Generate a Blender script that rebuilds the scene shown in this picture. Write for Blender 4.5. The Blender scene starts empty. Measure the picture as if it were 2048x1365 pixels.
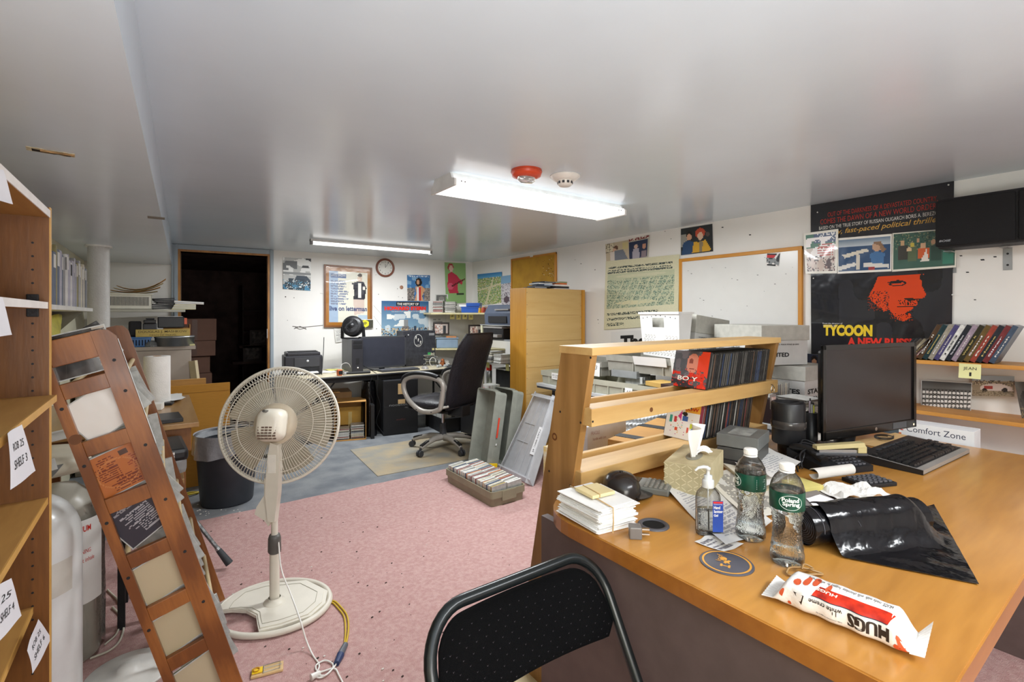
import bpy, bmesh, math, random
import numpy as np
from mathutils import Vector, Matrix, Euler
R = math.radians
random.seed(7)
rnd = random.Random(11)
C = bpy.context.scene.collection
SC = bpy.context.scene

# ---------------------------------------------------------------- camera
EYE = 1.25; TH = R(35.8); FL = 975.0; CX0, CY0 = 1024.0, 630.0
cd = bpy.data.cameras.new('camera'); cam = bpy.data.objects.new('camera', cd); C.objects.link(cam)
cd.sensor_width = 36; cd.lens = FL/2048*36; cd.shift_y = -(682.5-CY0)/2048; cd.clip_start = .02
cam.location = (0, 0, EYE); cam.rotation_euler = (R(90), 0, -TH)
SC.camera = cam
# ---------------------------------------------------------------- world, exposure, large lights
w = bpy.data.worlds.new('world'); SC.world = w; w.use_nodes = True
w.node_tree.nodes['Background'].inputs[0].default_value = (.8, .85, 1, 1)
w.node_tree.nodes['Background'].inputs[1].default_value = .05
SC.view_settings.view_transform = 'Standard'; SC.view_settings.look = 'None'
SC.view_settings.gamma = 1; SC.view_settings.use_curve_mapping = False
SC.view_settings.exposure = 0.28
SC.cycles.max_bounces = 10; SC.cycles.diffuse_bounces = 6; SC.cycles.glossy_bounces = 4
SC.cycles.transmission_bounces = 12; SC.cycles.transparent_max_bounces = 12
SC.cycles.caustics_refractive = False; SC.cycles.caustics_reflective = False
SC.cycles.use_denoising = True; SC.cycles.sample_clamp_indirect = 6
def area(name, loc, sx, sy, power, rot=(0, 0, 0), col=(.94, .975, 1)):
    l = bpy.data.lights.new(name, 'AREA'); l.shape = 'RECTANGLE'; l.size = sx; l.size_y = sy
    l.energy = power; l.color = col
    o = bpy.data.objects.new(name, l); C.objects.link(o); o.location = loc; o.rotation_euler = rot
    return o
P_NEAR, P_FAR, P_BACK = 34, 34, 34
area('bounce_flash', (-.05, -1.05, .8), .9, 1.2, 40, (R(180), 0, 0), (.95, .98, 1))  # unseen up-light added behind the camera to lift the ceiling
area('flash_forward', (.25, -.45, 1.05), .7, .5, 12, Vector((.12, .80, .58)).to_track_quat('-Z', 'Y').to_euler(), (1, .97, .92))     # unseen fill lamp added to brighten the far ceiling and walls
area('lamp_near', (1.757, 2.185, 1.868), 1.2, .22, P_NEAR)
area('lamp_far', (1.722, 4.70, 1.893), 1.2, .06, P_FAR)
area('lamp_back', (1.35, -.75, 1.868), 1.2, .22, P_BACK)      # wrap light added out of view to light the near end

# ---------------------------------------------------------------- where a point of the photograph stands
RX, RY, FX, FY = math.cos(TH), -math.sin(TH), math.sin(TH), math.cos(TH)
def ray(px, py):
    r = (px-CX0)/FL
    return Vector((RX*r+FX, RY*r+FY, -(py-CY0)/FL))
def onz(px, py, z):
    d = ray(px, py); t = (z-EYE)/d.z; return Vector((d.x*t, d.y*t, z))
def onx(px, py, x):
    d = ray(px, py); t = x/d.x; return Vector((x, d.y*t, EYE+d.z*t))
def ony(px, py, y):
    d = ray(px, py); t = y/d.y; return Vector((d.x*t, y, EYE+d.z*t))
def ond(px, py, Z):
    d = ray(px, py); return Vector((d.x*Z, d.y*Z, EYE+d.z*Z))
FO = Vector((.1, 5.81, 0)); FA = math.atan2(5.54-5.81, 3.25); FE = Vector((math.cos(FA), math.sin(FA), 0)); FN = Vector((math.sin(FA), -math.cos(FA), 0))
def onf(px, py, off=0):
    d = ray(px, py); o = FO+FN*off; t = FN.dot(o)/FN.dot(d); return Vector((d.x*t, d.y*t, EYE+d.z*t))
XR = 3.35; XL = -.56; CEIL = 1.945; SOF = 1.738; DZ = .735

# ---------------------------------------------------------------- materials
_m = {}
def lin(c):
    if isinstance(c, str):
        c = c.lstrip('#'); c = [int(c[i:i+2], 16)/255 for i in (0, 2, 4)]
    return tuple((x/12.92 if x <= .04045 else ((x+.055)/1.055)**2.4) for x in c[:3])+(1,)
def mat(name, col='#808080', rough=.5, metal=0, var=.06, scale=14, bump=0, bscale=60, trans=0, ior=1.45, coat=0, emit=0, alpha=1, spec=.5, stretch=(1, 1, 1), col2=None, sheen=0):
    if name in _m: return _m[name]
    m = bpy.data.materials.new(name); m.use_nodes = True; N = m.node_tree.nodes; L = m.node_tree.links
    b = N['Principled BSDF']; c = lin(col)
    tc = N.new('ShaderNodeTexCoord'); mp = N.new('ShaderNodeMapping'); mp.inputs['Scale'].default_value = stretch
    L.new(tc.outputs['Object'], mp.inputs[0])
    nz = N.new('ShaderNodeTexNoise'); nz.inputs['Scale'].default_value = scale; nz.inputs['Detail'].default_value = 4
    L.new(mp.outputs[0], nz.inputs[0])
    mx = N.new('ShaderNodeMix'); mx.data_type = 'RGBA'
    if col2: mx.inputs[6].default_value = c; mx.inputs[7].default_value = lin(col2)
    else:
        mx.inputs[6].default_value = tuple(x*(1-var) for x in c[:3])+(1,); mx.inputs[7].default_value = tuple(min(1, x*(1+var)) for x in c[:3])+(1,)
    rp = N.new('ShaderNodeMapRange'); rp.inputs[1].default_value = .35; rp.inputs[2].default_value = .65
    L.new(nz.outputs[0], rp.inputs[0]); L.new(rp.outputs[0], mx.inputs[0])
    L.new(mx.outputs[2], b.inputs['Base Color'])
    b.inputs['Roughness'].default_value = rough; b.inputs['Metallic'].default_value = metal
    b.inputs['IOR'].default_value = ior; b.inputs['Transmission Weight'].default_value = trans
    b.inputs['Coat Weight'].default_value = coat; b.inputs['Specular IOR Level'].default_value = spec
    b.inputs['Alpha'].default_value = alpha; b.inputs['Sheen Weight'].default_value = sheen
    if emit: L.new(mx.outputs[2], b.inputs['Emission Color']); b.inputs['Emission Strength'].default_value = emit
    if bump:
        n2 = N.new('ShaderNodeTexNoise'); n2.inputs['Scale'].default_value = bscale; n2.inputs['Detail'].default_value = 3
        L.new(mp.outputs[0], n2.inputs[0])
        bp = N.new('ShaderNodeBump'); bp.inputs['Strength'].default_value = bump; bp.inputs['Distance'].default_value = .01
        L.new(n2.outputs[0], bp.inputs['Height']); L.new(bp.outputs[0], b.inputs['Normal'])
    _m[name] = m; return m
def wood(name, c1, c2, axis='x', scale=6, rough=.45, coat=0, knots=0, contrast=.5, bump=.05):
    if name in _m: return _m[name]
    m = bpy.data.materials.new(name); m.use_nodes = True; N = m.node_tree.nodes; L = m.node_tree.links
    b = N['Principled BSDF']; tc = N.new('ShaderNodeTexCoord'); mp = N.new('ShaderNodeMapping')
    s = {'x': (.12, 1, 1), 'y': (1, .12, 1), 'z': (1, 1, .12)}[axis]; mp.inputs['Scale'].default_value = s
    L.new(tc.outputs['Object'], mp.inputs[0])
    n1 = N.new('ShaderNodeTexNoise'); n1.inputs['Scale'].default_value = scale; n1.inputs['Detail'].default_value = 6; n1.inputs['Distortion'].default_value = 1.5*contrast+knots
    n2 = N.new('ShaderNodeTexNoise'); n2.inputs['Scale'].default_value = scale*14; n2.inputs['Detail'].default_value = 3
    wv = N.new('ShaderNodeTexWave'); wv.wave_type = 'RINGS'; wv.inputs['Scale'].default_value = scale*.9; wv.inputs['Distortion'].default_value = 6; wv.inputs['Detail'].default_value = 2; wv.inputs['Detail Scale'].default_value = .6
    for n in (n1, n2, wv): L.new(mp.outputs[0], n.inputs[0])
    a = N.new('ShaderNodeMath'); a.operation = 'MULTIPLY_ADD'; a.inputs[1].default_value = .5; L.new(n2.outputs[0], a.inputs[0]); L.new(n1.outputs[0], a.inputs[2])
    a2 = N.new('ShaderNodeMath'); a2.operation = 'MULTIPLY_ADD'; a2.inputs[1].default_value = .22*contrast*2; L.new(wv.outputs[1], a2.inputs[0]); L.new(a.outputs[0], a2.inputs[2])
    rp = N.new('ShaderNodeMapRange'); rp.inputs[1].default_value = .55; rp.inputs[2].default_value = 1.15
    L.new(a2.outputs[0], rp.inputs[0])
    mx = N.new('ShaderNodeMix'); mx.data_type = 'RGBA'; mx.inputs[6].default_value = lin(c1); mx.inputs[7].default_value = lin(c2)
    L.new(rp.outputs[0], mx.inputs[0]); L.new(mx.outputs[2], b.inputs['Base Color'])
    b.inputs['Roughness'].default_value = rough; b.inputs['Coat Weight'].default_value = coat; b.inputs['Coat Roughness'].default_value = .12
    if bump:
        bp = N.new('ShaderNodeBump'); bp.inputs['Strength'].default_value = bump; bp.inputs['Distance'].default_value = .004
        L.new(n2.outputs[0], bp.inputs['Height']); L.new(bp.outputs[0], b.inputs['Normal'])
    _m[name] = m; return m
def printmat(rough=.5, name='printed_paper', coat=0):
    if name in _m: return _m[name]
    m = bpy.data.materials.new(name); m.use_nodes = True; N = m.node_tree.nodes; L = m.node_tree.links
    b = N['Principled BSDF']; a = N.new('ShaderNodeAttribute'); a.attribute_name = 'ink'
    L.new(a.outputs[0], b.inputs['Base Color']); b.inputs['Roughness'].default_value = rough; b.inputs['Coat Weight'].default_value = coat
    n2 = N.new('ShaderNodeTexNoise'); n2.inputs['Scale'].default_value = 9; tc = N.new('ShaderNodeTexCoord'); L.new(tc.outputs['Object'], n2.inputs[0])
    bp = N.new('ShaderNodeBump'); bp.inputs['Strength'].default_value = .25 if rough < .4 else .06; bp.inputs['Distance'].default_value = .02
    L.new(n2.outputs[0], bp.inputs['Height']); L.new(bp.outputs[0], b.inputs['Normal'])
    _m[name] = m; return m

# ---------------------------------------------------------------- objects
def setp(o, label=None, cat=None, group=None, kind=None):
    if label: o['label'] = label
    if cat: o['category'] = cat
    if group: o['group'] = group
    if kind: o['kind'] = kind
    return o
def thing(name, label, cat, loc=(0, 0, 0), rz=0, group=None, rot=None, mtx=None):
    o = bpy.data.objects.new(name, None); C.objects.link(o); o.empty_display_size = .05
    if mtx is not None: o.matrix_world = mtx; o.matrix_basis = mtx
    else: o.location = loc; o.rotation_euler = rot if rot else (0, 0, rz)
    return setp(o, label, cat, group)
class MB:
    def __init__(s): s.v = []; s.f = []; s.mi = []; s.sm = []; s.k = 0; s.smooth = False
    def add(s, vs, fs, mi=None, smooth=None):
        n = len(s.v); s.v += [tuple(v) for v in vs]
        for f in fs: s.f.append(tuple(i+n for i in f)); s.mi.append(s.k if mi is None else mi); s.sm.append(s.smooth if smooth is None else smooth)
        return s
    def box(s, x0, y0, z0, x1, y1, z1, mi=None):
        if x0 > x1: x0, x1 = x1, x0
        if y0 > y1: y0, y1 = y1, y0
        if z0 > z1: z0, z1 = z1, z0
        vs = [(x0, y0, z0), (x1, y0, z0), (x1, y1, z0), (x0, y1, z0), (x0, y0, z1), (x1, y0, z1), (x1, y1, z1), (x0, y1, z1)]
        return s.add(vs, [(0, 3, 2, 1), (4, 5, 6, 7), (0, 1, 5, 4), (1, 2, 6, 5), (2, 3, 7, 6), (3, 0, 4, 7)], mi, False)
    def cbox(s, x0, y0, z0, x1, y1, z1, b=.004, mi=None):      # box with chamfered edges
        n = len(s.v); bm = bmesh.new()
        r = bmesh.ops.create_cube(bm, size=1)
        for v in bm.verts: v.co = Vector(((x0+x1)/2+v.co.x*(x1-x0), (y0+y1)/2+v.co.y*(y1-y0), (z0+z1)/2+v.co.z*(z1-z0)))
        bmesh.ops.bevel(bm, geom=list(bm.edges), offset=b, segments=2, affect='EDGES', profile=.6)
        bm.verts.index_update(); s.add([v.co for v in bm.verts], [[v.index for v in f.verts] for f in bm.faces], mi, False); bm.free(); return s
    def obox(s, c, ux, uy, uz, mi=None):                       # box from centre and half-vectors
        c = Vector(c); ux, uy, uz = Vector(ux), Vector(uy), Vector(uz)
        vs = [c+sx*ux+sy*uy+sz*uz for sz in (-1, 1) for sx, sy in ((-1, -1), (1, -1), (1, 1), (-1, 1))]
        return s.add(vs, [(0, 3, 2, 1), (4, 5, 6, 7), (0, 1, 5, 4), (1, 2, 6, 5), (2, 3, 7, 6), (3, 0, 4, 7)], mi, False)
    def bar(s, p0, p1, w, h, up=(0, 0, 1), mi=None):
        p0, p1 = Vector(p0), Vector(p1); d = (p1-p0); L = d.length; d = d/L; up = Vector(up)
        a = d.cross(up)
        if a.length < 1e-4: a = d.cross(Vector((1, 0, 0)))
        a.normalize(); b = a.cross(d)
        return s.obox((p0+p1)/2, d*L/2, a*w/2, b*h/2, mi)
    def cyl(s, p0, p1, r0, r1=None, n=16, caps=True, mi=None, smooth=True):
        r1 = r0 if r1 is None else r1; p0, p1 = Vector(p0), Vector(p1); d = (p1-p0).normalized()
        a = d.orthogonal().normalized(); b = d.cross(a)
        vs = []; fs = []
        for p, r in ((p0, r0), (p1, r1)):
            for i in range(n): t = 2*math.pi*i/n; vs.append(p+a*math.cos(t)*r+b*math.sin(t)*r)
        for i in range(n): j = (i+1) % n; fs.append((i, j, n+j, n+i))
        s.add(vs, fs, mi, smooth)
        if caps: s.add(vs, [tuple(range(n))[::-1], tuple(range(n, 2*n))], mi, False)
        return s
    def tube(s, pts, r, n=8, mi=None, closed=False, caps=True):
        pts = [Vector(p) for p in pts]; m = len(pts); vs = []; fs = []; pa = None
        for i, p in enumerate(pts):
            q = pts[(i+1) % m] if (closed or i < m-1) else p; o = pts[i-1] if (closed or i) else p
            d = (q-o)
            if d.length < 1e-9: d = Vector((0, 0, 1))
            d.normalize()
            a = d.orthogonal() if pa is None else pa-d*pa.dot(d)
            if a.length < 1e-6: a = d.orthogonal()
            a.normalize(); pa = a; b = d.cross(a); rr = r[i] if isinstance(r, (list, tuple)) else r
            for k in range(n): t = 2*math.pi*k/n; vs.append(p+a*math.cos(t)*rr+b*math.sin(t)*rr)
        for i in range(m if closed else m-1):
            i2 = (i+1) % m
            for k in range(n): k2 = (k+1) % n; fs.append((i*n+k, i*n+k2, i2*n+k2, i2*n+k))
        s.add(vs, fs, mi, True)
        if caps and not closed: s.add(vs[:n]+vs[-n:], [tuple(range(n))[::-1], tuple(range(n, 2*n))], mi, False)
        return s
    def lathe(s, prof, c=(0, 0, 0), n=24, mi=None, sx=1, sy=1, smooth=True, mtx=None, cap=False):
        vs = []; fs = []; m = len(prof)
        for r, z in prof:
            for k in range(n): t = 2*math.pi*k/n; vs.append(Vector((r*math.cos(t)*sx, r*math.sin(t)*sy, z)))
        if mtx is not None: vs = [mtx @ v for v in vs]
        vs = [v+Vector(c) for v in vs]
        for i in range(m-1):
            for k in range(n): k2 = (k+1) % n; fs.append((i*n+k, i*n+k2, (i+1)*n+k2, (i+1)*n+k))
        if cap: fs.append(tuple(range((m-1)*n, m*n))); fs.append(tuple(range(n))[::-1])
        return s.add(vs, fs, mi, smooth)
    def prism(s, poly, h, o=(0, 0, 0), ux=(1, 0, 0), uy=(0, 1, 0), uz=(0, 0, 1), mi=None, side_mi=None):
        o, ux, uy, uz = Vector(o), Vector(ux), Vector(uy), Vector(uz); n = len(poly)
        vs = [o+ux*x+uy*y for x, y in poly]+[o+ux*x+uy*y+uz*h for x, y in poly]
        s.add(vs, [tuple(range(n))[::-1], tuple(range(n, 2*n))], mi, False)
        s.add(vs, [(i, (i+1) % n, n+(i+1) % n, n+i) for i in range(n)], side_mi if side_mi is not None else mi, False); return s
    def grid(s, nx, ny, fn, mi=None, smooth=True, thick=0):
        vs = [Vector(fn(i/nx, j/ny)) for j in range(ny+1) for i in range(nx+1)]
        fs = [(j*(nx+1)+i, j*(nx+1)+i+1, (j+1)*(nx+1)+i+1, (j+1)*(nx+1)+i) for j in range(ny) for i in range(nx)]
        s.add(vs, fs, mi, smooth)
        if thick:
            t = Vector((0, 0, -thick)) if not isinstance(thick, Vector) else thick
            v2 = [v+t for v in vs]; s.add(v2, [f[::-1] for f in fs], mi, smooth)
            rim = [i for i in range(nx+1)]+[(j)*(nx+1)+nx for j in range(1, ny+1)]+[ny*(nx+1)+i for i in range(nx-1, -1, -1)]+[j*(nx+1) for j in range(ny-1, 0, -1)]
            m = len(rim); s.add([vs[i] for i in rim]+[v2[i] for i in rim], [(i, m+i, m+(i+1) % m, (i+1) % m) for i in range(m)], mi, False)
        return s
    def mesh(s, name, mats):
        me = bpy.data.meshes.new(name); me.from_pydata(s.v, [], s.f)
        for m in (mats if isinstance(mats, (list, tuple)) else [mats]): me.materials.append(m)
        me.polygons.foreach_set('material_index', s.mi); me.polygons.foreach_set('use_smooth', s.sm); me.update(); return me
    def build(s, name, mats, parent=None, loc=None, label=None, cat=None, group=None, kind=None, rz=None, mtx=None):
        o = bpy.data.objects.new(name, s.mesh(name, mats)); C.objects.link(o)
        if parent: o.parent = parent
        if mtx is not None: o.matrix_basis = mtx
        if loc is not None: o.location = loc
        if rz is not None: o.rotation_euler.z = rz
        return setp(o, label, cat, group, kind)
def objm(name, me, parent=None, loc=None, rot=None, **k):
    o = bpy.data.objects.new(name, me); C.objects.link(o)
    if parent: o.parent = parent
    if loc is not None: o.location = loc
    if rot is not None: o.rotation_euler = rot
    return setp(o, **k)
def copytree(o, parent=None):
    c = o.copy(); C.objects.link(c); c.parent = parent
    for ch in list(o.children): copytree(ch, c)
    return c
def rrect(w, h, r, n=5, cx=0, cy=0):
    pts = []
    for (sx, sy, a0) in ((1, 1, 0), (-1, 1, 90), (-1, -1, 180), (1, -1, 270)):
        for i in range(n+1):
            a = R(a0+90*i/n); pts.append((cx+sx*(w/2-r)+r*math.cos(a), cy+sy*(h/2-r)+r*math.sin(a)))
    return pts
def spline(pts, n=8):
    pts = [Vector(p) for p in pts]; P = [2*pts[0]-pts[1]]+pts+[2*pts[-1]-pts[-2]]; out = []
    for i in range(1, len(P)-2):
        a, b, c, d = P[i-1:i+3]
        for k in range(n):
            t = k/n; out.append(.5*((2*b)+(c-a)*t+(2*a-5*b+4*c-d)*t*t+(3*b-a-3*c+d)*t**3))
    return out+[pts[-1]]
def frame3(o, ux, uz):                       # matrix whose x runs along ux and z along uz
    ux = Vector(ux).normalized(); uz = Vector(uz); uz = (uz-ux*uz.dot(ux)).normalized(); uy = uz.cross(ux)
    return Matrix(((ux.x, uy.x, uz.x, o[0]), (ux.y, uy.y, uz.y, o[1]), (ux.z, uy.z, uz.z, o[2]), (0, 0, 0, 1)))

# ---------------------------------------------------------------- lettering and print
_t = {}
def text_mesh(s, bold=0, shear=0):
    k = (s, bold, shear)
    if k in _t: return _t[k]
    cu = bpy.data.curves.new('t', 'FONT'); cu.body = s; cu.offset = bold; cu.shear = shear; cu.resolution_u = 3; cu.fill_mode = 'FRONT'
    o = bpy.data.objects.new('t', cu); C.objects.link(o)
    dg = bpy.context.evaluated_depsgraph_get(); me = bpy.data.meshes.new_from_object(o.evaluated_get(dg))
    vs = [tuple(v.co) for v in me.vertices]; fs = [tuple(p.vertices) for p in me.polygons]
    bpy.data.objects.remove(o); bpy.data.curves.remove(cu); bpy.data.meshes.remove(me)
    xs = [v[0] for v in vs]; ys = [v[1] for v in vs]; x0, x1, y0, y1 = min(xs), max(xs), min(ys), max(ys)
    vs = [((v[0]-x0)/(x1-x0), (v[1]-y0)/max(1e-6, y1-y0)) for v in vs]
    _t[k] = (vs, fs, (x1-x0)/max(1e-6, y1-y0)); return _t[k]
def letter(mb, s, surf, u0, v0, u1, v1, off=.0006, bold=0, shear=0, mi=0):
    vs, fs, asp = text_mesh(s, bold, shear)
    mb.add([surf(u0+(u1-u0)*a, v0+(v1-v0)*b, off) for a, b in vs], fs, mi, False)
def flat(o, ux, uy, n):                      # surface function of a flat print: (u, v, offset) -> point
    o, ux, uy, n = Vector(o), Vector(ux), Vector(uy), Vector(n).normalized()
    return lambda u, v, d=0: o+ux*u+uy*v+n*d
def paint(nx, ny, ops, seed=0):
    rg = np.random.RandomState(seed); a = np.zeros((ny, nx, 3)); a[:] = .8
    U, V = np.meshgrid((np.arange(nx)+.5)/nx, (np.arange(ny)+.5)/ny)
    for op in ops:
        k = op[0]
        if k == 'bg': a[:] = lin(op[1])[:3]
        elif k == 'rect': m = (U >= op[1]) & (U <= op[3]) & (V >= op[2]) & (V <= op[4]); a[m] = lin(op[5])[:3]
        elif k == 'ell':
            m = ((U-op[1])/op[3])**2+((V-op[2])/op[4])**2 <= 1; a[m] = lin(op[5])[:3]
        elif k == 'ring':
            d = ((U-op[1])/op[3])**2+((V-op[2])/op[4])**2; a[(d <= 1) & (d > op[5])] = lin(op[6])[:3]
        elif k == 'poly':
            P = op[1]; m = np.zeros(U.shape, bool); n = len(P)
            for i in range(n):
                x0, y0 = P[i]; x1, y1 = P[(i+1) % n]
                if y0 == y1: continue
                c = ((y0 > V) != (y1 > V)) & (U < (x1-x0)*(V-y0)/(y1-y0)+x0); m ^= c
            a[m] = lin(op[2])[:3]
        elif k == 'grad':
            c0, c1 = np.array(lin(op[5])[:3]), np.array(lin(op[6])[:3]); m = (U >= op[1]) & (U <= op[3]) & (V >= op[2]) & (V <= op[4])
            t = np.clip((V-op[2])/(op[4]-op[2]), 0, 1)[..., None]; a[m] = (c0*(1-t)+c1*t)[m]
        elif k == 'speck':
            m = (U >= op[1]) & (U <= op[3]) & (V >= op[2]) & (V <= op[4]) & (rg.rand(ny, nx) < op[5])
            cs = op[6] if isinstance(op[6], (list, tuple)) else [op[6]]; idx = rg.randint(0, len(cs), (ny, nx))
            for i, c in enumerate(cs): a[m & (idx == i)] = lin(c)[:3]
        elif k == 'rows':   # lines of small print: u0 v0 u1 v1 count colour
            n = op[5]
            for i in range(n):
                v = op[2]+(op[4]-op[2])*(i+.5)/n; h = (op[4]-op[2])/n*.28; e = op[3]-(op[3]-op[1])*rg.rand()*.35
                m = (U >= op[1]) & (U <= e) & (abs(V-v) <= h) & (rg.rand(ny, nx) < .8); a[m] = lin(op[6])[:3]
        elif k == 'cols':
            n = op[5]; ci = np.clip(((U-op[1])/(op[3]-op[1])*n).astype(int), 0, n-1); cs = [lin(c)[:3] for c in op[6]]; pick = rg.randint(0, len(cs), n)
            m = (U >= op[1]) & (U <= op[3]) & (V >= op[2]) & (V <= op[4])
            for i in range(n): a[m & (ci == i)] = cs[pick[i]]
        elif k == 'noise': a *= 1+(rg.rand(ny, nx, 1)-.5)*2*op[1]
        elif k == 'clouds':
            n = 7; q = rg.rand(n+2, n+2); fu = U*n; fv = V*n; iu = fu.astype(int); iv = fv.astype(int); tu = fu-iu; tv = fv-iv
            tu = tu*tu*(3-2*tu); tv = tv*tv*(3-2*tv)
            s = (q[iv, iu]*(1-tu)+q[iv, iu+1]*tu)*(1-tv)+(q[iv+1, iu]*(1-tu)+q[iv+1, iu+1]*tu)*tv
            m = (U >= op[1]) & (U <= op[3]) & (V >= op[2]) & (V <= op[4]) & (s > op[5]); a[m] = lin(op[6])[:3]
    return np.clip(a, 0, 1)
def inkmesh(name, surf, nx, ny, ops, mt, seed=0, back=None):
    vs = [surf(i/nx, j/ny, 0) for j in range(ny+1) for i in range(nx+1)]
    fs = [(j*(nx+1)+i, j*(nx+1)+i+1, (j+1)*(nx+1)+i+1, (j+1)*(nx+1)+i) for j in range(ny) for i in range(nx)]
    me = bpy.data.meshes.new(name); me.from_pydata([tuple(v) for v in vs], [], fs); me.materials.append(mt)
    col = paint(nx, ny, ops, seed).reshape(-1, 3); at = me.color_attributes.new('ink', 'FLOAT_COLOR', 'CORNER')
    buf = np.ones((len(fs)*4, 4), np.float32); buf[:, :3] = np.repeat(col, 4, axis=0); at.data.foreach_set('color', buf.ravel())
    me.polygons.foreach_set('use_smooth', [True]*len(fs)); me.update(); return me
def quadsurf(tl, tr, br, bl, n, curl=0):
    tl, tr, br, bl, n = [Vector(p) for p in (tl, tr, br, bl, n)]; n.normalize()
    return lambda u, v, d=0: (bl*(1-u)+br*u)*(1-v)+(tl*(1-u)+tr*u)*v+n*(d+curl*(math.sin(u*5+v*3)*.5+.5))
ORD = ['first', 'second', 'third', 'fourth', 'fifth', 'sixth', 'seventh', 'eighth', 'ninth', 'tenth', 'eleventh', 'twelfth', 'thirteenth', 'fourteenth', 'fifteenth', 'sixteenth', 'seventeenth', 'eighteenth', 'nineteenth', 'twentieth']
def nth(i):
    if i < 20: return ORD[i]
    t, u = divmod(i+1, 10); T = {2: 'twent', 3: 'thirt', 4: 'fort', 5: 'fift', 6: 'sixt', 7: 'sevent'}[t]
    return T+'ieth' if u == 0 else T+'y-'+ORD[u-1]

# common materials
M_white = mat('white_wall_paint', '#e6e3de', .6, var=.025, scale=3, bump=.05, bscale=30)
M_ceil = mat('white_gloss_ceiling_paint', '#d2dee8', .2, var=.02, scale=2.2, bump=.08, bscale=7, spec=.45)
M_blk = mat('black_plastic', '#1c1c1e', .38)
M_blk2 = mat('matte_black_plastic', '#17171a', .6, bump=.1, bscale=200)
M_dk = mat('dark_grey_plastic', '#3a3b3f', .45)
M_gry = mat('grey_plastic', '#8b8d8e', .45)
M_wp = mat('white_plastic', '#e4e2dc', .35)
M_paper = mat('white_paper', '#e8e7e4', .75, var=.02)
M_note = mat('yellow_note_paper', '#e6df8c', .75, var=.03)
M_ink = mat('black_ink', '#1a1a1c', .7)
M_chrome = mat('chrome', '#c8c8c8', .18, metal=1)
M_steel = mat('brushed_steel', '#a9abad', .35, metal=.9)
M_card = mat('brown_cardboard', '#b98a4c', .8, var=.07, scale=8, bump=.1, bscale=90, stretch=(1, 1, 6))
M_red = mat('red_ink', '#c8281c', .6)
M_yel = mat('yellow_ink', '#ecc518', .6)
# ================================================================= the room
def struct(name, mb, m, parent=None): return mb.build(name, m, parent, kind='structure')
Y0 = -2.2
M_floor = mat('grey_carpet', '#8b8e90', .95, var=.16, scale=5, bump=.5, bscale=260, col2='#70747a')
struct('floor', MB().box(XL-.2, Y0-.1, -.05, XR+.2, 9.4, 0), M_floor)
struct('ceiling', MB().box(XL-.2, Y0-.1, CEIL, XR+.2, 5.95, CEIL+.1), M_ceil)
struct('wall_right', MB().box(XR, Y0-.1, 0, XR+.1, 5.7, CEIL), M_white)
struct('wall_left', MB().box(XL-.1, Y0-.1, 0, XL, 5.95, CEIL), mat('cream_wall_paint', '#ddd8bf', .6, var=.04, scale=3))
struct('wall_back', MB().box(XL, Y0-.1, 0, XR, Y0, CEIL), M_white)
# soffit along the left side, its lower face at SOF
mb = MB(); sx = lambda y: -.089+.031*y
a = [(XL, Y0), (sx(Y0), Y0), (sx(5.80), 5.80), (XL, 5.85)]
mb.add([(x, y, SOF) for x, y in a]+[(x, y, CEIL) for x, y in a], [(0, 3, 2, 1), (0, 1, 5, 4), (1, 2, 6, 5), (2, 3, 7, 6)], 0, False)
sof = struct('trim_1', mb, M_ceil)
# torn hole in the soffit
h0 = onz(52, 296, SOF); h1 = onz(150, 312, SOF)
ax = (h1-h0).normalized(); ay = Vector((-ax.y, ax.x, 0)); L = (h1-h0).length
def hpoly(k, w): 
    rg = random.Random(k); top = [(L*i/9, w*(.5+.5*rg.random())) for i in range(10)]; bot = [(L*i/9, -w*(.45+.5*rg.random())) for i in range(9, -1, -1)]
    return top+bot
mb = MB(); mb.prism(hpoly(3, .028), .0015, h0-Vector((0, 0, .0015)), ax, ay); mb.build('torn_plaster', mat('torn_plaster', '#c9bda0', .9, var=.3, scale=60), sof, kind='structure')
mb = MB(); mb.prism([(x*.8+.012, y*.55) for x, y in hpoly(5, .024)], .002, h0-Vector((0, 0, .003)), ax, ay); mb.build('hole', mat('hole_dark', '#241a12', .95, var=.5, scale=70), sof, kind='structure')
mb = MB(); mb.prism([(x*.7+.03, -.014+y*.25) for x, y in hpoly(8, .024)], .004, h0-Vector((0, 0, .006)), ax, ay); mb.build('lath', mat('lath', '#a5835a', .8, var=.3, scale=40), sof, kind='structure')
# small patch of tape on the soffit
p = onz(315, 436, SOF); mb = MB(); mb.box(-.04, -.035, -.0015, .03, .035, 0); mb.build('patch', mat('grey_patch', '#85827b', .7), sof, loc=p, kind='structure')

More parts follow.
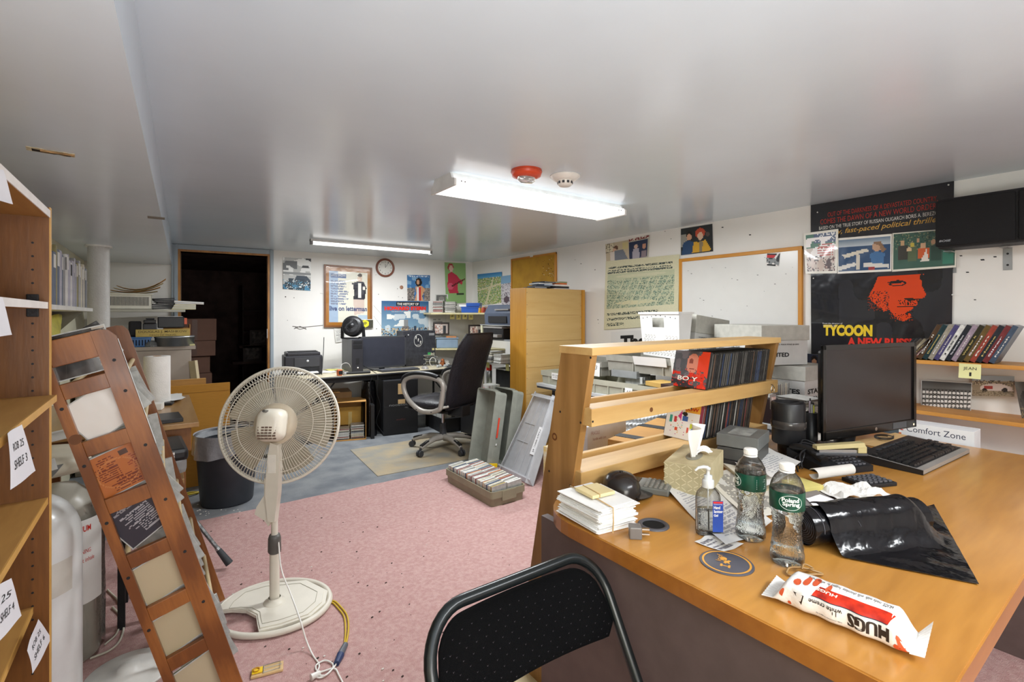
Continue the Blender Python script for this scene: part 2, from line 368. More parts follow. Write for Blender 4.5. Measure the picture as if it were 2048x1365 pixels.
# far wall with the doorway (local x along the wall, y beyond it)
fw = bpy.data.objects.new('far_wall_frame', None)
FM = Matrix.Translation(FO) @ Matrix.Rotation(FA, 4, 'Z')
def fs(px, py): q = FM.inverted() @ onf(px, py); return q.x, q.z
dl, dt = fs(361, 503)[0], fs(448, 508)[1]; dr = fs(535, 513)[0]
cl, cr = fs(343, 487)[0], fs(547, 499)[0]
mb = MB(); mb.box(-.8, 0, 0, dl, .12, CEIL); mb.box(dr, 0, 0, 3.4, .12, CEIL); mb.box(dl, 0, dt, dr, .12, CEIL)
struct('wall_far', mb, M_white).matrix_basis = FM
M_case = mat('grey_blue_paint', '#9aa5ad', .45, var=.05, scale=5)
M_stop = wood('door_stop_pine', '#c98f45', '#8d5a24', 'z', 10)
mb = MB()
for (x0, z0, x1, z1, d) in ((cl, 0, dl-.02, CEIL-.002, .022), (dr+.02, 0, cr, CEIL-.002, .022), (dl-.02, dt+.02, dr+.02, CEIL-.002, .022), (cl+.025, 0, dl-.045, CEIL-.012, .03), (dr+.045, 0, cr-.025, CEIL-.012, .03)): mb.cbox(x0, -d, z0, x1, 0, z1, .004)
dc = struct('door_1', mb, M_case); dc.matrix_basis = FM
mb = MB(); mb.box(dl-.02, -.02, 0, dl, .12, dt+.02); mb.box(dr, -.02, 0, dr+.02, .12, dt+.02); mb.box(dl, -.02, dt, dr, .12, dt+.02)
mb.build('door_jamb', M_stop, dc, kind='structure')
mb = MB(); mb.box(dr-.006, -.012, 1.0, dr, .02, 1.1); mb.build('strike_plate', M_steel, dc, kind='structure')
# dark store room beyond the door
M_dark = mat('unlit_dark_panelling', '#5a4640', .8, var=.3, scale=6)  # darkness of the unlit room put into the wall colour
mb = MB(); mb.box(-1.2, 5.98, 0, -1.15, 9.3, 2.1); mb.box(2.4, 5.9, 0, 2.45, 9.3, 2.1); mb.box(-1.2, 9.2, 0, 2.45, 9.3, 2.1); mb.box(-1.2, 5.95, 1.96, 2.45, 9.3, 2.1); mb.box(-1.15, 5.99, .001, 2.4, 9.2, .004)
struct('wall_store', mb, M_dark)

# carpet, mat
g = mat('pink_carpet', '#c9a5a0', .95, col2='#bb928d', scale=60, bump=.6, bscale=350)
yb = 3.50; rg = random.Random(4)
poly = [(XL, Y0), (XR, Y0)]+[(XR-(XR-XL)*i/60, yb+.006*rg.uniform(-1, 1)-.01*i/60) for i in range(61)]
MB().prism(poly, .007, (0, 0, .0)).build('carpet', g, bpy.data.objects['floor'], kind='structure')
mp = [onz(690, 903, 0), onz(748, 952, 0), onz(960, 925, 0), onz(1060, 905, 0), onz(1010, 850, 0), onz(905, 862, 0)]
mb = MB(); mb.prism([(1.36, 3.66), (2.62, 3.62), (2.66, 4.50), (1.42, 4.52)], .004, (0, 0, .0005)).build('chair_mat', mat('worn_tan_mat', '#a8987c', .8, col2='#8f8c82', scale=5, bump=.2), label='worn tan floor mat lying under the black office chair', cat='mat')
# crumbs and lint on the carpet
mb = MB(); rg = random.Random(9)
for i in range(150):
    px, py = rg.uniform(380, 1100), rg.uniform(950, 1364); q = onz(px, py, .0078)
    if q.y < yb-.05 and q.x < .85+rg.random(): s = rg.uniform(.0015, .004); mb.obox(q+Vector((0, 0, s*.45)), (s, s*.3, 0), (-s*.2, s*.6, 0), (0, 0, s*.3), rg.choice([0, 0, 0, 1]))
for i in range(60):
    q = onz(rg.uniform(395, 480), rg.uniform(990, 1032), .0); s = rg.uniform(.002, .005); mb.obox(q+Vector((0, 0, s*.45)), (s, s*.3, 0), (-s*.2, s*.6, 0), (0, 0, s*.3), 1)
mb.build('floor_crumbs', [mat('dark_crumb', '#3a2c26', .9), mat('pale_crumb', '#d8d4cc', .9)], label='crumbs and lint scattered over the carpet', cat='debris', kind='stuff')

# scuffs and nail holes on the walls
mb = MB(); rg = random.Random(21)
for (px, py) in ((1150, 520), (1162, 528), (1190, 540), (1383, 650), (1235, 600), (1500, 470), (1965, 520), (1990, 514), (1935, 545), (1950, 600), (2010, 512), (1922, 512), (1196, 640), (1197, 647), (1445, 455), (1342, 478), (1330, 463)):
    q = onx(px, py, XR-.0006); s = rg.uniform(.003, .008); mb.obox(q, (0, s, 0), (0, s*.2, s*.5), (.0004, 0, 0))
mb.build('wall_scuff', M_ink, bpy.data.objects['wall_right'], kind='structure')
mb = MB()
for (px, py, s) in ((571, 594, .006), (588, 596, .004), (575, 641, .003), (757, 589, .004), (753, 658, .005), (795, 578, .004), (805, 596, .004), (797, 594, .003), (752, 550, .003)):
    q = onf(px, py, .0006); mb.obox(q, FE*s, Vector((0, 0, s)), FN*.0004)
for pts in (((585, 653), (605, 655), (646, 651)), ((588, 658), (600, 653), (613, 659)), ((590, 655), (600, 659), (612, 656)), ((747, 611), (762, 628)), ((747, 632), (764, 655)), ((640, 587), (646, 588))):
    P = [onf(x, y, .001) for x, y in pts]; mb.tube(P, .0035 if len(P) > 2 else .0012, 4)
mb.build('wall_crack', mat('dark_crack', '#55504c', .9), bpy.data.objects['wall_far'], kind='structure').matrix_parent_inverse = FM.inverted()

# ---------------------------------------------------------------- lights and alarms on the ceiling
M_lens = mat('glowing_diffuser', '#fffdf8', .4, emit=1.1)
M_cap = mat('white_enamel', '#d8d8d6', .35)
def wrap_light(loc, label):
    t = thing('ceiling_light', label, 'ceiling light', loc, group='wrap lights on the ceiling')
    prof = [(-.125, 0), (-.125, -.028), (-.108, -.062), (-.10, -.068), (.10, -.068), (.108, -.062), (.125, -.028), (.125, 0)]
    prof = [(y, z+.0) for y, z in prof]
    b = MB(); b.prism([(-.125, -.07), (.125, -.07), (.125, -.035), (.10, -.03), (.085, 0), (-.085, 0), (-.10, -.03), (-.125, -.035)], .012, (-.613, 0, 0), (0, 1, 0), (0, 0, 1), (1, 0, 0)).build('end_cap', M_cap, t)
    b = MB(); b.prism([(-.125, -.07), (.125, -.07), (.125, -.035), (.10, -.03), (.085, 0), (-.085, 0), (-.10, -.03), (-.125, -.035)], .012, (.601, 0, 0), (0, 1, 0), (0, 0, 1), (1, 0, 0)).build('end_cap', M_cap, t)
    b = MB(); b.box(-.60, -.085, -.02, .60, .085, 0); b.build('mounting_plate', M_cap, t)
    b = MB(); b.prism([(-.118, -.064), (.118, -.064), (.118, -.03), (.095, -.022), (-.095, -.022), (-.118, -.03)], 1.202, (-.601, 0, 0), (0, 1, 0), (0, 0, 1), (1, 0, 0)).build('diffuser', M_lens, t)
    for x in (-.57, -.55, .55, .57):
        MB().cyl((x, -.119, -.045), (x, -.121, -.045), .004, n=8).build('screw', M_steel, t)
    return t
wrap_light((1.757, 2.185, CEIL), 'boxy wrap ceiling light beside the orange alarm')
wrap_light((1.35, -.75, CEIL), 'boxy wrap ceiling light added out of view above the near end of the room')
t = thing('ceiling_light', 'slim bare strip ceiling light near the far wall', 'ceiling light', (1.722, 4.70, CEIL))
MB().box(-.61, -.03, -.02, .61, .03, 0).build('mounting_plate', M_cap, t)
MB().cyl((-.59, 0, -.032), (.59, 0, -.032), .019, n=14).build('tube', M_lens, t)
for s in (-1, 1): MB().cbox(s*.61, -.022, -.052, s*.59, .022, -.005, .003).build('end_cap', M_gry, t)
q = onz(1053, 341, CEIL)
t = thing('fire_alarm', 'orange round fire alarm with clear strobe on the ceiling', 'alarm', q)
MB().lathe([(.0, 0), (.074, 0), (.074, -.012), (.068, -.03), (.05, -.036), (0, -.036)], n=32).build('base', mat('orange_red_plastic', '#cf4a2a', .35), t)
for k in range(3): MB().lathe([(.0745-.003*k, -.008-.007*k), (.076-.003*k, -.0095-.007*k), (.0745-.003*k, -.011-.007*k)], n=32).build('ridge', mat('orange_red_dark', '#a93a20', .35), t)
MB().lathe([(.048, -.034), (.046, -.052), (.03, -.06), (0, -.062)], n=20, sx=1, sy=.7).build('strobe_lens', mat('clear_plastic', '#e8e8e8', .12, trans=.7), t)
MB().box(-.02, -.005, -.056, .02, .005, -.04).build('strobe_tube', M_chrome, t)
q = onz(1130, 352, CEIL)
t = thing('smoke_detector', 'white round smoke detector beside the orange alarm', 'smoke detector', q)
MB().lathe([(0, 0), (.075, 0), (.075, -.006), (.055, -.022), (.042, -.026), (0, -.026)], n=32).build('base', M_wp, t)
MB().lathe([(.038, -.026), (.036, -.044), (.028, -.052), (0, -.053)], n=24).build('sensor_dome', M_wp, t)
for k in range(10):
    an = k*math.pi/5; MB().obox((.0365*math.cos(an), .0365*math.sin(an), -.036), (0.002*math.cos(an), .002*math.sin(an), 0), (-.006*math.sin(an), .006*math.cos(an), 0), (0, 0, .006)).build('vent', M_dk, t)
# support column on the left
q = onz(196, 490, SOF)
t = thing('column', 'white painted round steel column in front of the left shelves', 'column', (q.x, q.y+.05, 0))
MB().cyl((0, 0, 0), (0, 0, SOF-.008), .062, n=28, caps=False).build('shaft', mat('lumpy_white_paint', '#c9c8c4', .35, bump=.35, bscale=90, var=.04), t)
MB().cyl((0, 0, SOF-.012), (0, 0, SOF), .075, n=28).build('top_plate', M_wp, t)
# ================================================================= the desk at the right front
M_desk = wood('honey_desktop_veneer', '#c38b42', '#986428', 'x', 3.2, rough=.28, coat=.3, contrast=.4, bump=.02)
M_deskedge = wood('desk_edge_band', '#a0662a', '#7c4818', 'x', 3, rough=.35, coat=.3, contrast=.3)
M_panel = mat('brown_grey_laminate', '#5d4e4b', .55, var=.08, scale=20)
DX0, DX1, DY0, DY1 = .82, 2.57, .188, 1.05
t = thing('desk', 'honey-coloured wooden desk with dark side panels, standing before the camera', 'desk', (DX0, DY0, 0))
w_, d_ = DX1-DX0, DY1-DY0
def dpoly(e):
    pts = []
    for sx_, sy_, a0, r_ in ((1, 1, 0, .035), (-1, 1, 90, .15), (-1, -1, 180, .035), (1, -1, 270, .035)):
        for i in range(9):
            a = R(a0+90*i/8); pts.append((w_/2+sx_*(w_/2-r_)+(r_-e)*math.cos(a), d_/2+sy_*(d_/2-r_)+(r_-e)*math.sin(a)))
    return pts
b = MB(); b.prism(dpoly(0), .034, (0, 0, DZ-.036), mi=0, side_mi=1)
b.prism(dpoly(.003), .002, (0, 0, DZ-.002), mi=0, side_mi=0); b.build('desktop', [M_desk, M_deskedge], t)
b = MB(); b.box(.028, .03, 0, .05, d_-.012, DZ-.036); b.build('end_panel', M_panel, t)
b = MB(); b.box(w_-.05, .03, 0, w_-.028, d_-.012, DZ-.036); b.build('end_panel', M_panel, t)
b = MB(); b.box(.05, d_-.10, .12, w_-.05, d_-.08, DZ-.036); b.build('modesty_panel', M_panel, t)
gq = onz(1307, 1051, DZ)-Vector((DX0, DY0, 0))
MB().lathe([(.026, .0005), (.028, .0035), (.034, .004), (.0375, .0015), (.0375, 0)], gq, n=36).build('grommet', mat('grommet_plastic', '#4a4a50', .4), t)
MB().lathe([(0, .0008), (.028, .0008)], gq, n=30).build('grommet_hole', mat('deep_black', '#050505', .9), t)

# ---- CD cases
def cdmesh(spine, cover, th=.0103, wd=.142, ht=.125, name='cd_case'):
    b = MB(); e = .0011
    b.box(e, .001, .001, th-e, wd-.001, ht-.001, 0)
    b.box(0, 0, 0, e, wd, ht, 1); b.box(th-e, 0, 0, th, wd, ht, 1)
    b.box(0, -.0004, 0, th, .0004, .004, 1); b.box(0, -.0004, ht-.004, th, .0004, ht, 1)
    return b.mesh(name, [spine, cover])
SP = [('dark grey', '#54514d'), ('black', '#201f20'), ('brown', '#584336'), ('navy blue', '#27344f'), ('pale grey', '#a8a49c'), ('blue', '#354460'), ('cream', '#cfc6ae'), ('dull red', '#84403a'), ('white', '#dcdad4'), ('olive', '#6a6648')]
spm = {n: mat('spine_'+n.replace(' ', '_'), c, .35, var=.2, scale=50) for n, c in SP}
cov_dk = mat('cd_case_dark_edge', '#3a3937', .18, var=.3, scale=40); cov_lt = mat('cd_case_clear_edge', '#b9bab6', .18, var=.15, scale=40)
cdm = {}
def cdget(n, light=False):
    k = (n, light)
    if k not in cdm: cdm[k] = cdmesh(spm[n], cov_lt if light else cov_dk)
    return cdm[k]
def basis(o, ux, uy, uz):
    return Matrix(((ux[0], uy[0], uz[0], o[0]), (ux[1], uy[1], uz[1], o[1]), (ux[2], uy[2], uz[2], o[2]), (0, 0, 0, 1)))
def cdrow(n, o, step, ux, uy, uz, pick, where, group, light=False, seed=0, jit=.004):
    """n cases; o first corner, step between cases, ux thickness, uy from spine inwards, uz height"""
    rg = random.Random(seed)
    for i in range(n):
        c = rg.choice(pick); m = basis(Vector(o)+Vector(step)*i+Vector(uy)*rg.uniform(0, jit), ux, uy, uz)
        x = objm('cd_case', cdget(c, light)); x.matrix_basis = m
        setp(x, '%s CD case, %s %s' % (c, nth(i), where), 'CD case', group)
def rot(v, ax, a): return Matrix.Rotation(a, 3, ax) @ Vector(v)

# ---------------------------------------------------------------- pine CD rack leaning on the desk
M_pineR = wood('pine_boards_flat', '#cfab70', '#b28a50', 'x', 4, rough=.5, contrast=.55)
M_pineV = wood('pine_boards_upright', '#a87d48', '#86602f', 'z', 5, rough=.5, contrast=.7)
RXL, RXR = .92, 1.93
_before = set(o.name for o in bpy.data.objects)
t = thing('cd_rack', 'tilted pine CD rack with side boards leaning over the far edge of the desk', 'rack', (0, 0, 0))
ly = lambda z: .92+(1.142-z)*.2           # near edge of the leaning side boards
b = MB()
def sideboard(x): 
    s = MB(); z0, z1 = .0785, 1.142
    s.add([(x, ly(z0), z0), (x+.023, ly(z0), z0), (x+.023, ly(z0)+.13, z0), (x, ly(z0)+.13, z0), (x, ly(z1), z1), (x+.023, ly(z1), z1), (x+.023, ly(z1)+.118, z1), (x, ly(z1)+.118, z1)], [(0, 3, 2, 1), (4, 5, 6, 7), (0, 1, 5, 4), (1, 2, 6, 5), (2, 3, 7, 6), (3, 0, 4, 7)])
    return s
sideboard(RXL).build('side_board', M_pineV, t); sideboard(RXR-.023).build('side_board', M_pineV, t)
MB().cbox(RXL-.002, .913, 1.142, RXR+.002, 1.045, 1.163, .002).build('top_board', M_pineR, t)
for z0, z1, y0, y1 in ((.952, 1.0, .922, .985), (.777, .821, .962, 1.055), (.55, .60, .992, 1.07), (.33, .38, 1.04, 1.12)):
    MB().cbox(RXL+.005, y0, z0, RXR-.004, y1, z1, .002).build('rail', M_pineR, t)
for z in (.952, .777): MB().cbox(RXL+.024, ly(z)+.10, z, RXR-.024, ly(z)+.118, z+.045, .002).build('back_rail', M_pineR, t)
for px, py in ((1138, 701), (1181, 716), (1120, 824), (1161, 846), (1098, 943), (1140, 972)):
    q = onx(px, py, RXL-.0008); MB().cyl(q, q+Vector((.001, 0, 0)), .0032, n=10).build('screw_hole', M_blk2, t)
q = onx(1109, 874, RXL-.0006); MB().lathe([(.006, 0), (.010, .0004), (.011, 0)], n=16, mtx=Matrix.Rotation(R(90), 4, 'Y'), c=q).build('knot', mat('pine_knot', '#6a3f1c', .6), t)
for px, py in ((1186, 844), (1303, 820), (1383, 818), (1545, 781)):
    q = ony(px, py, .9212); MB().cyl(q, q+Vector((0, .001, 0)), .003 if px != 1303 else .007, n=10).build('knot' if px == 1303 else 'screw_hole', M_blk2 if px != 1303 else _m['pine_knot'], t)

le = R(15); ux = Vector((math.cos(le), 0, -math.sin(le))); uz = Vector((math.sin(le), 0, math.cos(le))); uy = Vector((0, 1, 0))
G1 = 'CD cases in the upper row of the pine rack'
cdrow(30, (1.475, .932, 1.0035), (.0128, 0, 0), ux, uy, uz*.96, ['dark grey', 'black', 'brown', 'dark grey', 'dark grey', 'pale grey', 'black', 'navy blue', 'dark grey', 'black', 'blue', 'dark grey'], 'from the red cover in the upper rack row', G1, seed=3)
cdrow(24, (1.475, .966, .8245), (.0138, 0, 0), ux, uy, uz*.96, ['black', 'brown', 'dull red', 'dark grey', 'pale grey', 'black', 'navy blue'], 'from the left in the lower rack row', 'CD cases in the lower row of the pine rack', seed=5)
# cover of the first case in each row (a face turned to the left)
P = printmat(.3, 'glossy_print', .3); P2 = printmat(.6)
def covercase(loc, ux, uz, ops, name, label, cat, w=.142, h=.19, th=.014, letters=(), seed=0, spine='#222222'):
    m = basis(loc, ux, uy, uz); tt = thing(name, label, cat, mtx=m)
    MB().cbox(.001, 0, 0, th, w, h, .001).build('case', mat('case_'+name+label[:6].replace(' ', '_'), spine, .3), tt)
    s = lambda u, v, d=0: Vector((.0006-d, w*(1-u), h*v))
    objm('cover_print', inkmesh('cover_print', s, 36, 44, ops, P, seed), tt)
    if letters:
        for col, items in letters:
            b = MB()
            for it in items: letter(b, it[0], s, *it[1:5], bold=.02)
            b.build('lettering', col, tt)
    return tt
covercase((1.455, .93, 1.003), ux, uz*.92, [('bg', '#56575c'), ('clouds', 0, 0, 1, 1, .55, '#6f6a70'), ('ell', .55, .66, .17, .28, '#d58a74'), ('ell', .5, .72, .06, .07, '#8f4a3c'), ('rect', .46, .5, .62, .53, '#7a2a22'), ('clouds', 0, 0, 1, .42, .45, '#d8331f'), ('clouds', 0, 0, .9, .3, .62, '#3a3236'), ('clouds', .7, .3, 1, 1, .45, '#e0442a'), ('speck', 0, 0, 1, .5, .12, ['#e84a33', '#b8261a', '#4a4648'])],
          'dvd_case', 'case with a red and grey cover, leftmost in the upper rack row', 'DVD case', .135, .137, letters=[(mat('white_ink', '#eeeae4', .5), [('BO Y', .18, .18, .75, .3)])], seed=4)
covercase((1.452, .962, .8225), ux, uz*.92, [('bg', '#f0ede8'), ('rect', .55, .75, 1, 1, '#e8a83a'), ('rect', .1, .42, .2, .62, '#3aa38e'), ('rect', .24, .44, .32, .58, '#cf3b3b'), ('poly', [(.36, .62), (.46, .78), (.46, .5)], '#d1418c'), ('ell', .56, .7, .08, .06, '#2a201c'), ('rect', .5, .5, .66, .64, '#3c5ea0'), ('rect', .74, .32, .82, .46, '#c9d23a'), ('rect', .66, .2, .72, .34, '#e05a4a'), ('rect', .8, .22, .86, .34, '#6f8fd0'), ('rect', .3, .2, .4, .3, '#e3572e'), ('speck', .1, .1, .9, .6, .04, ['#3aa38e', '#e0a23a', '#c54a8c'])],
          'book', 'paperback with a colourful white cover, leftmost in the lower rack row', 'book', .13, .135, th=.02, letters=[(M_red, [('LOW', .55, .80, .95, .90), ('HE', .62, .915, .85, .985)])], seed=5, spine='#7a2f3c')

KS = 1.06; KM = Matrix.Translation((0, 0, EYE*(1-KS))) @ Matrix.Diagonal((KS, KS, KS, 1))     # the rack stands a little farther and is a little larger
for o in list(bpy.data.objects):
    if o.name not in _before and o.parent is None: o.matrix_basis = KM @ o.matrix_basis

# ---------------------------------------------------------------- black monitor, keyboard
Lm, Rm = Vector((1.92, .765, 0)), Vector((2.48, .645, 0)); mw = (Rm-Lm).length; ma = math.atan2(Rm.y-Lm.y, Rm.x-Lm.x)
t = thing('monitor', 'black widescreen monitor standing on the desk behind the black keyboard', 'monitor', ((Lm+Rm)/2)+Vector((.01, .05, DZ)), ma)
M_bez = mat('glossy_black_bezel', '#0d0c0c', .12); M_scr = mat('dark_screen', '#1b1719', .22)
b = MB(); h = mw/2; z0, z1 = .062, .405
b.cbox(-h, -.055, z0, h, -.045, z0+.032, .002); b.cbox(-h, -.055, z1-.018, h, -.045, z1, .002); b.cbox(-h, -.055, z0, -h+.018, -.045, z1, .002); b.cbox(h-.018, -.055, z0, h, -.045, z1, .002); b.build('bezel', M_bez, t)
MB().box(-h+.018, -.049, z0+.032, h-.018, -.046, z1-.018).build('screen', M_scr, t)
MB().cbox(-h+.02, -.046, z0+.02, h-.02, -.018, z1-.02, .01).build('housing', M_blk, t)
b = MB(); b.cyl((-.09, 0, .012), (-.09, -.02, .09), .034, .03, n=20); b.build('neck', M_blk, t)
MB().lathe([(0, .012), (.10, .010), (.115, .004), (.115, 0), (0, 0)], (-.09, 0, 0), n=32, sy=.8).build('stand_base', M_blk, t)
MB().cyl((.02, -.0556, z0+.016), (.02, -.0545, z0+.016), .007, n=16).build('badge', M_chrome, t)
MB().cyl((h-.02, -.0556, z0+.012), (h-.02, -.0545, z0+.012), .004, n=10).build('power_light', mat('amber_led', '#ffd9a8', .4, emit=1.5), t)
b = MB(); s = flat((h-.16, -.0556, z0+.006), (.09, 0, 0), (0, 0, .024), (0, -1, 0)); b.add([s(0, 0), s(1, 0), s(1, 1), s(0, 1)], [(0, 1, 2, 3)]); b.build('spec_sticker', mat('dark_sticker', '#41454a', .25), t)

k0, k1 = Vector((1.979, .495, 0)), Vector((2.434, .474, 0)); ka = math.atan2(k1.y-k0.y, k1.x-k0.x)
t = thing('keyboard', 'black keyboard with silver edge lying in front of the black monitor', 'keyboard', k0+Vector((0, 0, DZ)), ka)
M_key = mat('black_keycap', '#1b1b1d', .35, var=.15, scale=30); M_sil = mat('silver_grey_plastic', '#8e8a86', .35)
KW, KD = .455, .185; tilt = lambda y: .012+.07*y*1.3*.5
b = MB(); b.add([(0, 0, .001), (KW, 0, .001), (KW, KD, .001), (0, KD, .001), (0, 0, .016), (KW, 0, .016), (KW, KD, .030), (0, KD, .030)], [(0, 3, 2, 1), (4, 5, 6, 7), (0, 1, 5, 4), (1, 2, 6, 5), (2, 3, 7, 6), (3, 0, 4, 7)]); b.build('case', M_blk, t)
b = MB(); zt = lambda y: .0165+.014*y/KD
b.add([(0, 0, zt(0)), (KW, 0, zt(0)), (KW, .02, zt(.02)), (0, .02, zt(.02))], [(0, 1, 2, 3)]); b.add([(0, .02, zt(.02)), (.008, .02, zt(.02)), (.008, KD, zt(KD)), (0, KD, zt(KD))], [(0, 1, 2, 3)]); b.add([(KW-.008, .02, zt(.02)), (KW, .02, zt(.02)), (KW, KD, zt(KD)), (KW-.008, KD, zt(KD))], [(0, 1, 2, 3)]); b.box(0, -.0006, .004, KW, 0, .0165); b.build('silver_trim', M_sil, t)
rows = [(.026, [(1.25, 3), (6.2, 1), (1.25, 4), (-.3, 0), (1, 3), (-.3, 0), (2, 1), (1, 1)]), (.045, [(2.25, 1), (1, 10), (2.75, 1), (-1.3, 0), (1, 1), (-1.3, 0), (1, 4)]), (.064, [(1.75, 1), (1, 11), (2.25, 1), (-3.6, 0), (1, 3)]), (.083, [(1.5, 1), (1, 12), (1.5, 1), (-.3, 0), (1, 3), (-.3, 0), (1, 4)]), (.102, [(1, 13), (2, 1), (-.3, 0), (1, 3), (-.3, 0), (1, 4)]), (.132, [(1, 1), (-1, 0), (1, 4), (-.5, 0), (1, 4), (-.5, 0), (1, 4), (-.3, 0), (1, 3)])]
kc = {}
for y, rw in rows:
    x = .012; U = (KW-.024)/22.8
    for wdt, n in rw:
        if wdt < 0: x += -wdt*U; continue
        for i in range(n):
            if wdt not in kc:
                kb = MB(); a_, c_ = wdt*U*.94, .0165; kb.add([(0, 0, 0), (a_, 0, 0), (a_, c_, 0), (0, c_, 0), (.002, .0015, .008), (a_-.002, .0015, .008), (a_-.002, c_-.003, .008), (.002, c_-.003, .008)], [(4, 5, 6, 7), (0, 1, 5, 4), (1, 2, 6, 5), (2, 3, 7, 6), (3, 0, 4, 7)]); kc[wdt] = kb.mesh('key', M_key)
            objm('key', kc[wdt], t, (x, y, zt(y))); x += wdt*U
for i in range(7): MB().cbox(.10+i*.04, .157, zt(.157), .128+i*.04, .168, zt(.16)+.003, .001).build('media_button', M_dk, t)

# ---------------------------------------------------------------- water bottles, sanitiser
M_pet = bpy.data.materials.new('clear_pet'); M_pet.use_nodes = True; _N = M_pet.node_tree.nodes; _L = M_pet.node_tree.links; _N.clear()
_o = _N.new('ShaderNodeOutputMaterial'); _x = _N.new('ShaderNodeMixShader'); _tr = _N.new('ShaderNodeBsdfTransparent'); _gl = _N.new('ShaderNodeBsdfGlossy'); _fr = _N.new('ShaderNodeFresnel'); _nz = _N.new('ShaderNodeTexNoise'); _bp = _N.new('ShaderNodeBump')
_tr.inputs[0].default_value = (.985, .99, .985, 1); _gl.inputs['Roughness'].default_value = .04; _fr.inputs[0].default_value = 1.5; _nz.inputs['Scale'].default_value = 60; _bp.inputs['Strength'].default_value = .35; _bp.inputs['Distance'].default_value = .01
_L.new(_nz.outputs[0], _bp.inputs['Height']); _L.new(_bp.outputs[0], _gl.inputs['Normal']); _L.new(_bp.outputs[0], _fr.inputs['Normal']); _L.new(_fr.outputs[0], _x.inputs[0]); _L.new(_tr.outputs[0], _x.inputs[1]); _L.new(_gl.outputs[0], _x.inputs[2]); _L.new(_x.outputs[0], _o.inputs[0])
M_water = mat('water', '#fbffff', .0, var=0, trans=1, ior=1.33)
M_lab = mat('green_bottle_label', '#0d4030', .3, var=.35, scale=40)
def bottle(q, label, rz, level):
    t = thing('water_bottle', label, 'bottle', q, rz, 'small water bottles on the desk')
    prof = [(0, .004), (.018, .001), (.028, .002), (.0315, .008), (.032, .02)]
    for k in range(8):
        z = .024+k*.0105; r = .0315-.004*math.sin(math.pi*min(1, max(0, (z-.03)/.08)))
        prof += [(r, z), (r-.0016, z+.005)]
    prof += [(.0315, .112), (.0325, .117), (.0325, .152), (.032, .156), (.030, .165), (.024, .178), (.016, .187), (.0125, .191), (.0125, .199)]
    MB().lathe(prof, n=40, smooth=True).build('bottle_body', M_pet, t)
    wp = [(0, .006)]+[(max(0, r-.0012), z) for r, z in prof[2:] if z < level]; wp = wp+[(wp[-1][0], level), (0, level)]
    MB().lathe(wp, n=32).build('water', M_water, t)
    MB().lathe([(.0145, .189), (.0145, .192), (.0128, .192)], n=24).build('neck_ring', M_wp, t)
    b = MB(); b.lathe([(.0138, .193), (.0142, .194), (.0142, .204), (.0132, .206), (0, .206)], n=30)
    for k in range(30): a_ = k*math.pi/15; b.box(-.0004, .0140, .195, .0004, .0147, .203) if False else b.obox((.0144*math.cos(a_), .0144*math.sin(a_), .199), (.0004*math.cos(a_), .0004*math.sin(a_), 0), (-.0003*math.sin(a_), .0003*math.cos(a_), 0), (0, 0, .004))
    b.build('cap', M_wp, t)
    MB().lathe([(.0329, .116), (.0331, .118), (.0331, .151), (.0329, .153)], n=40).build('label_band', M_lab, t)
    surf = lambda u, v, d=0: Vector(((.0335+d)*math.sin((u-.5)*1.9), -(.0335+d)*math.cos((u-.5)*1.9), .118+v*.033))
    b = MB(); letter(b, 'Poland', surf, .26, .54, .76, .80, bold=.03); letter(b, 'Spring', surf, .28, .24, .78, .54, bold=.03); b.build('lettering', mat('white_label_ink', '#dfe8e0', .5), t)
    b = MB(); pts = [surf(.52+.34*math.cos(a_*.2618), .5+.44*math.sin(a_*.2618), .0003) for a_ in range(24)]; b.tube(pts, .0004, 4, closed=True)
    b.build('label_ring', _m['white_label_ink'], t)
    b = MB(); surf2 = lambda u, v, d=0: Vector(((.0335+d)*math.sin(1.2+u*1.6), -(.0335+d)*math.cos(1.2+u*1.6), .118+v*.033))
    for k in range(6): b.add([surf2(.3, .15+k*.12), surf2(.3+.5*rnd.uniform(.6, 1), .15+k*.12), surf2(.75, .18+k*.12), surf2(.3, .18+k*.12)], [(0, 1, 2, 3)])
    b.build('small_print', _m['white_label_ink'], t)
    return t
b1, b2 = onz(1501, 1076, DZ), onz(1574, 1125, DZ)
bottle(b2, 'clear water bottle with white cap, nearer of the two beside the black bag roll', math.atan2(-b2.x*0+.0-b2.y, -b2.x)+R(90)+R(10), .150)
bottle(b1, 'clear water bottle with white cap, farther one beside the hand sanitizer', math.atan2(-b1.y, -b1.x)+R(90)-R(75), .165)
q = onz(1416, 1068, DZ)
t = thing('sanitizer_bottle', 'clear pump bottle of hand sanitizer with blue label on the desk', 'bottle', q, R(-38))
def rprism(b, secs, n=6):   # stacked rounded rectangles
    vs = []; m = None
    for wv, dv, rv, z in secs:
        p = rrect(wv, dv, rv, n); m = len(p); vs += [(x, y, z) for x, y in p]
    fs = []
    for i in range(len(secs)-1):
        for k in range(m): k2 = (k+1) % m; fs.append((i*m+k, i*m+k2, (i+1)*m+k2, (i+1)*m+k))
    fs.append(tuple(range(m))[::-1]); fs.append(tuple(range((len(secs)-1)*m, len(secs)*m))); b.add(vs, fs, None, True); return b
rprism(MB(), [(.052, .032, .014, .001), (.056, .036, .016, .006), (.056, .036, .016, .085), (.05, .032, .014, .097), (.034, .028, .013, .106), (.026, .026, .0125, .110), (.026, .026, .0125, .113)]).build('bottle_body', M_pet, t)
rprism(MB(), [(.048, .028, .012, .004), (.052, .032, .014, .008), (.052, .032, .014, .058), (.052, .032, .014, .0585)]).build('gel', M_water, t)
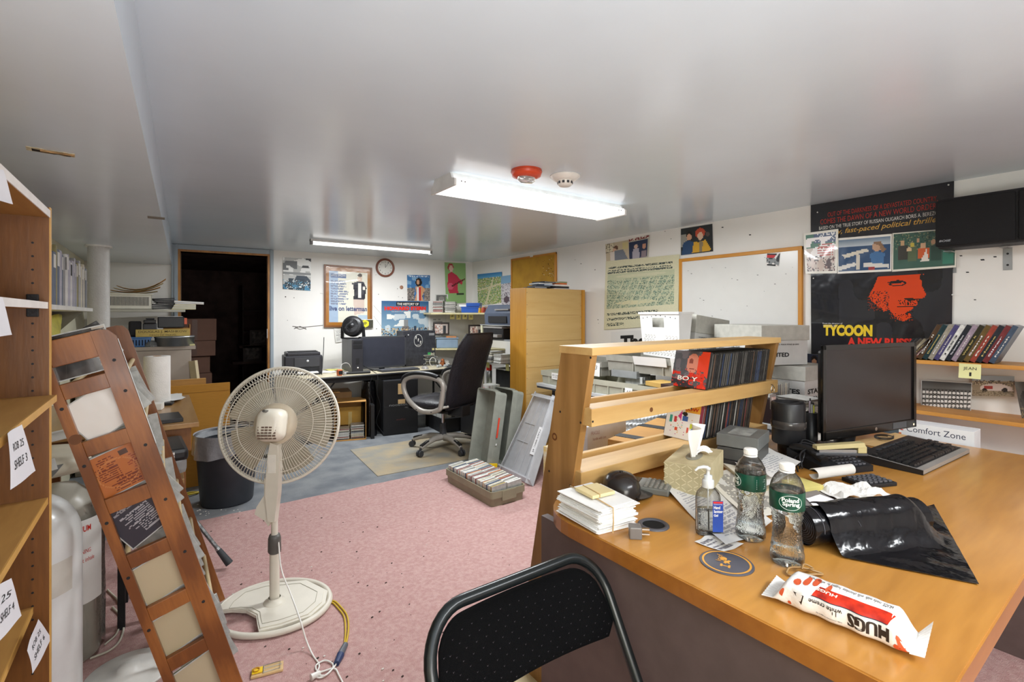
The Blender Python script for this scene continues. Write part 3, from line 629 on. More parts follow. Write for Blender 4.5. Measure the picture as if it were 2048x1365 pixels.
MB().lathe([(.0135, .110), (.0135, .126), (.012, .128), (.0095, .129), (.0095, .138), (.004, .139), (.004, .150), (.006, .151), (.006, .156), (0, .157)], n=24).build('pump_collar', mat('frosted_pump', '#dadcdb', .3, trans=.25), t)
MB().tube([(0, 0, .155), (-.01, 0, .157), (-.022, 0, .155), (-.03, 0, .148)], [.0045, .004, .0035, .0025], 8).build('pump_spout', _m['frosted_pump'], t)
MB().cyl((0, 0, .012), (0, 0, .112), .0018, n=8).build('dip_tube', _m['frosted_pump'], t)
sl = flat((.004, -.0188, .012), (.024, 0, 0), (0, 0, .072), (0, -1, 0))
b = MB(); b.grid(6, 2, lambda u, v: sl(u, v, 0)); b.build('label_panel', mat('blue_label', '#26469a', .35, var=.2), t)
b = MB(); letter(b, 'Hand', sl, .1, .74, .7, .84, bold=.02); letter(b, 'Sanitizer', sl, .1, .62, .95, .71, bold=.02); letter(b, 'Gel', sl, .1, .50, .5, .58, bold=.02); letter(b, 'Moisturizing', sl, .1, .87, .9, .91); b.build('lettering', M_paper, t)
b = MB(); b.add([sl(.05, .92, .0004), sl(.95, .92, .0004), sl(.95, .98, .0004), sl(.05, .98, .0004)], [(0, 1, 2, 3)]); b.build('label_strip', M_red, t)

# ---------------------------------------------------------------- paper goods on the desk
N_, L_, R_ = onz(1197, 1074, DZ), onz(1124, 1026, DZ), onz(1272, 1052, DZ)
ua = (R_-N_); ub = (L_-N_); la, lb = ua.length, ub.length; a0 = math.atan2(ua.y, ua.x)
t = thing('envelope_stack', 'stack of white envelopes held by a rubber band at the desk corner', 'envelopes', N_, a0)
em = MB().cbox(0, 0, 0, la, lb, .0022, .0006).mesh('envelope', M_paper); rg = random.Random(2)
for i in range(24):
    e = objm('envelope', em, t, (rg.uniform(-.006, .006)-.006*math.sin(i*.5), rg.uniform(-.004, .006), .0005+i*.00245), (0, 0, R(rg.uniform(-4, 4))))
    e.rotation_euler.y = R(rg.uniform(-.4, .4))
hz = .0605
M_band = mat('tan_rubber_band', '#b89a6a', .6)
b = MB(); zz = .0615
b.tube([(la*.30, -.009, 0.004), (la*.31, -.010, .03), (la*.32, -.008, zz), (la*.36, lb*.5, zz+.001), (la*.34, lb+.008, zz), (la*.33, lb+.009, .02)], .0016, 5); b.build('rubber_band', M_band, t)
t2 = thing('note_pad', 'tan note pad on top of the envelope stack', 'note pad', N_+Vector((0, 0, .063)), a0)
MB().cbox(.028, .055, 0, .10, .125, .008, .001).build('pad', mat('tan_pad', '#d9c795', .7, bump=.1), t2)
MB().tube([(.05, .054, .001), (.05, .0535, .009), (.052, .09, .0092), (.054, .126, .009)], .0012, 5).build('rubber_band', M_band, t2)
# plug
q = onz(1272, 1081, DZ)
t = thing('usb_charger', 'small grey plug charger lying by the desk grommet', 'charger', q, R(-42))
MB().cbox(-.014, -.0, .0, .014, .028, .028, .003).build('body', mat('warm_grey_plastic', '#6f6b69', .35), t)
for z in (.009, .020): MB().box(.014, .011, z-.0015, .032, .018, z+.0015).build('prong', M_chrome, t)
# mini helmet
q = onz(1243, 972, DZ)
t = thing('toy_batting_helmet', 'small black plastic batting helmet on the desk beside the calculator', 'helmet', (1.065, .945, DZ+.0005), R(-25))
M_hel = mat('dark_glossy_helmet', '#26211f', .22)
prof = [(.056, 0), (.057, .01), (.055, .03), (.048, .048), (.034, .060), (.016, .066), (0, .067)]
MB().lathe(prof, n=36, sx=.95, sy=1.08).build('shell', M_hel, t)
b = MB(); b.grid(16, 6, lambda u, v: Vector(((.052+v*.045*math.sin(math.pi*u)**.7)*math.sin((u-.5)*2.6+.0)*1.0+0, 0, 0)) if False else Vector(((.05+v*.042*math.sin(math.pi*u)**.6)*math.cos((u-.5)*2.4), (.056+v*.02)*math.sin((u-.5)*2.4), .012-.010*v*math.sin(math.pi*u)+.002)), thick=.002); b.build('brim', M_hel, t)
MB().lathe([(.0565, 0), (.0585, .001), (.0585, .004), (.0565, .005)], n=36, sx=.95, sy=1.08).build('rim', M_hel, t)
MB().cyl((0, 0, .066), (0, 0, .069), .005, n=12).build('button', M_hel, t)
# calculator
q = Vector((1.175, .925, DZ))
t = thing('calculator', 'grey desk calculator between the toy helmet and the tissue box', 'calculator', q, R(28))
MB().cbox(-.045, -.055, 0, .045, .07, .018, .004).build('body', mat('grey_green_plastic', '#6e6f6a', .45), t); kb = MB().cbox(-.005, -.004, 0, .005, .004, .003, .001).mesh('key', mat('pale_key', '#85837c', .5))
for i in range(6):
    for j in range(5): objm('key', kb, t, (-.035+i*.014, -.045+j*.014, .018))
MB().box(-.038, .035, .0182, .038, .058, .019).build('display', M_scr, t)
# tissue box
ta = math.atan2(.08, .21)
t = thing('tissue_box', 'patterned beige tissue box with a white tissue standing up', 'tissue box', (1.20, .90, DZ), ta)
bw, bd, bh = .225, .123, .085
MB().cbox(0, -bd, 0, bw, 0, bh, .002).build('carton', mat('tissue_carton', '#c3b691', .6, col2='#b0a37e', scale=24), t)
b = MB()
for i in range(7):
    for j in range(6):
        y = -bd+.010+i*.017; z = .008+j*.0128; b.add([(-.0006, y, z), (-.0006, y+.012, z+.008), (-.0006, y+.012, z+.011), (-.0006, y, z+.003)], [(0, 1, 2, 3)]) if (i+j) % 2 else b.add([(-.0006, y, z+.008), (-.0006, y+.012, z), (-.0006, y+.012, z+.003), (-.0006, y, z+.011)], [(0, 1, 2, 3)])
b.build('herringbone_print', mat('carton_print', '#d6cba8', .6), t)
MB().prism([(x+.105, y-bd/2) for x, y in [(.055*math.cos(k*.314), .022*math.sin(k*.314)) for k in range(20)]], .0006, (0, 0, bh+.0002)).build('opening', mat('carton_inside', '#8c8878', .8), t)
M_tis = mat('soft_white_tissue', '#e9e7e2', .85, var=.02)
def tis(u, v):
    a_ = (u-.5); sp = .020+.040*v*(1-.3*v); wv = .012*math.sin(u*13+v*2)*(.4+v)
    return Vector((.10+a_*2*sp*1.2+.012*v, -bd/2+wv-.010*v, bh-.004+.102*v*(1-.25*abs(a_))))
b = MB(); b.grid(26, 10, tis, thick=Vector((.0004, .0008, 0))); b.build('tissue', M_tis, t)
b = MB(); b.grid(10, 6, lambda u, v: Vector((.10+.02*u+.03*v, -bd/2-.005-.035*v+.006*math.sin(u*9), bh+.004+.03*v*(1-v)*1.5+.012*u)), thick=Vector((0, 0, .0006))); b.build('tissue', M_tis, t)
# papers
def sheet(name, label, cat, corners, z, ops=None, nx=30, ny=40, curl=.004, seed=0, tone=None, group=None):
    """corners as photo points of the sheet lying on the desk: tl tr br bl"""
    P4 = [onz(px, py, z) for px, py in corners]; c = sum(P4, Vector())/4
    tl, tr, br, bl = [p-c for p in P4]; rg = random.Random(seed); ph = rg.random()*6
    s = lambda u, v, d=0: (bl*(1-u)+br*u)*(1-v)+(tl*(1-u)+tr*u)*v+Vector((0, 0, d+curl*(max(0, (abs(u-.5)+abs(v-.5))-.55))*2+.0008*math.sin(u*7+ph)))
    me = inkmesh(name, s, nx, ny, ops or [('bg', '#e6e4df')], P2, seed); o = objm(name, me, None, c); setp(o, label, cat, group); return o
txt = [('bg', '#e4e2de'), ('rows', .1, .08, .9, .92, 22, '#b4b4b6')]
sheet('letter', 'printed page with a blue emblem under the sanitizer bottle', 'paper', [(1334, 985), (1420, 940), (1545, 1052), (1452, 1100)], DZ+.002, [('bg', '#cfcdc9'), ('rows', .08, .55, .6, .9, 9, '#a0a0a4'), ('rect', .55, .78, .66, .86, '#5a6480'), ('rows', .12, .1, .9, .45, 14, '#98989c')], 44, 60, .012, 1)
sheet('letter', 'white sheet sticking out beneath the tissue box and bottles', 'paper', [(1405, 950), (1480, 935), (1590, 1015), (1500, 1045)], DZ+.0035, [('bg', '#d8d3c6'), ('rows', .1, .1, .9, .9, 16, '#9a968e')], 30, 40, .008, 2)
sheet('receipt', 'small printed slip beneath the sanitizer bottle', 'receipt', [(1389, 1086), (1415, 1070), (1488, 1090), (1448, 1106)], DZ+.0012, [('bg', '#dddad6'), ('rows', .08, .1, .95, .9, 7, '#77757a')], 30, 14, .002, 3)
sheet('typed_page', 'white typed page fanned on the pile behind the water bottles', 'paper', [(1446, 883), (1500, 878), (1602, 930), (1542, 962)], DZ+.030, txt, 40, 50, .010, 4)
sheet('typed_page', 'lower typed page of the pile behind the water bottles', 'paper', [(1440, 900), (1495, 888), (1585, 945), (1530, 978)], DZ+.022, txt, 30, 40, .006, 8)
t = thing('paper_pile', 'thick pile of papers and folders behind the water bottles', 'papers', (0, 0, 0))
for i, (cs, cc) in enumerate([([(1430, 925), (1500, 897), (1600, 960), (1520, 990)], '#b7a98b'), ([(1425, 918), (1500, 890), (1590, 950), (1510, 985)], '#d6cfbd'), ([(1440, 912), (1500, 886), (1586, 945), (1520, 980)], '#c9b489'), ([(1430, 910), (1498, 884), (1592, 940), (1525, 975)], '#dcd9d2')]):
    P4 = [onz(px, py, DZ) for px, py in cs]; b = MB(); b.prism([(p.x, p.y) for p in P4][::-1], .0045, (0, 0, DZ+.0035+i*.0046)); b.build('folder' if i % 2 == 0 else 'sheets', mat('pile_%d' % i, cc, .7), t)
sheet('blank_page', 'blank white sheet lying left of the black bag roll', 'paper', [(1612, 998), (1640, 990), (1703, 1010), (1655, 1040)], DZ+.012, [('bg', '#e6e5e8')], 6, 6, .002, 5)
t = thing('notebook', 'dark thin notebook under the blank white sheet', 'notebook', (0, 0, 0))
P4 = [onz(px, py, DZ) for px, py in ((1560, 985), (1610, 975), (1712, 1030), (1650, 1062))]; b = MB(); b.prism([(p.x, p.y) for p in P4][::-1], .009, (0, 0, DZ+.0005)); b.build('cover', mat('taupe_cover', '#7d7774', .6), t)
# coaster
q = onz(1453, 1127, DZ)
t = thing('coaster', 'round grey cardboard coaster with an orange ring and emblem on the desk', 'coaster', q, R(25))
MB().lathe([(0, .0022), (.0515, .0022), (.0525, .001), (.0525, 0), (0, 0)], n=48).build('board', mat('coaster_grey', '#4b4a52', .6), t)
M_or = mat('coaster_orange', '#d0953a', .6)
b = MB(); b.lathe([(.0435, .0025), (.0475, .0025)], n=48); b.build('ring_print', M_or, t)
b = MB(); s = flat((-.03, -.03, .0025), (.06, 0, 0), (0, .06, 0), (0, 0, 1))
b.add([s(*p) for p in ((.1, .35), (.3, .35), (.3, .42), (.22, .42), (.22, .6), (.3, .6), (.3, .67), (.12, .67), (.12, .6), (.17, .6), (.17, .42), (.1, .42))], [tuple(range(12))])
b.add([s(*p) for p in ((.38, .38), (.52, .42), (.62, .36), (.66, .44), (.58, .5), (.64, .58), (.55, .62), (.5, .56), (.42, .6), (.36, .52), (.44, .48))], [tuple(range(11))])
b.add([s(.7+.14*math.cos(k*.5), .62+.12*math.sin(k*.5)) for k in range(12)], [tuple(range(12))]); letter(b, 'loof', s, .45, .66, .95, .85); b.build('emblem_print', M_or, t)
# brown band loops
q = onz(1607, 1152, DZ); b = MB()
b.tube(spline([(-.03, .012, .003), (-.015, .018, .008), (.006, .008, .010), (.03, -.006, .005), (.034, -.012, .003), (.015, -.012, .006), (-.01, -.004, .004), (-.03, .004, .003), (-.03, .012, .003)]), .0022, 6); b.tube(spline([(0, .004, .01), (.015, .012, .014), (.028, .004, .008), (.012, -.004, .012)]), .0018, 6)
b.build('rubber_band', mat('brown_rubber_band', '#9c7a4c', .5), loc=q+Vector((0, 0, .0006)), rz=R(-20), label='brown rubber band lying by the nearer water bottle', cat='rubber band')

# ---------------------------------------------------------------- cookie packet
A_, B_ = Vector((.905, .443, DZ)), Vector((.925, .243, DZ)); pl = (B_-A_).length
t = thing('cookie_packet', 'white and red cookie packet lying at the near desk corner', 'packet', (A_+B_)/2+Vector((.018, .0, 0)), math.atan2(B_.y-A_.y, B_.x-A_.x))
M_film = mat('white_wrapper_film', '#e2dfdb', .25, var=.02, bump=.3, bscale=45)
HL = pl/2
def pk(u, v):   # u along, v around
    x = -HL+u*2*HL; e = min(1, min(u, 1-u)*7); e = e*e*(3-2*e); a_ = v*2*math.pi
    w2, h2 = .036*(.95+.05*e)+.002*math.sin(u*30), .022*e+.0008
    cx, sx_ = math.cos(a_), math.sin(a_); p = .55
    y = math.copysign(abs(cx)**p, cx)*w2; z = math.copysign(abs(sx_)**p, sx_)*h2
    wr = .0012*math.sin(u*40+v*9)*(1-e)
    return Vector((x, y, .0235*(.35+.65*e)+z+wr))
b = MB(); b.grid(44, 32, pk); b.build('wrapper', M_film, t)
for sgn in (-1, 1):
    b = MB(); b.grid(4, 26, lambda u, v: Vector((sgn*(HL-.004+u*.018), -.036+v*.072, .009+.0012*math.sin(v*60)+u*.003*sgn+(.024*v if sgn > 0 else .01*v)*u)), thick=.0006); b.build('crimped_end', M_film, t)
def psf(u, v, d=0):      # u along the packet from its far end, v around it
    p = pk(u, v); n_ = Vector((0, p.y*.5, p.z-.0235))
    return p+n_.normalized()*d
def patch(b, u0, v0, u1, v1, nx=16, ny=5, off=.0006, skew=0): b.grid(nx, ny, lambda u, v: psf(u0+(u1-u0)*u+skew*v, v0+(v1-v0)*v, off))
b = MB(); patch(b, .36, .265, .88, .425, skew=-.03); b.build('red_band', mat('red_wrapper_print', '#cc2f12', .25, col2='#8e1a0c', scale=60), t)
b = MB(); patch(b, .33, .425, .85, .437, skew=-.01); b.build('navy_line', mat('navy_print', '#2b2838', .4), t)
tx = lambda u, v, d=0: psf(.93-.86*u, .447+.145*v, d)
b = MB(); letter(b, 'HUGS', tx, .08, .12, .40, .62, bold=.05); letter(b, 'white creme', tx, .44, .14, .72, .40, bold=.01); letter(b, 'milk chocolate hugged by', tx, .44, .55, .66, .68); b.add([tx(.78, .45, .0006), tx(.86, .10, .0006), tx(.76, .10, .0006)], [(0, 1, 2)])
tx2 = lambda u, v, d=0: psf(.93-.86*u, .20+.06*v, d)
letter(b, 'HUGS  made with  milk chocolate  hugged by  white creme', tx2, .1, .1, .8, .8); b.build('lettering', mat('dark_wrapper_ink', '#2e2420', .5), t)
b = MB(); tx3 = lambda u, v, d=0: psf(.93-.86*u, .285+.05*v, d); letter(b, 'HUGS', tx3, .50, .1, .68, .9, bold=.03, off=.0012); b.build('band_lettering', mat('pale_wrapper_ink', '#f2d9c8', .5), t)
b = MB(); rg = random.Random(6)
for (u, v, r_) in ((.10, .47, .004), (.16, .55, .003), (.93, .47, .006), (.95, .53, .005), (.91, .55, .005), (.2, .31, .006), (.26, .27, .005), (.32, .24, .005), (.42, .27, .004)): b.add([psf(u+r_*math.cos(k*.7)/pl, v+r_*math.sin(k*.7)/.12, .0007) for k in range(9)], [tuple(range(9))])
b.build('dot_print', kind='stuff', parent=t, mats=mat('orange_wrapper_print', '#c0502c', .4))

# ---------------------------------------------------------------- black bag roll with its loose sheet
M_bag = mat('black_bin_liner', '#0c0c0f', .16, var=.2, bump=.45, bscale=20, scale=20)
ra, rb_ = Vector((1.165, .505, 0)), Vector((1.47, .365, 0)); rd = (rb_-ra).normalized(); rn = Vector((rd.y, -rd.x, 0)); rr = .040
t = thing('bin_liner_roll', 'roll of black bin liners with one bag pulled loose on the desk', 'bin liners', (ra.x, ra.y, DZ), math.atan2(rd.y, rd.x))
b = MB(); b.tube([(0+.31*k/12, 0, rr+.002) for k in range(13)], [rr*(1+.02*math.sin(k*2.1)) for k in range(13)], 28, caps=False); b.build('roll', M_bag, t)
b = MB(); sp = [Vector((.001+.004*(1-k/130), (rr-k*.00024)*math.cos(k*.33), rr+.002+(rr-k*.00024)*math.sin(k*.33))) for k in range(130)]; b.tube(sp, .0007, 4); b.build('rolled_end', mat('liner_edge', '#3a3b44', .3), t)
MB().lathe([(0, 0), (rr*.99, 0)], n=28, mtx=Matrix.Rotation(R(-90), 4, 'Y'), c=(.006, 0, rr+.002)).build('end_face', mat('liner_end', '#101014', .4), t)
Lc = Matrix.Rotation(-math.atan2(rd.y, rd.x), 3, 'Z')
def loc2(px, py): q = onz(px, py, DZ)-Vector((ra.x, ra.y, DZ)); return Lc @ q
e0, e1 = loc2(1672, 1112), loc2(1958, 1172)       # near edge of the loose bag
f1 = loc2(1868, 1012)                              # far right corner
e0b = Vector((.045, -.055, 0))
def bagsurf(u, v):
    x0 = .05+.36*u
    p0 = Vector((.035, -.07, 0))*(1-u)+e1*u          # near edge
    p1 = Vector((.035, .02, 0))*(1-u)+f1*u           # far edge
    p = p0*(1-v)+p1*v
    fade = 1 if p.x < .27 else max(0, 1-(p.x-.27)/.075); fade = fade*fade*(3-2*fade)
    y = p.y; tz = 0
    if abs(y) < rr+.001: tz = rr+.0035+math.sqrt(max(0, (rr+.0015)**2-y*y))
    elif y < 0: q = (-y-rr)/.035; tz = (rr+.003)*max(0, 1-q)**1.6
    else: q = (y-rr)/.03; tz = (rr+.003)*max(0, 1-q)**1.6
    wr = .0022*math.sin(p.x*60+y*20)*math.sin(y*55+p.x*12)+.0035*math.exp(-((p.x-.36)/.05)**2)*(math.sin(y*70+p.x*30)+.6*math.sin(p.x*130-y*40))
    edge = min(1, min(v, 1-v, 1-u)*8+.0)
    return Vector((p.x, y, .003+tz*fade+max(0, wr+.003)*(.25+.75*edge)))
b = MB(); b.grid(90, 56, bagsurf, thick=.0008); b.build('loose_bag', M_bag, t)
b = MB(); b.tube([(.02+.0*k, rr*1.03*math.cos(k*.2), rr+.002+rr*1.03*math.sin(k*.2)) for k in range(17)], .0007, 4); b.tube([(.10+.012*math.sin(k*.5), rr*1.08*math.cos(k*.2), rr+.004+rr*1.08*math.sin(k*.2)) for k in range(16)], .0005, 4); b.build('seam', mat('liner_seam', '#55565e', .3), t)

# ---------------------------------------------------------------- clutter behind the bottles
# grey box
t = thing('metal_box', 'grey two-piece box on the desk in front of the lower CD row', 'box', (1.58, .82, DZ+.026), R(15))
M_gb = mat('grey_green_card', '#6b6d6b', .4, var=.1); 
MB().cbox(0, 0, 0, .155, .128, .040, .002).build('base', mat('dark_grey_green', '#4a4a48', .45), t)
MB().cbox(-.002, -.002, .043, .157, .130, .084, .002).build('lid', M_gb, t)
MB().box(.02, .03, .0842, .13, .10, .0848).build('dusty_patch', mat('dusty_grey', '#9ea09c', .7, col2='#7b7d79', scale=30), t)
t = thing('book', 'dark book lying under the grey two-piece box', 'book', (1.57, .815, DZ+.0), R(13)); MB().cbox(0, 0, .0006, .17, .13, .025, .002).build('cover', mat('dark_book', '#2e2b2a', .6), t)
# black organiser
q = Vector((1.93, .84, DZ))
t = thing('pen_organizer', 'black round desk organizer full of pens beside the grey box', 'organizer', q)
MB().lathe([(0, .002), (.075, .002), (.078, .006), (.078, .035), (.07, .045), (0, .045)], n=32).build('base', M_blk, t)
MB().lathe([(.052, .045), (.055, .05), (.055, .19), (.052, .195), (.048, .195), (.048, .06)], (-.055, .02, 0), n=28).build('cup', M_blk, t)
MB().lathe([(.022, .04), (.022, .15), (.02, .15), (.02, .05)], (.045, -.015, 0), n=18).build('cup', M_blk, t)
MB().lathe([(.056, .10), (.058, .103), (.058, .125), (.056, .128)], (-.055, .02, 0), n=28).build('band', mat('smoke_plastic', '#3b3735', .15), t)
b = MB(); b.tube([(-.10, 0, .19), (-.055, -.03, .20), (-.01, 0, .185), (.02, .01, .16)], .004, 6); b.build('arm', M_blk, t)
for nm, lab, dx, dy, h, col in (('pen', 'pale pen standing in the black organizer', .045, -.012, .20, '#b8a9b8'), ('marker', 'yellow highlighter standing in the black organizer', .052, -.020, .185, '#cfd04a'), ('pen', 'grey pen standing in the black organizer', .038, -.02, .19, '#8c8c90')):
    tt = thing(nm, lab, 'pen', q+Vector((dx, dy, .051))); MB().cyl((0, 0, 0), (.004, .002, h-.06), .0045, n=10).build('barrel', mat('pen_'+col[1:], col, .4), tt); MB().cyl((.004, .002, h-.06), (.0045, .0022, h-.05), .0028, n=8).build('tip', M_blk, tt)
# key ring badge hanging from the rack
t = thing('badge', 'clear name badge on a key ring hanging from the rack rail', 'badge', (1.875, .917, .985))
MB().cyl((0, -.001, 0), (0, .006, 0), .002, n=8).build('hook', M_chrome, t)
MB().tube([(.012*math.cos(k*.393), 0, -.017+.014*math.sin(k*.393)) for k in range(16)], .0012, 6, closed=True).build('ring', M_chrome, t)
MB().cbox(-.02, -.003, -.09, .02, .001, -.035, .001).build('holder', mat('badge_plastic', '#7a6f6a', .2), t); MB().box(-.015, -.0036, -.084, .015, -.003, -.045).build('photo', mat('badge_photo', '#9a4a44', .4, col2='#c9bfb4', scale=60), t)
# telephone, cables, stapler
q = onz(1655, 935, DZ)
t = thing('telephone', 'black corded telephone half buried in clutter by the monitor', 'telephone', (1.83, .705, DZ), R(-20))
b = MB(); b.add([(-.09, -.07, .001), (.10, -.07, .001), (.10, .09, .001), (-.09, .09, .001), (-.09, -.07, .02), (.10, -.07, .02), (.10, .09, .05), (-.09, .09, .05)], [(0, 3, 2, 1), (4, 5, 6, 7), (0, 1, 5, 4), (1, 2, 6, 5), (2, 3, 7, 6), (3, 0, 4, 7)]); b.build('body', M_blk2, t)
kb = MB().cbox(-.006, -.005, 0, .006, .005, .005, .001).mesh('key', mat('grey_key', '#55555a', .45))
for i in range(4):
    for j in range(6): objm('key', kb, t, (-.01+j*.017, -.055+i*.018, .021+.0034*i))
b = MB(); b.tube(spline([(-.08, -.05, .045), (-.078, 0, .062), (-.076, .05, .06), (-.07, .085, .05)]), .014, 12); b.build('handset', M_blk, t)
b = MB(); rg = random.Random(12)
for k in range(5):
    b.tube(spline([(-.14+rg.uniform(-.03, .03), -.02+rg.uniform(-.04, .04), .006+rg.random()*.02), (-.12+rg.random()*.05, .03+rg.uniform(-.03, .03), .03+rg.random()*.03), (-.05+rg.random()*.05, .05+rg.uniform(-.03, .05), .05+rg.random()*.02), (.02+rg.random()*.05, .08, .045)]), .0028, 6)
b.build('cord', M_blk, t)
t = thing('stapler', 'beige desk stapler lying across the black telephone', 'stapler', (1.80, .665, DZ+.058), R(-38))
b = MB(); b.add([(-.08, -.014, .018), (.075, -.014, .028), (.075, .014, .028), (-.08, .014, .018), (-.08, -.012, .03), (.07, -.012, .042), (.07, .012, .042), (-.08, .012, .03)], [(0, 3, 2, 1), (4, 5, 6, 7), (0, 1, 5, 4), (1, 2, 6, 5), (2, 3, 7, 6), (3, 0, 4, 7)]); b.build('arm', mat('beige_enamel', '#b3a678', .4), t)
MB().cbox(-.085, -.016, 0, .08, .016, .008, .002).build('base', M_dk, t); MB().box(-.07, -.008, .008, .068, .008, .018).build('magazine', M_steel, t); MB().cbox(.05, -.013, .008, .078, .013, .03, .002).build('nose', _m['beige_enamel'], t)
t = thing('number_pad', 'small black number pad beside the folded white paper', 'keypad', (1.755, .57, DZ), R(-22))
MB().cbox(-.06, -.04, 0, .06, .04, .012, .003).build('case', M_blk2, t)
for i in range(6):
    for j in range(4): objm('key', kb, t, (-.047+i*.018, -.028+j*.018, .012))
M_foldp = mat('folded_paper', '#cbc6bf', .8, var=.04)
b = MB(); b.grid(12, 16, lambda u, v: Vector((-.07+.14*u, .018*math.cos(v*5.2+.6)*(1-.2*u), .019+.015*math.sin(v*5.2+.6)+.004*u)), thick=Vector((0, 0, .001))); b.build('folded_paper', M_foldp, loc=(1.64, .625, DZ+.022), rz=R(-22), label='rolled folded white paper beside the black number pad', cat='paper')
b = MB(); rg = random.Random(15); nz_ = [[rg.random() for _ in range(9)] for _ in range(7)]
b.grid(16, 12, lambda u, v: Vector((-.09+.18*u, -.05+.1*v+.01*math.sin(u*9), .003+.02*abs(math.sin(u*8+v*5))*abs(math.sin(v*7+u*3))*(1 if .1 < u < .9 else .2))), smooth=False, thick=.0006); b.build('crumpled_paper', mat('crumpled_paper', '#d8d5d0', .8), loc=(1.61, .555, DZ+.002), rz=R(-28), label='crumpled white tissue paper in front of the folded paper', cat='paper')
t = thing('sticky_notes', 'yellow sticky note pad between the bottles and folded paper', 'note pad', (1.535, .665, DZ+.002), R(-15)); MB().cbox(-.038, -.038, .0005, .038, .038, .018, .001).build('pad', mat('note_pad_yellow', '#cdbf72', .7), t)
t = thing('folder', 'dark brown folder under the crumpled paper and sticky notes', 'folder', (1.60, .60, DZ), R(-20)); MB().cbox(-.11, -.05, .0002, .05, .05, .0018, .0004).build('cover', mat('dark_folder', '#3a2c28', .7), t)
b = MB(); rg = random.Random(16)
for k in range(9):
    a_, c_ = rg.uniform(0, 6.28), rg.uniform(.02, .06); p0 = Vector((rg.uniform(-.08, .08), rg.uniform(-.05, .05), .004+k*.0016)); b.tube(spline([p0, p0+Vector((c_*math.cos(a_), c_*math.sin(a_), .008)), p0+Vector((c_*1.6*math.cos(a_+.7), c_*1.6*math.sin(a_+.7), .002))]), .002, 5)
b.build('cable_tangle', mat('dusty_cable', '#4b4643', .6), loc=(1.93, .70, DZ), label='tangle of dusty dark cables beside the monitor stand', cat='cables', kind='stuff')
t = thing('lint_pad', 'grey fuzzy cloth lump between the organizer and the monitor', 'cloth', (2.03, .80, DZ)); b = MB(); b.lathe([(.045, 0), (.047, .015), (.035, .034), (.015, .042), (0, .043)], n=20, sx=1.1, sy=.8); b.build('cloth', mat('fuzzy_grey_cloth', '#7d7570', .95, bump=.9, bscale=300, var=.3, scale=120), t)
sheet('envelope', 'white envelopes lying behind the fuzzy grey cloth', 'paper', [(1615, 868), (1660, 862), (1690, 885), (1640, 893)], DZ+.004, [('bg', '#dcd6cc')], 6, 6, .003, 30)
sheet('cardboard_sheet', 'tan cardboard sheet lying under the monitor foot', 'cardboard', [(1700, 885), (1790, 866), (1860, 882), (1775, 898)], DZ+.0015, [('bg', '#bf9b68'), ('noise', .05)], 12, 12, .0, 31)
t = thing('cable_coil', 'thin black cable coil lying behind the monitor foot', 'cable', onz(1768, 880, DZ)+Vector((0, 0, .0052)))
b = MB(); b.tube([(.045*math.cos(k*.26), .03*math.sin(k*.26), .002+.0002*k) for k in range(46)], .0022, 6); b.build('loop', M_blk, t)
# CD stack behind the monitor
rg = random.Random(33)
for i in range(14):
    c = rg.choice(['white', 'pale grey', 'dark grey', 'cream', 'dull red', 'pale grey', 'white'])
    m = basis(Vector((2.27+rg.uniform(-.006, .006), .965+rg.uniform(-.006, .006), DZ+.0102*(i+1)+.0012)), (0, 0, -1), (0, -1, 0) if False else (math.sin(.15), math.cos(.15)*-1*-1, 0), (math.cos(.15), -math.sin(.15), 0))
    x = objm('cd_case', cdget(c, True)); x.matrix_basis = m
    setp(x, '%s CD case, %s up in the stack behind the monitor' % (c, nth(i)), 'CD case', 'CD cases stacked flat behind the black monitor')
# ================================================================= the right wall
NR = Vector((-1, 0, 0))
def wprint(name, label, cat, px4, wall, ops, nx=36, ny=44, off=.003, letters=(), seed=0, curl=.002, mt=None, group=None, partname='print'):
    """px4: tl tr br bl in the photograph; wall 'r' or 'f'"""
    f = (lambda p, o: onx(p[0], p[1], XR-o)) if wall == 'r' else (lambda p, o: onf(p[0], p[1], o))
    n = NR if wall == 'r' else FN
    P4 = [f(p, off) for p in px4]; c = sum(P4, Vector())/4; s = quadsurf(*[p-c for p in P4], n, curl)
    tt = thing(name, label, cat, c, group=group)
    objm(partname, inkmesh(partname, s, nx, ny, ops, mt or P2, seed), tt)
    for col, items in letters:
        b = MB()
        for it in items: letter(b, it[0], s, *it[1:5], bold=(it[5] if len(it) > 5 else 0), shear=(it[6] if len(it) > 6 else 0), off=.0008)
        b.build('lettering', col, tt)
    return tt, s
M_wi = mat('print_white_ink', '#d9d6d0', .5); M_gold = mat('print_gold_ink', '#c79a45', .5)
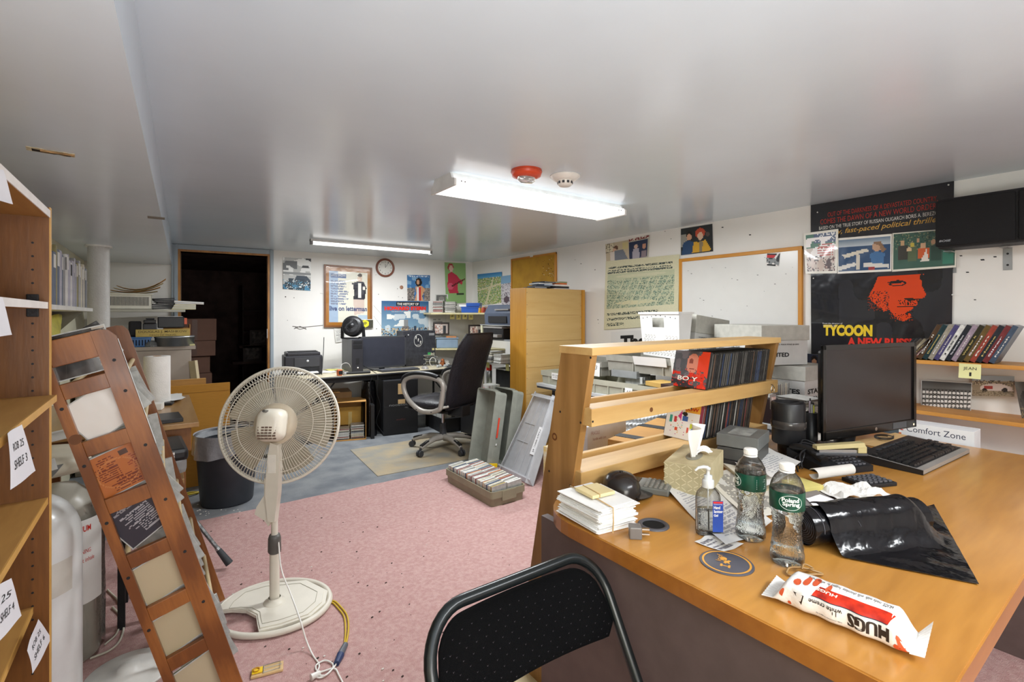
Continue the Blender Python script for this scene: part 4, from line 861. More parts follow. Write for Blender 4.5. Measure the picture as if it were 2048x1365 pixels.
_, ts = wprint('movie_poster', 'large glossy black poster with an orange face and yellow title', 'poster', [(1622, 409), (1909, 361), (1903, 720), (1623, 708)], 'r',
    [('bg', '#202126'), ('clouds', 0, 0, 1, .62, .62, '#2c2d33'),
     ('poly', [(.52, .49), (.505, .455), (.485, .42), (.465, .385), (.46, .36), (.49, .33), (.53, .30), (.56, .275), (.60, .285), (.635, .25), (.66, .225), (.70, .215), (.745, .235), (.75, .262), (.72, .27), (.755, .285), (.765, .30), (.79, .312), (.785, .33), (.80, .345), (.83, .352), (.842, .37), (.825, .40), (.81, .43), (.815, .46), (.83, .49)], '#d4431a'),
     ('poly', [(.58, .452), (.66, .462), (.71, .452), (.70, .447), (.63, .44)], '#1e1c20'), ('ring', .655, .44, .06, .014, .5, '#1e1c20'), ('ell', .815, .47, .015, .02, '#1e1c20'), ('poly', [(.70, .352), (.76, .35), (.80, .345), (.77, .338), (.71, .34)], '#2a1a18'),
     ('poly', [(.63, .30), (.70, .308), (.78, .302), (.70, .298)], '#241818'), ('poly', [(.70, .268), (.76, .272), (.73, .262)], '#241818'), ('speck', .45, .28, .60, .40, .32, ['#202126', '#8c2c12']), ('speck', .60, .215, .76, .262, .30, ['#202126', '#8c2c12']), ('speck', .66, .31, .80, .34, .3, '#2a1a18')],
    150, 190, .004, [(mat('poster_red_ink', '#b02c20', .5), [('OUT OF THE DARKNESS OF A DEVASTATED COUNTRY,', .14, .895, .905, .928), ('COMES THE DAWN OF A NEW WORLD ORDER.', .08, .855, .905, .888), ]),
     (mat('poster_bright_red', '#dd2a16', .45), [('A NEW RUSSIAN', .30, .062, .86, .115, .05)]), (M_wi, [('BASED ON THE TRUE STORY OF RUSSIAN OLIGARCH BORIS A. BEREZOVSKY', .07, .82, .97, .842), ('From the director of', .10, .198, .26, .208), ('TAXI BLUES', .10, .183, .21, .192)]), (M_gold, [('A sexy, fast-paced political thriller', .07, .77, .93, .812, .01, .3)]),
     (mat('poster_yellow_ink', '#e6c427', .4), [('TYCOON', .105, .122, .485, .195, .06)])], 1, .006, printmat(.16, 'gloss_poster_print', .5))
for px, py in ((1627, 557), (1897, 370), (1905, 590), (1635, 425)):
    q = onx(px, py, XR-.012); MB().lathe([(0, 0), (.004, 0), (.004, .002), (0, .003)], n=10, mtx=Matrix.Rotation(R(-90), 4, 'Y'), c=q-_.location).build('tack', M_wp, _)
phs = ['#c9a98c', '#3c4a5c', '#7a5a4a', '#d8d2c8', '#57534e']
wprint('photo', 'photo of a crowd around a flag, left of the telescope photo', 'photo', [(1607, 467), (1677, 458), (1674, 547), (1611, 548)], 'r', [('bg', '#e8e4da'), ('rect', .07, .05, .93, .95, '#cfc4bc'), ('rect', .07, .6, .93, .95, '#4d7a68'), ('rect', .3, .72, .93, .95, '#4a5a7a'), ('speck', .3, .72, .93, .95, .25, '#e8e8e8'), ('clouds', .07, .4, .93, .85, .45, '#f4efee'), ('rows', .4, .4, .93, .7, 5, '#b8544a'), ('speck', .07, .05, .93, .42, .5, ['#6a4f50', '#d6c3bc', '#4a4448', '#8a6a60']), ('ell', .25, .25, .07, .12, '#d8c8c0'), ('ell', .5, .2, .09, .14, '#cdbab0'), ('ell', .75, .22, .07, .12, '#5a4a4c')], 30, 36, .016, seed=2, mt=P)
wprint('photo', 'photo of a person at a harbour telescope by blue water', 'photo', [(1675, 477), (1784, 468), (1783, 543), (1675, 548)], 'r', [('bg', '#ece8e0'), ('rect', .03, .05, .97, .95, '#27486e'), ('grad', .03, .75, .97, .95, '#b9c2c9', '#5a7690'), ('poly', [(.1, .52), (.55, .66), (.6, .58), (.14, .42)], '#d9d2c2'), ('rect', .36, .1, .44, .5, '#cfc8ba'), ('ell', .74, .68, .09, .12, '#c09a7c'), ('poly', [(.66, .8), (.8, .84), (.9, .6), (.84, .5), (.78, .72)], '#8a6a4e'), ('poly', [(.6, .5), (.72, .56), (.88, .5), (.86, .12), (.6, .1), (.64, .3)], '#4470a0'), ('poly', [(.03, .2), (.35, .3), (.36, .2), (.03, .08)], '#d8d5ce'), ('poly', [(.5, .28), (.95, .2), (.95, .1), (.5, .16)], '#d8d5ce'), ('rect', .6, .05, .7, .14, '#a03a3a')], 44, 34, .012, seed=3, mt=P)
wprint('photo', 'green-toned photo of a group of people, below the wall speaker', 'photo', [(1785, 467), (1914, 456), (1912, 535), (1784, 544)], 'r', [('bg', '#e4dfd2'), ('rect', .02, .04, .98, .97, '#3d5f52'), ('speck', .02, .5, .98, .97, .25, ['#2c463c', '#8c8a6a', '#5f7a60']), ('ell', .17, .72, .04, .07, '#c9a37a'), ('rect', .1, .3, .25, .66, '#3c3a34'), ('ell', .33, .66, .035, .06, '#c9b64a'), ('rect', .27, .25, .4, .6, '#5a6a4c'), ('ell', .5, .62, .05, .07, '#d6ad88'), ('rect', .42, .3, .6, .56, '#d2602c'), ('poly', [(.46, .2), (.55, .52), (.6, .2)], '#e8e0d6'), ('ell', .66, .7, .035, .06, '#c79e7a'), ('ell', .28, .55, .04, .06, '#d8b890'), ('rect', .62, .2, .78, .6, '#2f4a40'), ('ell', .42, .76, .03, .05, '#c79e7a'), ('rect', .8, .1, .95, .5, '#3a7a66')], 50, 38, .012, seed=4, mt=P)
# whiteboard
t = thing('whiteboard', 'whiteboard with an orange wooden frame on the right wall', 'whiteboard', (0, 0, 0))
p0, p1 = onx(1361, 519, XR), onx(1607, 494, XR); zb = onx(1607, 682, XR).z; zt_ = (p0.z+p1.z)/2+.003
ya, yb_ = p1.y, p0.y
MB().box(XR-.014, ya+.01, zb+.01, XR-.001, yb_-.01, zt_-.01).build('board', mat('whiteboard_surface', '#dedcd8', .22, var=.01), t)
M_of = wood('orange_frame_wood', '#d2902c', '#b06f16', 'z', 5, contrast=.2); M_ofy = wood('orange_frame_wood_y', '#d2902c', '#b06f16', 'y', 5, contrast=.2)
for z0, z1 in ((zb, zb+.025), (zt_-.025, zt_)): MB().cbox(XR-.022, ya, z0, XR, yb_, z1, .003).build('frame_rail', M_ofy, t)
for y0, y1 in ((ya, ya+.025), (yb_-.025, yb_)): MB().cbox(XR-.0225, y0, zb, XR, y1, zt_, .003).build('frame_rail', M_of, t)
b = MB(); rg = random.Random(3)
for k in range(26): q = Vector((XR-.0143, rg.uniform(ya+.05, yb_-.05), rg.uniform(zb+.05, zt_-.05))); s_ = rg.uniform(.001, .006); b.obox(q, (0, s_, 0), (0, s_*.2, s_*.5), (.0002, 0, 0))
b.build('marks', mat('faint_marks', '#8c8a88', .7), t)
tt, _s = wprint('sticker', 'small red and black sticker in the upper corner of the whiteboard', 'sticker', [(1533, 506), (1560, 506), (1557, 533), (1531, 531)], 'r', [('bg', '#e6e0dc'), ('rect', .05, .2, .98, .95, '#3a3c40'), ('rect', .05, .6, .75, .85, '#c8323a'), ('poly', [(.4, .2), (.55, .2), (.95, .95), (.8, .95)], '#e8e8e8'), ('clouds', 0, 0, 1, .6, .55, '#8c9092'), ('rect', .1, 0, .8, .1, '#1c1c1c')], 18, 18, .017, seed=9, curl=.0005)
# map poster
mops = [('bg', '#d3ceae'), ('rect', .04, .30, .95, .80, '#b9bd9d'), ('speck', .04, .30, .95, .72, .55, ['#52685c', '#8ba08c', '#7f9a86', '#b9bd9d', '#6d7f70']), ('ell', .45, .37, .28, .03, '#cfc9a4'), ('ell', .5, .76, .35, .025, '#c9c7a8')]
for k in range(7): mops.append(('poly', [(.1+k*.12, .3), (.115+k*.12, .3), (.3+k*.12, .72), (.285+k*.12, .72)], '#c3c3a4'))
for k in range(5): mops.append(('poly', [(.95, .33+k*.08), (.95, .34+k*.08), (.05, .45+k*.07), (.05, .44+k*.07)], '#bfc1a2'))
mops += [('rect', 0, .28, .04, 1, '#d3ceae'), ('rect', .95, 0, 1, 1, '#d3ceae'), ('speck', .05, .88, .92, .91, .75, '#3f4a44'), ('speck', .04, .81, .92, .835, .75, '#4a554e'), ('speck', .04, .845, .92, .865, .6, '#4a554e'), ('speck', .05, .20, .75, .235, .6, '#3f4a44'), ('speck', .05, .13, .6, .165, .6, '#3f4a44'), ('speck', .05, .05, .3, .09, .5, '#3f4a44'), ('noise', .04)]
wprint('map_poster', 'old cream town map poster hanging behind the white crate', 'poster', [(1212, 523), (1360, 509), (1356, 650), (1208, 660)], 'r', mops, 110, 110, .006, seed=11, curl=.004)
wprint('magazine_page', 'clipping of a couple embracing, left of the framed-edge clipping', 'clipping', [(1211, 489), (1258, 480), (1258, 521), (1213, 527)], 'r', [('bg', '#c3b49a'), ('rect', .02, .6, .4, .95, '#d6cdb4'), ('speck', 0, .5, .4, 1, .3, '#7f7a66'), ('ell', .45, .72, .1, .12, '#6a4a3a'), ('ell', .38, .62, .08, .1, '#d2ab90'), ('poly', [(.4, .6), (.75, .6), (.95, .1), (.3, .1)], '#767c88'), ('rect', .2, .1, .4, .55, '#d9cfc6'), ('rect', .75, .6, .95, .9, '#cdbf8a')], 26, 24, .004, seed=12)
wprint('magazine_page', 'magazine clipping of two people on dark blue, right of the couple clipping', 'clipping', [(1258, 479), (1300, 470), (1297, 515), (1259, 521)], 'r', [('bg', '#b7b3a6'), ('rect', .02, .02, .9, .86, '#26304e'), ('rect', 0, .88, .95, 1, '#7a2c2c'), ('ell', .35, .6, .09, .1, '#cfae9c'), ('poly', [(.15, .02), (.2, .5), (.5, .5), (.55, .02)], '#a9a4b0'), ('ell', .75, .55, .1, .12, '#c28f76'), ('poly', [(.6, .02), (.62, .35), (.88, .35), (.9, .02)], '#8d7f86'), ('speck', 0, .88, .95, 1, .4, '#d8cfc4')], 24, 26, .004, seed=13)
wprint('photo', 'photo of a red-haired person in yellow and a person in blue', 'photo', [(1362, 458), (1425, 448), (1426, 503), (1362, 511)], 'r', [('bg', '#23272a'), ('rect', 0, .3, .2, .75, '#9a9890'), ('ell', .27, .72, .1, .14, '#1c1614'), ('ell', .27, .64, .08, .12, '#d6a282'), ('poly', [(.02, 0), (.08, .45), (.25, .52), (.45, .42), (.42, 0)], '#27456a'), ('ell', .62, .74, .16, .18, '#c04a2c'), ('ell', .62, .62, .085, .15, '#e0bca0'), ('poly', [(.36, .02), (.42, .45), (.6, .4), (.78, .46), (.95, .1), (.9, .02)], '#d1a02c'), ('poly', [(.6, .05), (.6, .45), (.7, .4), (.68, .05)], '#8a7a5e'), ('ell', .85, .66, .06, .09, '#5a4a44')], 34, 30, .005, seed=14, mt=P)
wprint('magazine_cover', 'record cover with three young people above a red device', 'record cover', [(1595, 706), (1664, 712), (1664, 778), (1594, 774)], 'r', [('bg', '#343a4c'), ('ell', .17, .85, .1, .1, '#2a1f1c'), ('ell', .17, .76, .08, .12, '#d8a98a'), ('poly', [(0, .1), (.02, .62), (.15, .66), (.4, .58), (.36, .1)], '#e2dfd8'), ('ell', .5, .85, .1, .1, '#201a18'), ('ell', .5, .76, .07, .1, '#b98a6c'), ('poly', [(.38, .4), (.42, .62), (.62, .62), (.66, .4)], '#b9b4b4'), ('ell', .78, .82, .1, .1, '#201a18'), ('ell', .78, .73, .07, .1, '#b0805f'), ('rect', .28, .02, 1, .52, '#1b1b22'), ('rect', 0, .02, .28, .16, '#3c4a6a'), ('rect', .36, .06, .96, .24, '#c72228'), ('rect', .40, .09, .56, .20, '#6f1216'), ('rect', .60, .09, .76, .20, '#6f1216'), ('rect', .8, .09, .94, .20, '#6f1216'), ('speck', .38, .22, .95, .30, .5, '#c72228'), ('rect', 0, 0, 1, .02, '#e0dcd4'), ('rect', 0, 0, .015, 1, '#e0dcd4')], 44, 44, .03, letters=[(M_wi, [('LASAGNA * LEROY', .36, .42, 1.0, .48)])], seed=15, curl=.002, mt=P)
tt, _s = wprint('paper_sign', 'white sheet with bold black letters behind the white crate', 'sign', [(1222, 664), (1300, 660), (1300, 715), (1222, 718)], 'r', [('bg', '#dddbd8')], 4, 4, .003, letters=[(M_ink, [('The', .26, .38, .92, .84, .06)])], seed=16, curl=.001)
# corkboard
t = thing('corkboard', 'mustard cork board on the right wall above the birch bookcase', 'board', (0, 0, 0))
p0, p1 = onx(1024, 519, XR), onx(1114, 506, XR); z1 = (p0.z+p1.z)/2+.004; z0 = z1-.62
MB().box(XR-.012, p1.y+.015, z0+.01, XR-.001, p0.y-.015, z1-.01).build('cork', mat('mustard_cork', '#bd8f2c', .8, col2='#ac7f26', scale=8), t)
for a_, c_ in ((z0, z0+.02), (z1-.02, z1)): MB().cbox(XR-.018, p1.y, a_, XR, p0.y, c_, .002).build('frame_rail', M_ofy, t)
for a_, c_ in ((p1.y, p1.y+.02), (p0.y-.02, p0.y)): MB().cbox(XR-.0185, a_, z0, XR, c_, z1, .002).build('frame_rail', M_of, t)
b = MB(); rg = random.Random(8)
for k in range(34): b.obox((XR-.0124, rg.uniform(p1.y+.03, p1.y+.22), rg.uniform(z1-.25, z1-.05)), (0, rg.uniform(.002, .008), .001), (0, .001, .003), (.0003, 0, 0), k % 3 == 0)
b.build('torn_marks', [mat('dark_chip', '#4a3414', .9), mat('pale_chip', '#ded6bb', .9)], t)
MB().box(XR-.022, (p0.y+p1.y)/2-.02, z1-.012, XR-.018, (p0.y+p1.y)/2+.03, z1+.006).build('tape', M_paper, t)

# birch bookcase seen from its back
BX0, BX1, BY, BZ = 2.60, 3.34, 3.40, 1.488
t = thing('bookcase', 'tall bookcase turned with its birch back panels towards the room', 'bookcase', (BX0, BY, 0))
M_birch = wood('birch_ply', '#cfae74', '#bd9758', 'x', 2.5, rough=.55, contrast=.2); M_bside = wood('orange_veneer', '#d19a3e', '#b97f28', 'z', 3, rough=.35, contrast=.2)
W_ = BX1-BX0; D_ = .235
MB().cbox(0, 0, 0, .018, D_, BZ, .001).build('side_panel', M_bside, t)
MB().cbox(W_-.07, -.02, 0, W_-.04, D_, BZ-.0, .001).build('side_panel', M_bside, t)
MB().cbox(.018, 0, BZ-.018, W_-.07, D_, BZ, .001).build('top_panel', M_bside, t)
MB().cbox(.018, .02, 0, W_-.07, D_, .018, .001).build('bottom_panel', M_bside, t)
zs = [BZ-.001, 1.25-1*4.28/975*0-.0-.004, 1.022, .79, .56, .33, .10]
zs = [BZ-.001, 1.246, 1.012, .782, .55, .32, .09]
for i in range(6): MB().box(.004, -.004, zs[i+1]+.0012, W_-.072, .0, zs[i]-.0012).build('back_panel', M_birch, t)
for z in (1.246, 1.012, .782, .55, .32): MB().box(.018, .002, z-.009, W_-.07, D_, z+.009).build('shelf', M_bside, t)
b = MB()
for i in range(13):
    for x in (.012, W_-.078): b.cyl((x, -.0045, .15+i*.108), (x, -.0038, .15+i*.108), .003, n=8)
b.build('nails', M_dk, t, kind='stuff')
# books and cases on top of it
t0 = onx(1060, 574, 2.9)
x0_ = [(2.78, .03, .0, .19, '#26282c', 4), (2.83, .05, .014, .19, '#2c3038', -6), (2.90, .05, .028, .16, '#3b4a60', 8), (2.86, .06, .040, .15, '#b6b9be', -4), (2.90, .05, .054, .16, '#1c1e22', 10)]
for i, (x, y, z, w2, c, a_) in enumerate(x0_):
    tt = thing('dvd_case', ['lowest black', 'second lowest dark', 'middle slate blue', 'pale grey', 'topmost black'][i]+' DVD case of the left pile on the birch bookcase', 'DVD case', (x, BY+y, BZ+z), R(a_), 'DVD cases piled on the birch bookcase'); MB().cbox(-.08, -.02, .0003, .08, .13, .0137, .002).build('case', mat('dvd_'+c[1:], c, .3), tt); MB().box(-.075, -.0206, .002, .07, -.0199, .012).build('spine_print', mat('spine_pr%d' % i, ['#8c8f95', '#55585e', '#aab4c4', '#e0e0e0', '#777777'][i], .4), tt)
b = MB()
for i, (c, w2, h2) in enumerate((('#cfc8bf', .19, .008), ('#25252a', .17, .018), ('#ded6cf', .17, .016), ('#cf6a34', .12, .014), ('#8f9270', .12, .014))):
    tt = thing('book', ['white board', 'black', 'white', 'orange', 'olive'][i]+(' under the pile of books on the birch bookcase' if i == 0 else ' book in the right pile on the birch bookcase'), 'book', (3.03, BY+.02, BZ+[0, .0085, .027, .0435, .058][i]), R([-3, 2, -5, 4, 0][i]), 'books piled on the birch bookcase')
    MB().cbox(-w2/2+(.03 if i > 2 else 0), -.02, .0002, w2/2, .13, h2-.0005, .001).build('cover', mat('bk_'+c[1:], c, .5), tt)

# speaker on brackets
t = thing('speaker', 'long black wall speaker mounted above the DVD shelf', 'speaker', (0, 0, 0))
sp0 = onx(1868, 400, 3.12); zt2, zb2 = onx(1868, 404, 3.12).z, onx(1870, 498, 3.12).z
ysp = sp0.y
M_grl = mat('black_speaker_cloth', '#0f0f11', .85, bump=.25, bscale=500)
MB().cbox(3.14, ysp-.62, zb2, 3.29, ysp-.008, zt2+.012, .01).build('cabinet', mat('black_speaker_shell', '#18181b', .5, bump=.3, bscale=250), t)
MB().cbox(3.118, ysp-.285, zb2+.008, 3.139, ysp-.004, zt2, .008).build('grille', M_grl, t); MB().cbox(3.118, ysp-.61, zb2+.008, 3.139, ysp-.295, zt2, .008).build('grille', M_grl, t)
s = flat((3.117, ysp-.02, zb2+.03), (0, -.05, 0), (0, 0, .010), NR); b = MB(); letter(b, 'BOSE', s, 0, 0, .9, 1, bold=.03, shear=.2); b.build('maker_badge', M_chrome, t)
for yy in (ysp-.02, ysp-.225):
    b = MB(); b.box(XR-.003, yy-.016, zb2-.11, XR, yy+.016, zb2-.0); b.box(XR-.1, yy-.014, zb2-.006, XR-.003, yy+.014, zb2-.001); b.build('bracket', M_steel, t)
    for zz in (-.03, -.085): MB().cyl((XR-.004, yy, zb2+zz), (XR-.003, yy, zb2+zz), .005, n=8).build('screw_hole', M_blk2, t)
# two shelves
M_sh = wood('pine_shelf_y', '#cf9448', '#a86c24', 'y', 4, rough=.45, contrast=.35)
for nm, z, yend, lab in (('wall_shelf', 1.022, 1.20, 'upper honey wood wall shelf holding the leaning DVDs'), ('wall_shelf', .768, 1.22, 'lower honey wood wall shelf with dust and a curled photo')):
    t = thing(nm, lab, 'shelf', (3.10, 0, z)); MB().cbox(0, -.35, -.019, XR-3.10, yend, 0, .002).build('board', M_sh, t)
    for yy in (.96, .30):
        b = MB(); b.box(XR-3.10-.003, yy-.012, -.12, XR-3.10, yy+.012, -.02); b.box(.06, yy-.012, -.022, XR-3.10, yy+.012, -.0195); b.build('bracket', M_steel, t)
    if z > 1:
        b = MB(); s = flat((-.001, .635, -.088), (0, -.092, 0), (.004, 0, .092), NR); 
q1 = onx(1918, 727, 3.098); t = thing('sticky_note', 'yellow sticky note hanging from the upper wall shelf', 'note', q1)
s = lambda u, v, d=0: Vector((-.001-.010*(1-v)**2-d, -.078*u, -.068+.068*v))
objm('note', inkmesh('note', s, 4, 6, [('bg', '#dad79b')], P2), t); b = MB(); letter(b, 'JEAN', s, .2, .52, .8, .78); letter(b, '1', s, .48, .16, .58, .42); b.build('handwriting', M_ink, t)
# DVDs on the upper shelf, leaning: spines face the room
dv = [('#1d2126', 'black', .004, .136, .125, 'CD'), ('#2d2a28', 'dark brown', .0, .136, .125, 'CD'), ('#4a4238', 'brown', 0, .136, .125, 'CD'), ('#8a8069', 'tan', 0, .136, .125, 'CD'), ('#3a302c', 'dark', 0, .136, .125, 'CD'), ('#6a3a2a', 'rust', 0, .136, .12, 'CD'), ('#4a3624', 'orange-brown', 0, .136, .19, 'DVD'), ('#1d3438', 'black and teal', 0, .136, .19, 'DVD'), ('#8d8779', 'grey', 0, .136, .19, 'DVD'), ('#454068', 'purple', 0, .136, .19, 'DVD'), ('#c9c8c4', 'white', 0, .136, .19, 'DVD'), ('#20242c', 'navy black', 0, .136, .19, 'DVD'), ('#8f7f8c', 'pink and white', 0, .136, .19, 'DVD'), ('#2c2a1c', 'black and yellow', 0, .136, .19, 'DVD'), ('#5e4a26', 'olive brown', 0, .136, .19, 'DVD'), ('#8a3a2c', 'red', 0, .136, .19, 'DVD'), ('#20242c', 'dark slate', 0, .136, .19, 'DVD'), ('#6a2a2c', 'maroon', 0, .136, .19, 'DVD'), ('#3c4a5c', 'steel blue', 0, .136, .19, 'DVD')]
y_ = .895; tit = ['Selected', 'Sessions', 'Red Fox', 'Cold Road', 'Ship', 'Wave', 'Dive II', 'Drummond', 'Kings', "Caro's Kitchen", '1953', 'The Secret Life Store', 'Orchid', 'Wait for It', 'Stand', 'Run', 'Home', 'Silver', 'North']
for i, (c, nmn, _a, dd, hh, kind_) in enumerate(dv):
    th_ = .012 if hh < .15 else .0205; le_ = R(36 if hh < .15 else 25)
    uy_ = Vector((1, 0, 0)); uz_ = Vector((0, -math.sin(le_), math.cos(le_))); ux_ = Vector((0, -math.cos(le_), -math.sin(le_)))
    # lowest corner touches the shelf
    o_ = Vector((3.118, y_, 1.0232+th_*math.sin(le_)+.0))
    tt = thing('dvd_case' if kind_ == 'DVD' else 'cd_case', '%s %s case leaning on the upper wall shelf, %s from the left' % (nmn, kind_, nth(i)), kind_+' case', group='leaning cases on the upper wall shelf', mtx=basis(o_, ux_, uy_, uz_))
    MB().cbox(.0005, 0, 0, th_-.0005, dd, hh, .0012).build('case', mat('dv_'+nmn.replace(' ', '_'), c, .32, var=.25, scale=60), tt)
    s = flat((th_*.22, -.0006, hh*.12), (0, 0, hh*.72), (th_*.56, 0, 0), (0, -1, 0)); s2 = lambda u, v, d=0: Vector((th_*(.22+.56*(1-v)) if False else th_*(.78-.56*v)*1.0, -.0006-d, hh*(.14+.7*u)))
    s3 = lambda u, v, d=0: Vector((th_*(.64-.28*v), -.0006-d, hh*(.16+.56*u)))
    b = MB(); letter(b, tit[i], lambda u, v, d=0: Vector((th_*(.25+.5*(1-v)), -.0006-d, hh*(.86-.72*u))) if False else s3(u, v, d), 0, 0, 1, 1, bold=.02); b.build('lettering', mat('spine_ink_%d' % (i % 3), ['#d8d4cc', '#c9b46a', '#e0dfe4'][i % 3], .5) if nmn not in ('white',) else M_ink, tt)
    y_ -= th_/math.cos(le_)*.96+.0004
# pictures under the shelf
wprint('photo', 'black and white team photo standing behind the curled photo', 'photo', [(1842, 760), (1945, 766), (1942, 825), (1842, 824)], 'r', [('bg', '#b9b7b3'), ('rect', .02, .02, .98, .97, '#5a5a58'), ('grad', .02, .75, .98, .97, '#6d6d6b', '#444444')]+[('ell', .06+.075*k, .62-.14*r_, .028, .05, '#d6d4d0') for r_ in range(4) for k in range(13)]+[('ell', .06+.075*k, .69-.14*r_, .016, .03, '#332f2c') for r_ in range(4) for k in range(13)], 56, 36, .05, seed=21, mt=P)
wprint('photo', 'colour photo of a race car, right of the team photo', 'photo', [(1944, 751), (2029, 753), (2029, 794), (1944, 792)], 'r', [('bg', '#8f7f68'), ('rect', 0, .72, 1, 1, '#9aa4aa'), ('speck', 0, .55, 1, .78, .5, ['#5a4a3c', '#b9a98c', '#3c3a38']), ('poly', [(.2, .3), (.22, .5), (.42, .62), (.7, .62), (.95, .45), (.97, .25)], '#c9b9b0'), ('rect', .3, .36, .5, .5, '#9a3a34'), ('ell', .78, .3, .07, .12, '#2c2420'), ('ell', .3, .28, .06, .1, '#2c2420'), ('speck', 0, 0, 1, .25, .3, '#6a5c48')], 44, 26, .05, seed=22, mt=P)
wprint('photo', 'dark leaning photo at the right edge of the lower shelf', 'photo', [(2029, 764), (2060, 764), (2060, 840), (2044, 838)], 'r', [('bg', '#4a4540'), ('ell', .6, .5, .4, .25, '#201c1a'), ('speck', 0, 0, 1, .3, .4, '#8a7a5c')], 12, 20, .09, seed=23, mt=P)
q = onz(1880, 822, .7685)
t = thing('photo', 'curled colour photo of a red car leaning on the lower shelf', 'photo', (3.15, .98, .7695))
s = lambda u, v, d=0: Vector((.05*v**1.5-d+.04*u*u, .10-.22*u, .085*v*(1-.0*u)*(.35+.65*math.sin(u*2.4+.1))))
objm('print', inkmesh('print', s, 30, 22, [('bg', '#2a4156'), ('poly', [(.1, .5), (.35, .85), (.7, .95), (.85, .7), (.5, .45)], '#b03a26'), ('rect', .02, .2, .4, .5, '#26283c'), ('ell', .5, .45, .14, .2, '#6a7c8a'), ('poly', [(.6, .1), (.95, .1), (.95, .5), (.7, .4)], '#32566a'), ('rect', .05, .1, .2, .3, '#b84a34'), ('rect', .7, .6, .76, .95, '#ddd6cc')], P, 5), t)
# heater carton behind the desk
t = thing('heater_carton', 'white and orange heater carton standing between desk and wall', 'carton', (2.615, .665, 0), R(-90))
s = flat((-.19, -.001, 0), (.36, 0, 0), (0, 0, .785), (0, -1, 0))
MB().cbox(-.19, 0, .008, .17, .10, .785, .002).build('carton', mat('white_card', '#d5d5d6', .6), t)
objm('front_print', inkmesh('front_print', lambda u, v, d=0: s(u, v, d+.0005), 40, 50, [('bg', '#d9dadb'), ('rect', 0, 0, .36, .985, '#e6e4e2'), ('poly', [(0, .6), (0, .985), (.06, .985), (.34, .94), (.34, .6)], '#c9642c'), ('ell', .20, .945, .13, .035, '#4f5a60')], P2, 3), t)
b = MB(); letter(b, 'Comfort Zone', s, .40, .952, .93, .984); b.build('lettering', mat('navy_text', '#2c3448', .6), t); MB().tube([s(.36+.03*math.cos(k*.5), .968+.012*math.sin(k*.5), .001) for k in range(11)], .002, 4).build('logo_swirl', M_red, t)
# dusty floor strip between desk and wall is part of the pink carpet

# ---------------------------------------------------------------- grey folding table by the right wall, with its crates and drawers
t = thing('folding_table', 'grey folding table along the right wall under the CD drawers', 'table', (2.56, 1.25, 0))
M_tt = mat('pale_grey_tabletop', '#b9bbbb', .4); TL = 1.95
MB().cbox(0, 0, .655, .76, TL, .68, .003).build('tabletop', M_tt, t); MB().box(.004, .004, .64, .756, TL-.004, .656).build('apron', M_dk, t)
for x in (.06, .70):
    for y in (.15, TL-.15): MB().cyl((x, y, 0), (x, y, .64), .012, n=10).build('leg', M_dk, t)
TZ = .6805
M_bin = mat('grey_olive_bin', '#a8a695', .5, var=.05, bump=.05); M_bin2 = mat('dusty_grey_bin', '#8d8a80', .55, var=.1)
def bin_(name, label, loc, w, d, h, rz=0, m=None, fill=None, tag=None, seed=0, group=None, tagtext=None, filln=None):
    tt = thing(name, label, 'bin', loc, rz, group); m = m or M_bin
    def shell(b, e0, e1, z0, z1):
        a = [(e0, e0), (w-e0, e0), (w-e0, d-e0), (e0, d-e0)]; c = [(e1, e1), (w-e1, e1), (w-e1, d-e1), (e1, d-e1)]
        b.add([(x, y, z0) for x, y in a]+[(x, y, z1) for x, y in c], [(i, (i+1) % 4, 4+(i+1) % 4, 4+i) for i in range(4)])
    b = MB(); shell(b, .012, .008, .0005, h*.62); shell(b, 0, 0, h*.62, h); shell(b, .004, .004, h, h*.62); b.add([(.012, .012, .0005), (w-.012, .012, .0005), (w-.012, d-.012, .0005), (.012, d-.012, .0005)], [(0, 1, 2, 3)])
    b.add([(0, 0, h*.62), (w, 0, h*.62), (w, d, h*.62), (0, d, h*.62), (.008, .008, h*.62), (w-.008, .008, h*.62), (w-.008, d-.008, h*.62), (.008, d-.008, h*.62)], [(0, 1, 5, 4), (1, 2, 6, 5), (2, 3, 7, 6), (3, 0, 4, 7)])
    b.add([(0, 0, h), (w, 0, h), (w, d, h), (0, d, h), (.004, .004, h), (w-.004, .004, h), (w-.004, d-.004, h), (.004, d-.004, h)], [(0, 1, 5, 4), (1, 2, 6, 5), (2, 3, 7, 6), (3, 0, 4, 7)])
    b.build('tub', m, tt)
    b = MB()
    for x in (.25, .75): b.box(w*x-.004, -.002, 0.001, w*x+.004, .002, h*.6)
    for y in (.25, .5, .75): b.box(-.002, d*y-.004, .001, .002, d*y+.004, h*.6)
    b.build('ribs', m, tt)
    return tt
def bincases(tt_m, n, x0, dx, y0, z0, where, group, ht=.11, seed=0, light=True, pick=('white', 'pale grey', 'dark grey', 'cream', 'dull red', 'blue')):
    ux = (tt_m.to_3x3() @ Vector((dx/abs(dx), 0, 0))); uy = tt_m.to_3x3() @ Vector((0, 1, 0)); uz = tt_m.to_3x3() @ Vector((0, 0, 1)); 
    cdrow(n, tt_m @ Vector((x0, y0, z0)), tt_m.to_3x3() @ Vector((dx, 0, 0)), ux, uy, uz, list(pick), where, group, light, seed)
def note(parent, o, ux, uz, n, texts, ops=None, seed=0, name='paper_tag'):
    s = flat(o, ux, uz, n); s_ = lambda u, v, d=0: s(u, v, d+.0004+.004*(1-v)*u)
    objm(name, inkmesh(name, s_, 6, 6, ops or [('bg', '#e6e4e0')], P2, seed), parent)
    b = MB()
    for it in texts: letter(b, it[0], s_, *it[1:5], bold=0, shear=.25, off=.0006)
    if texts: b.build('handwriting', M_ink, parent)
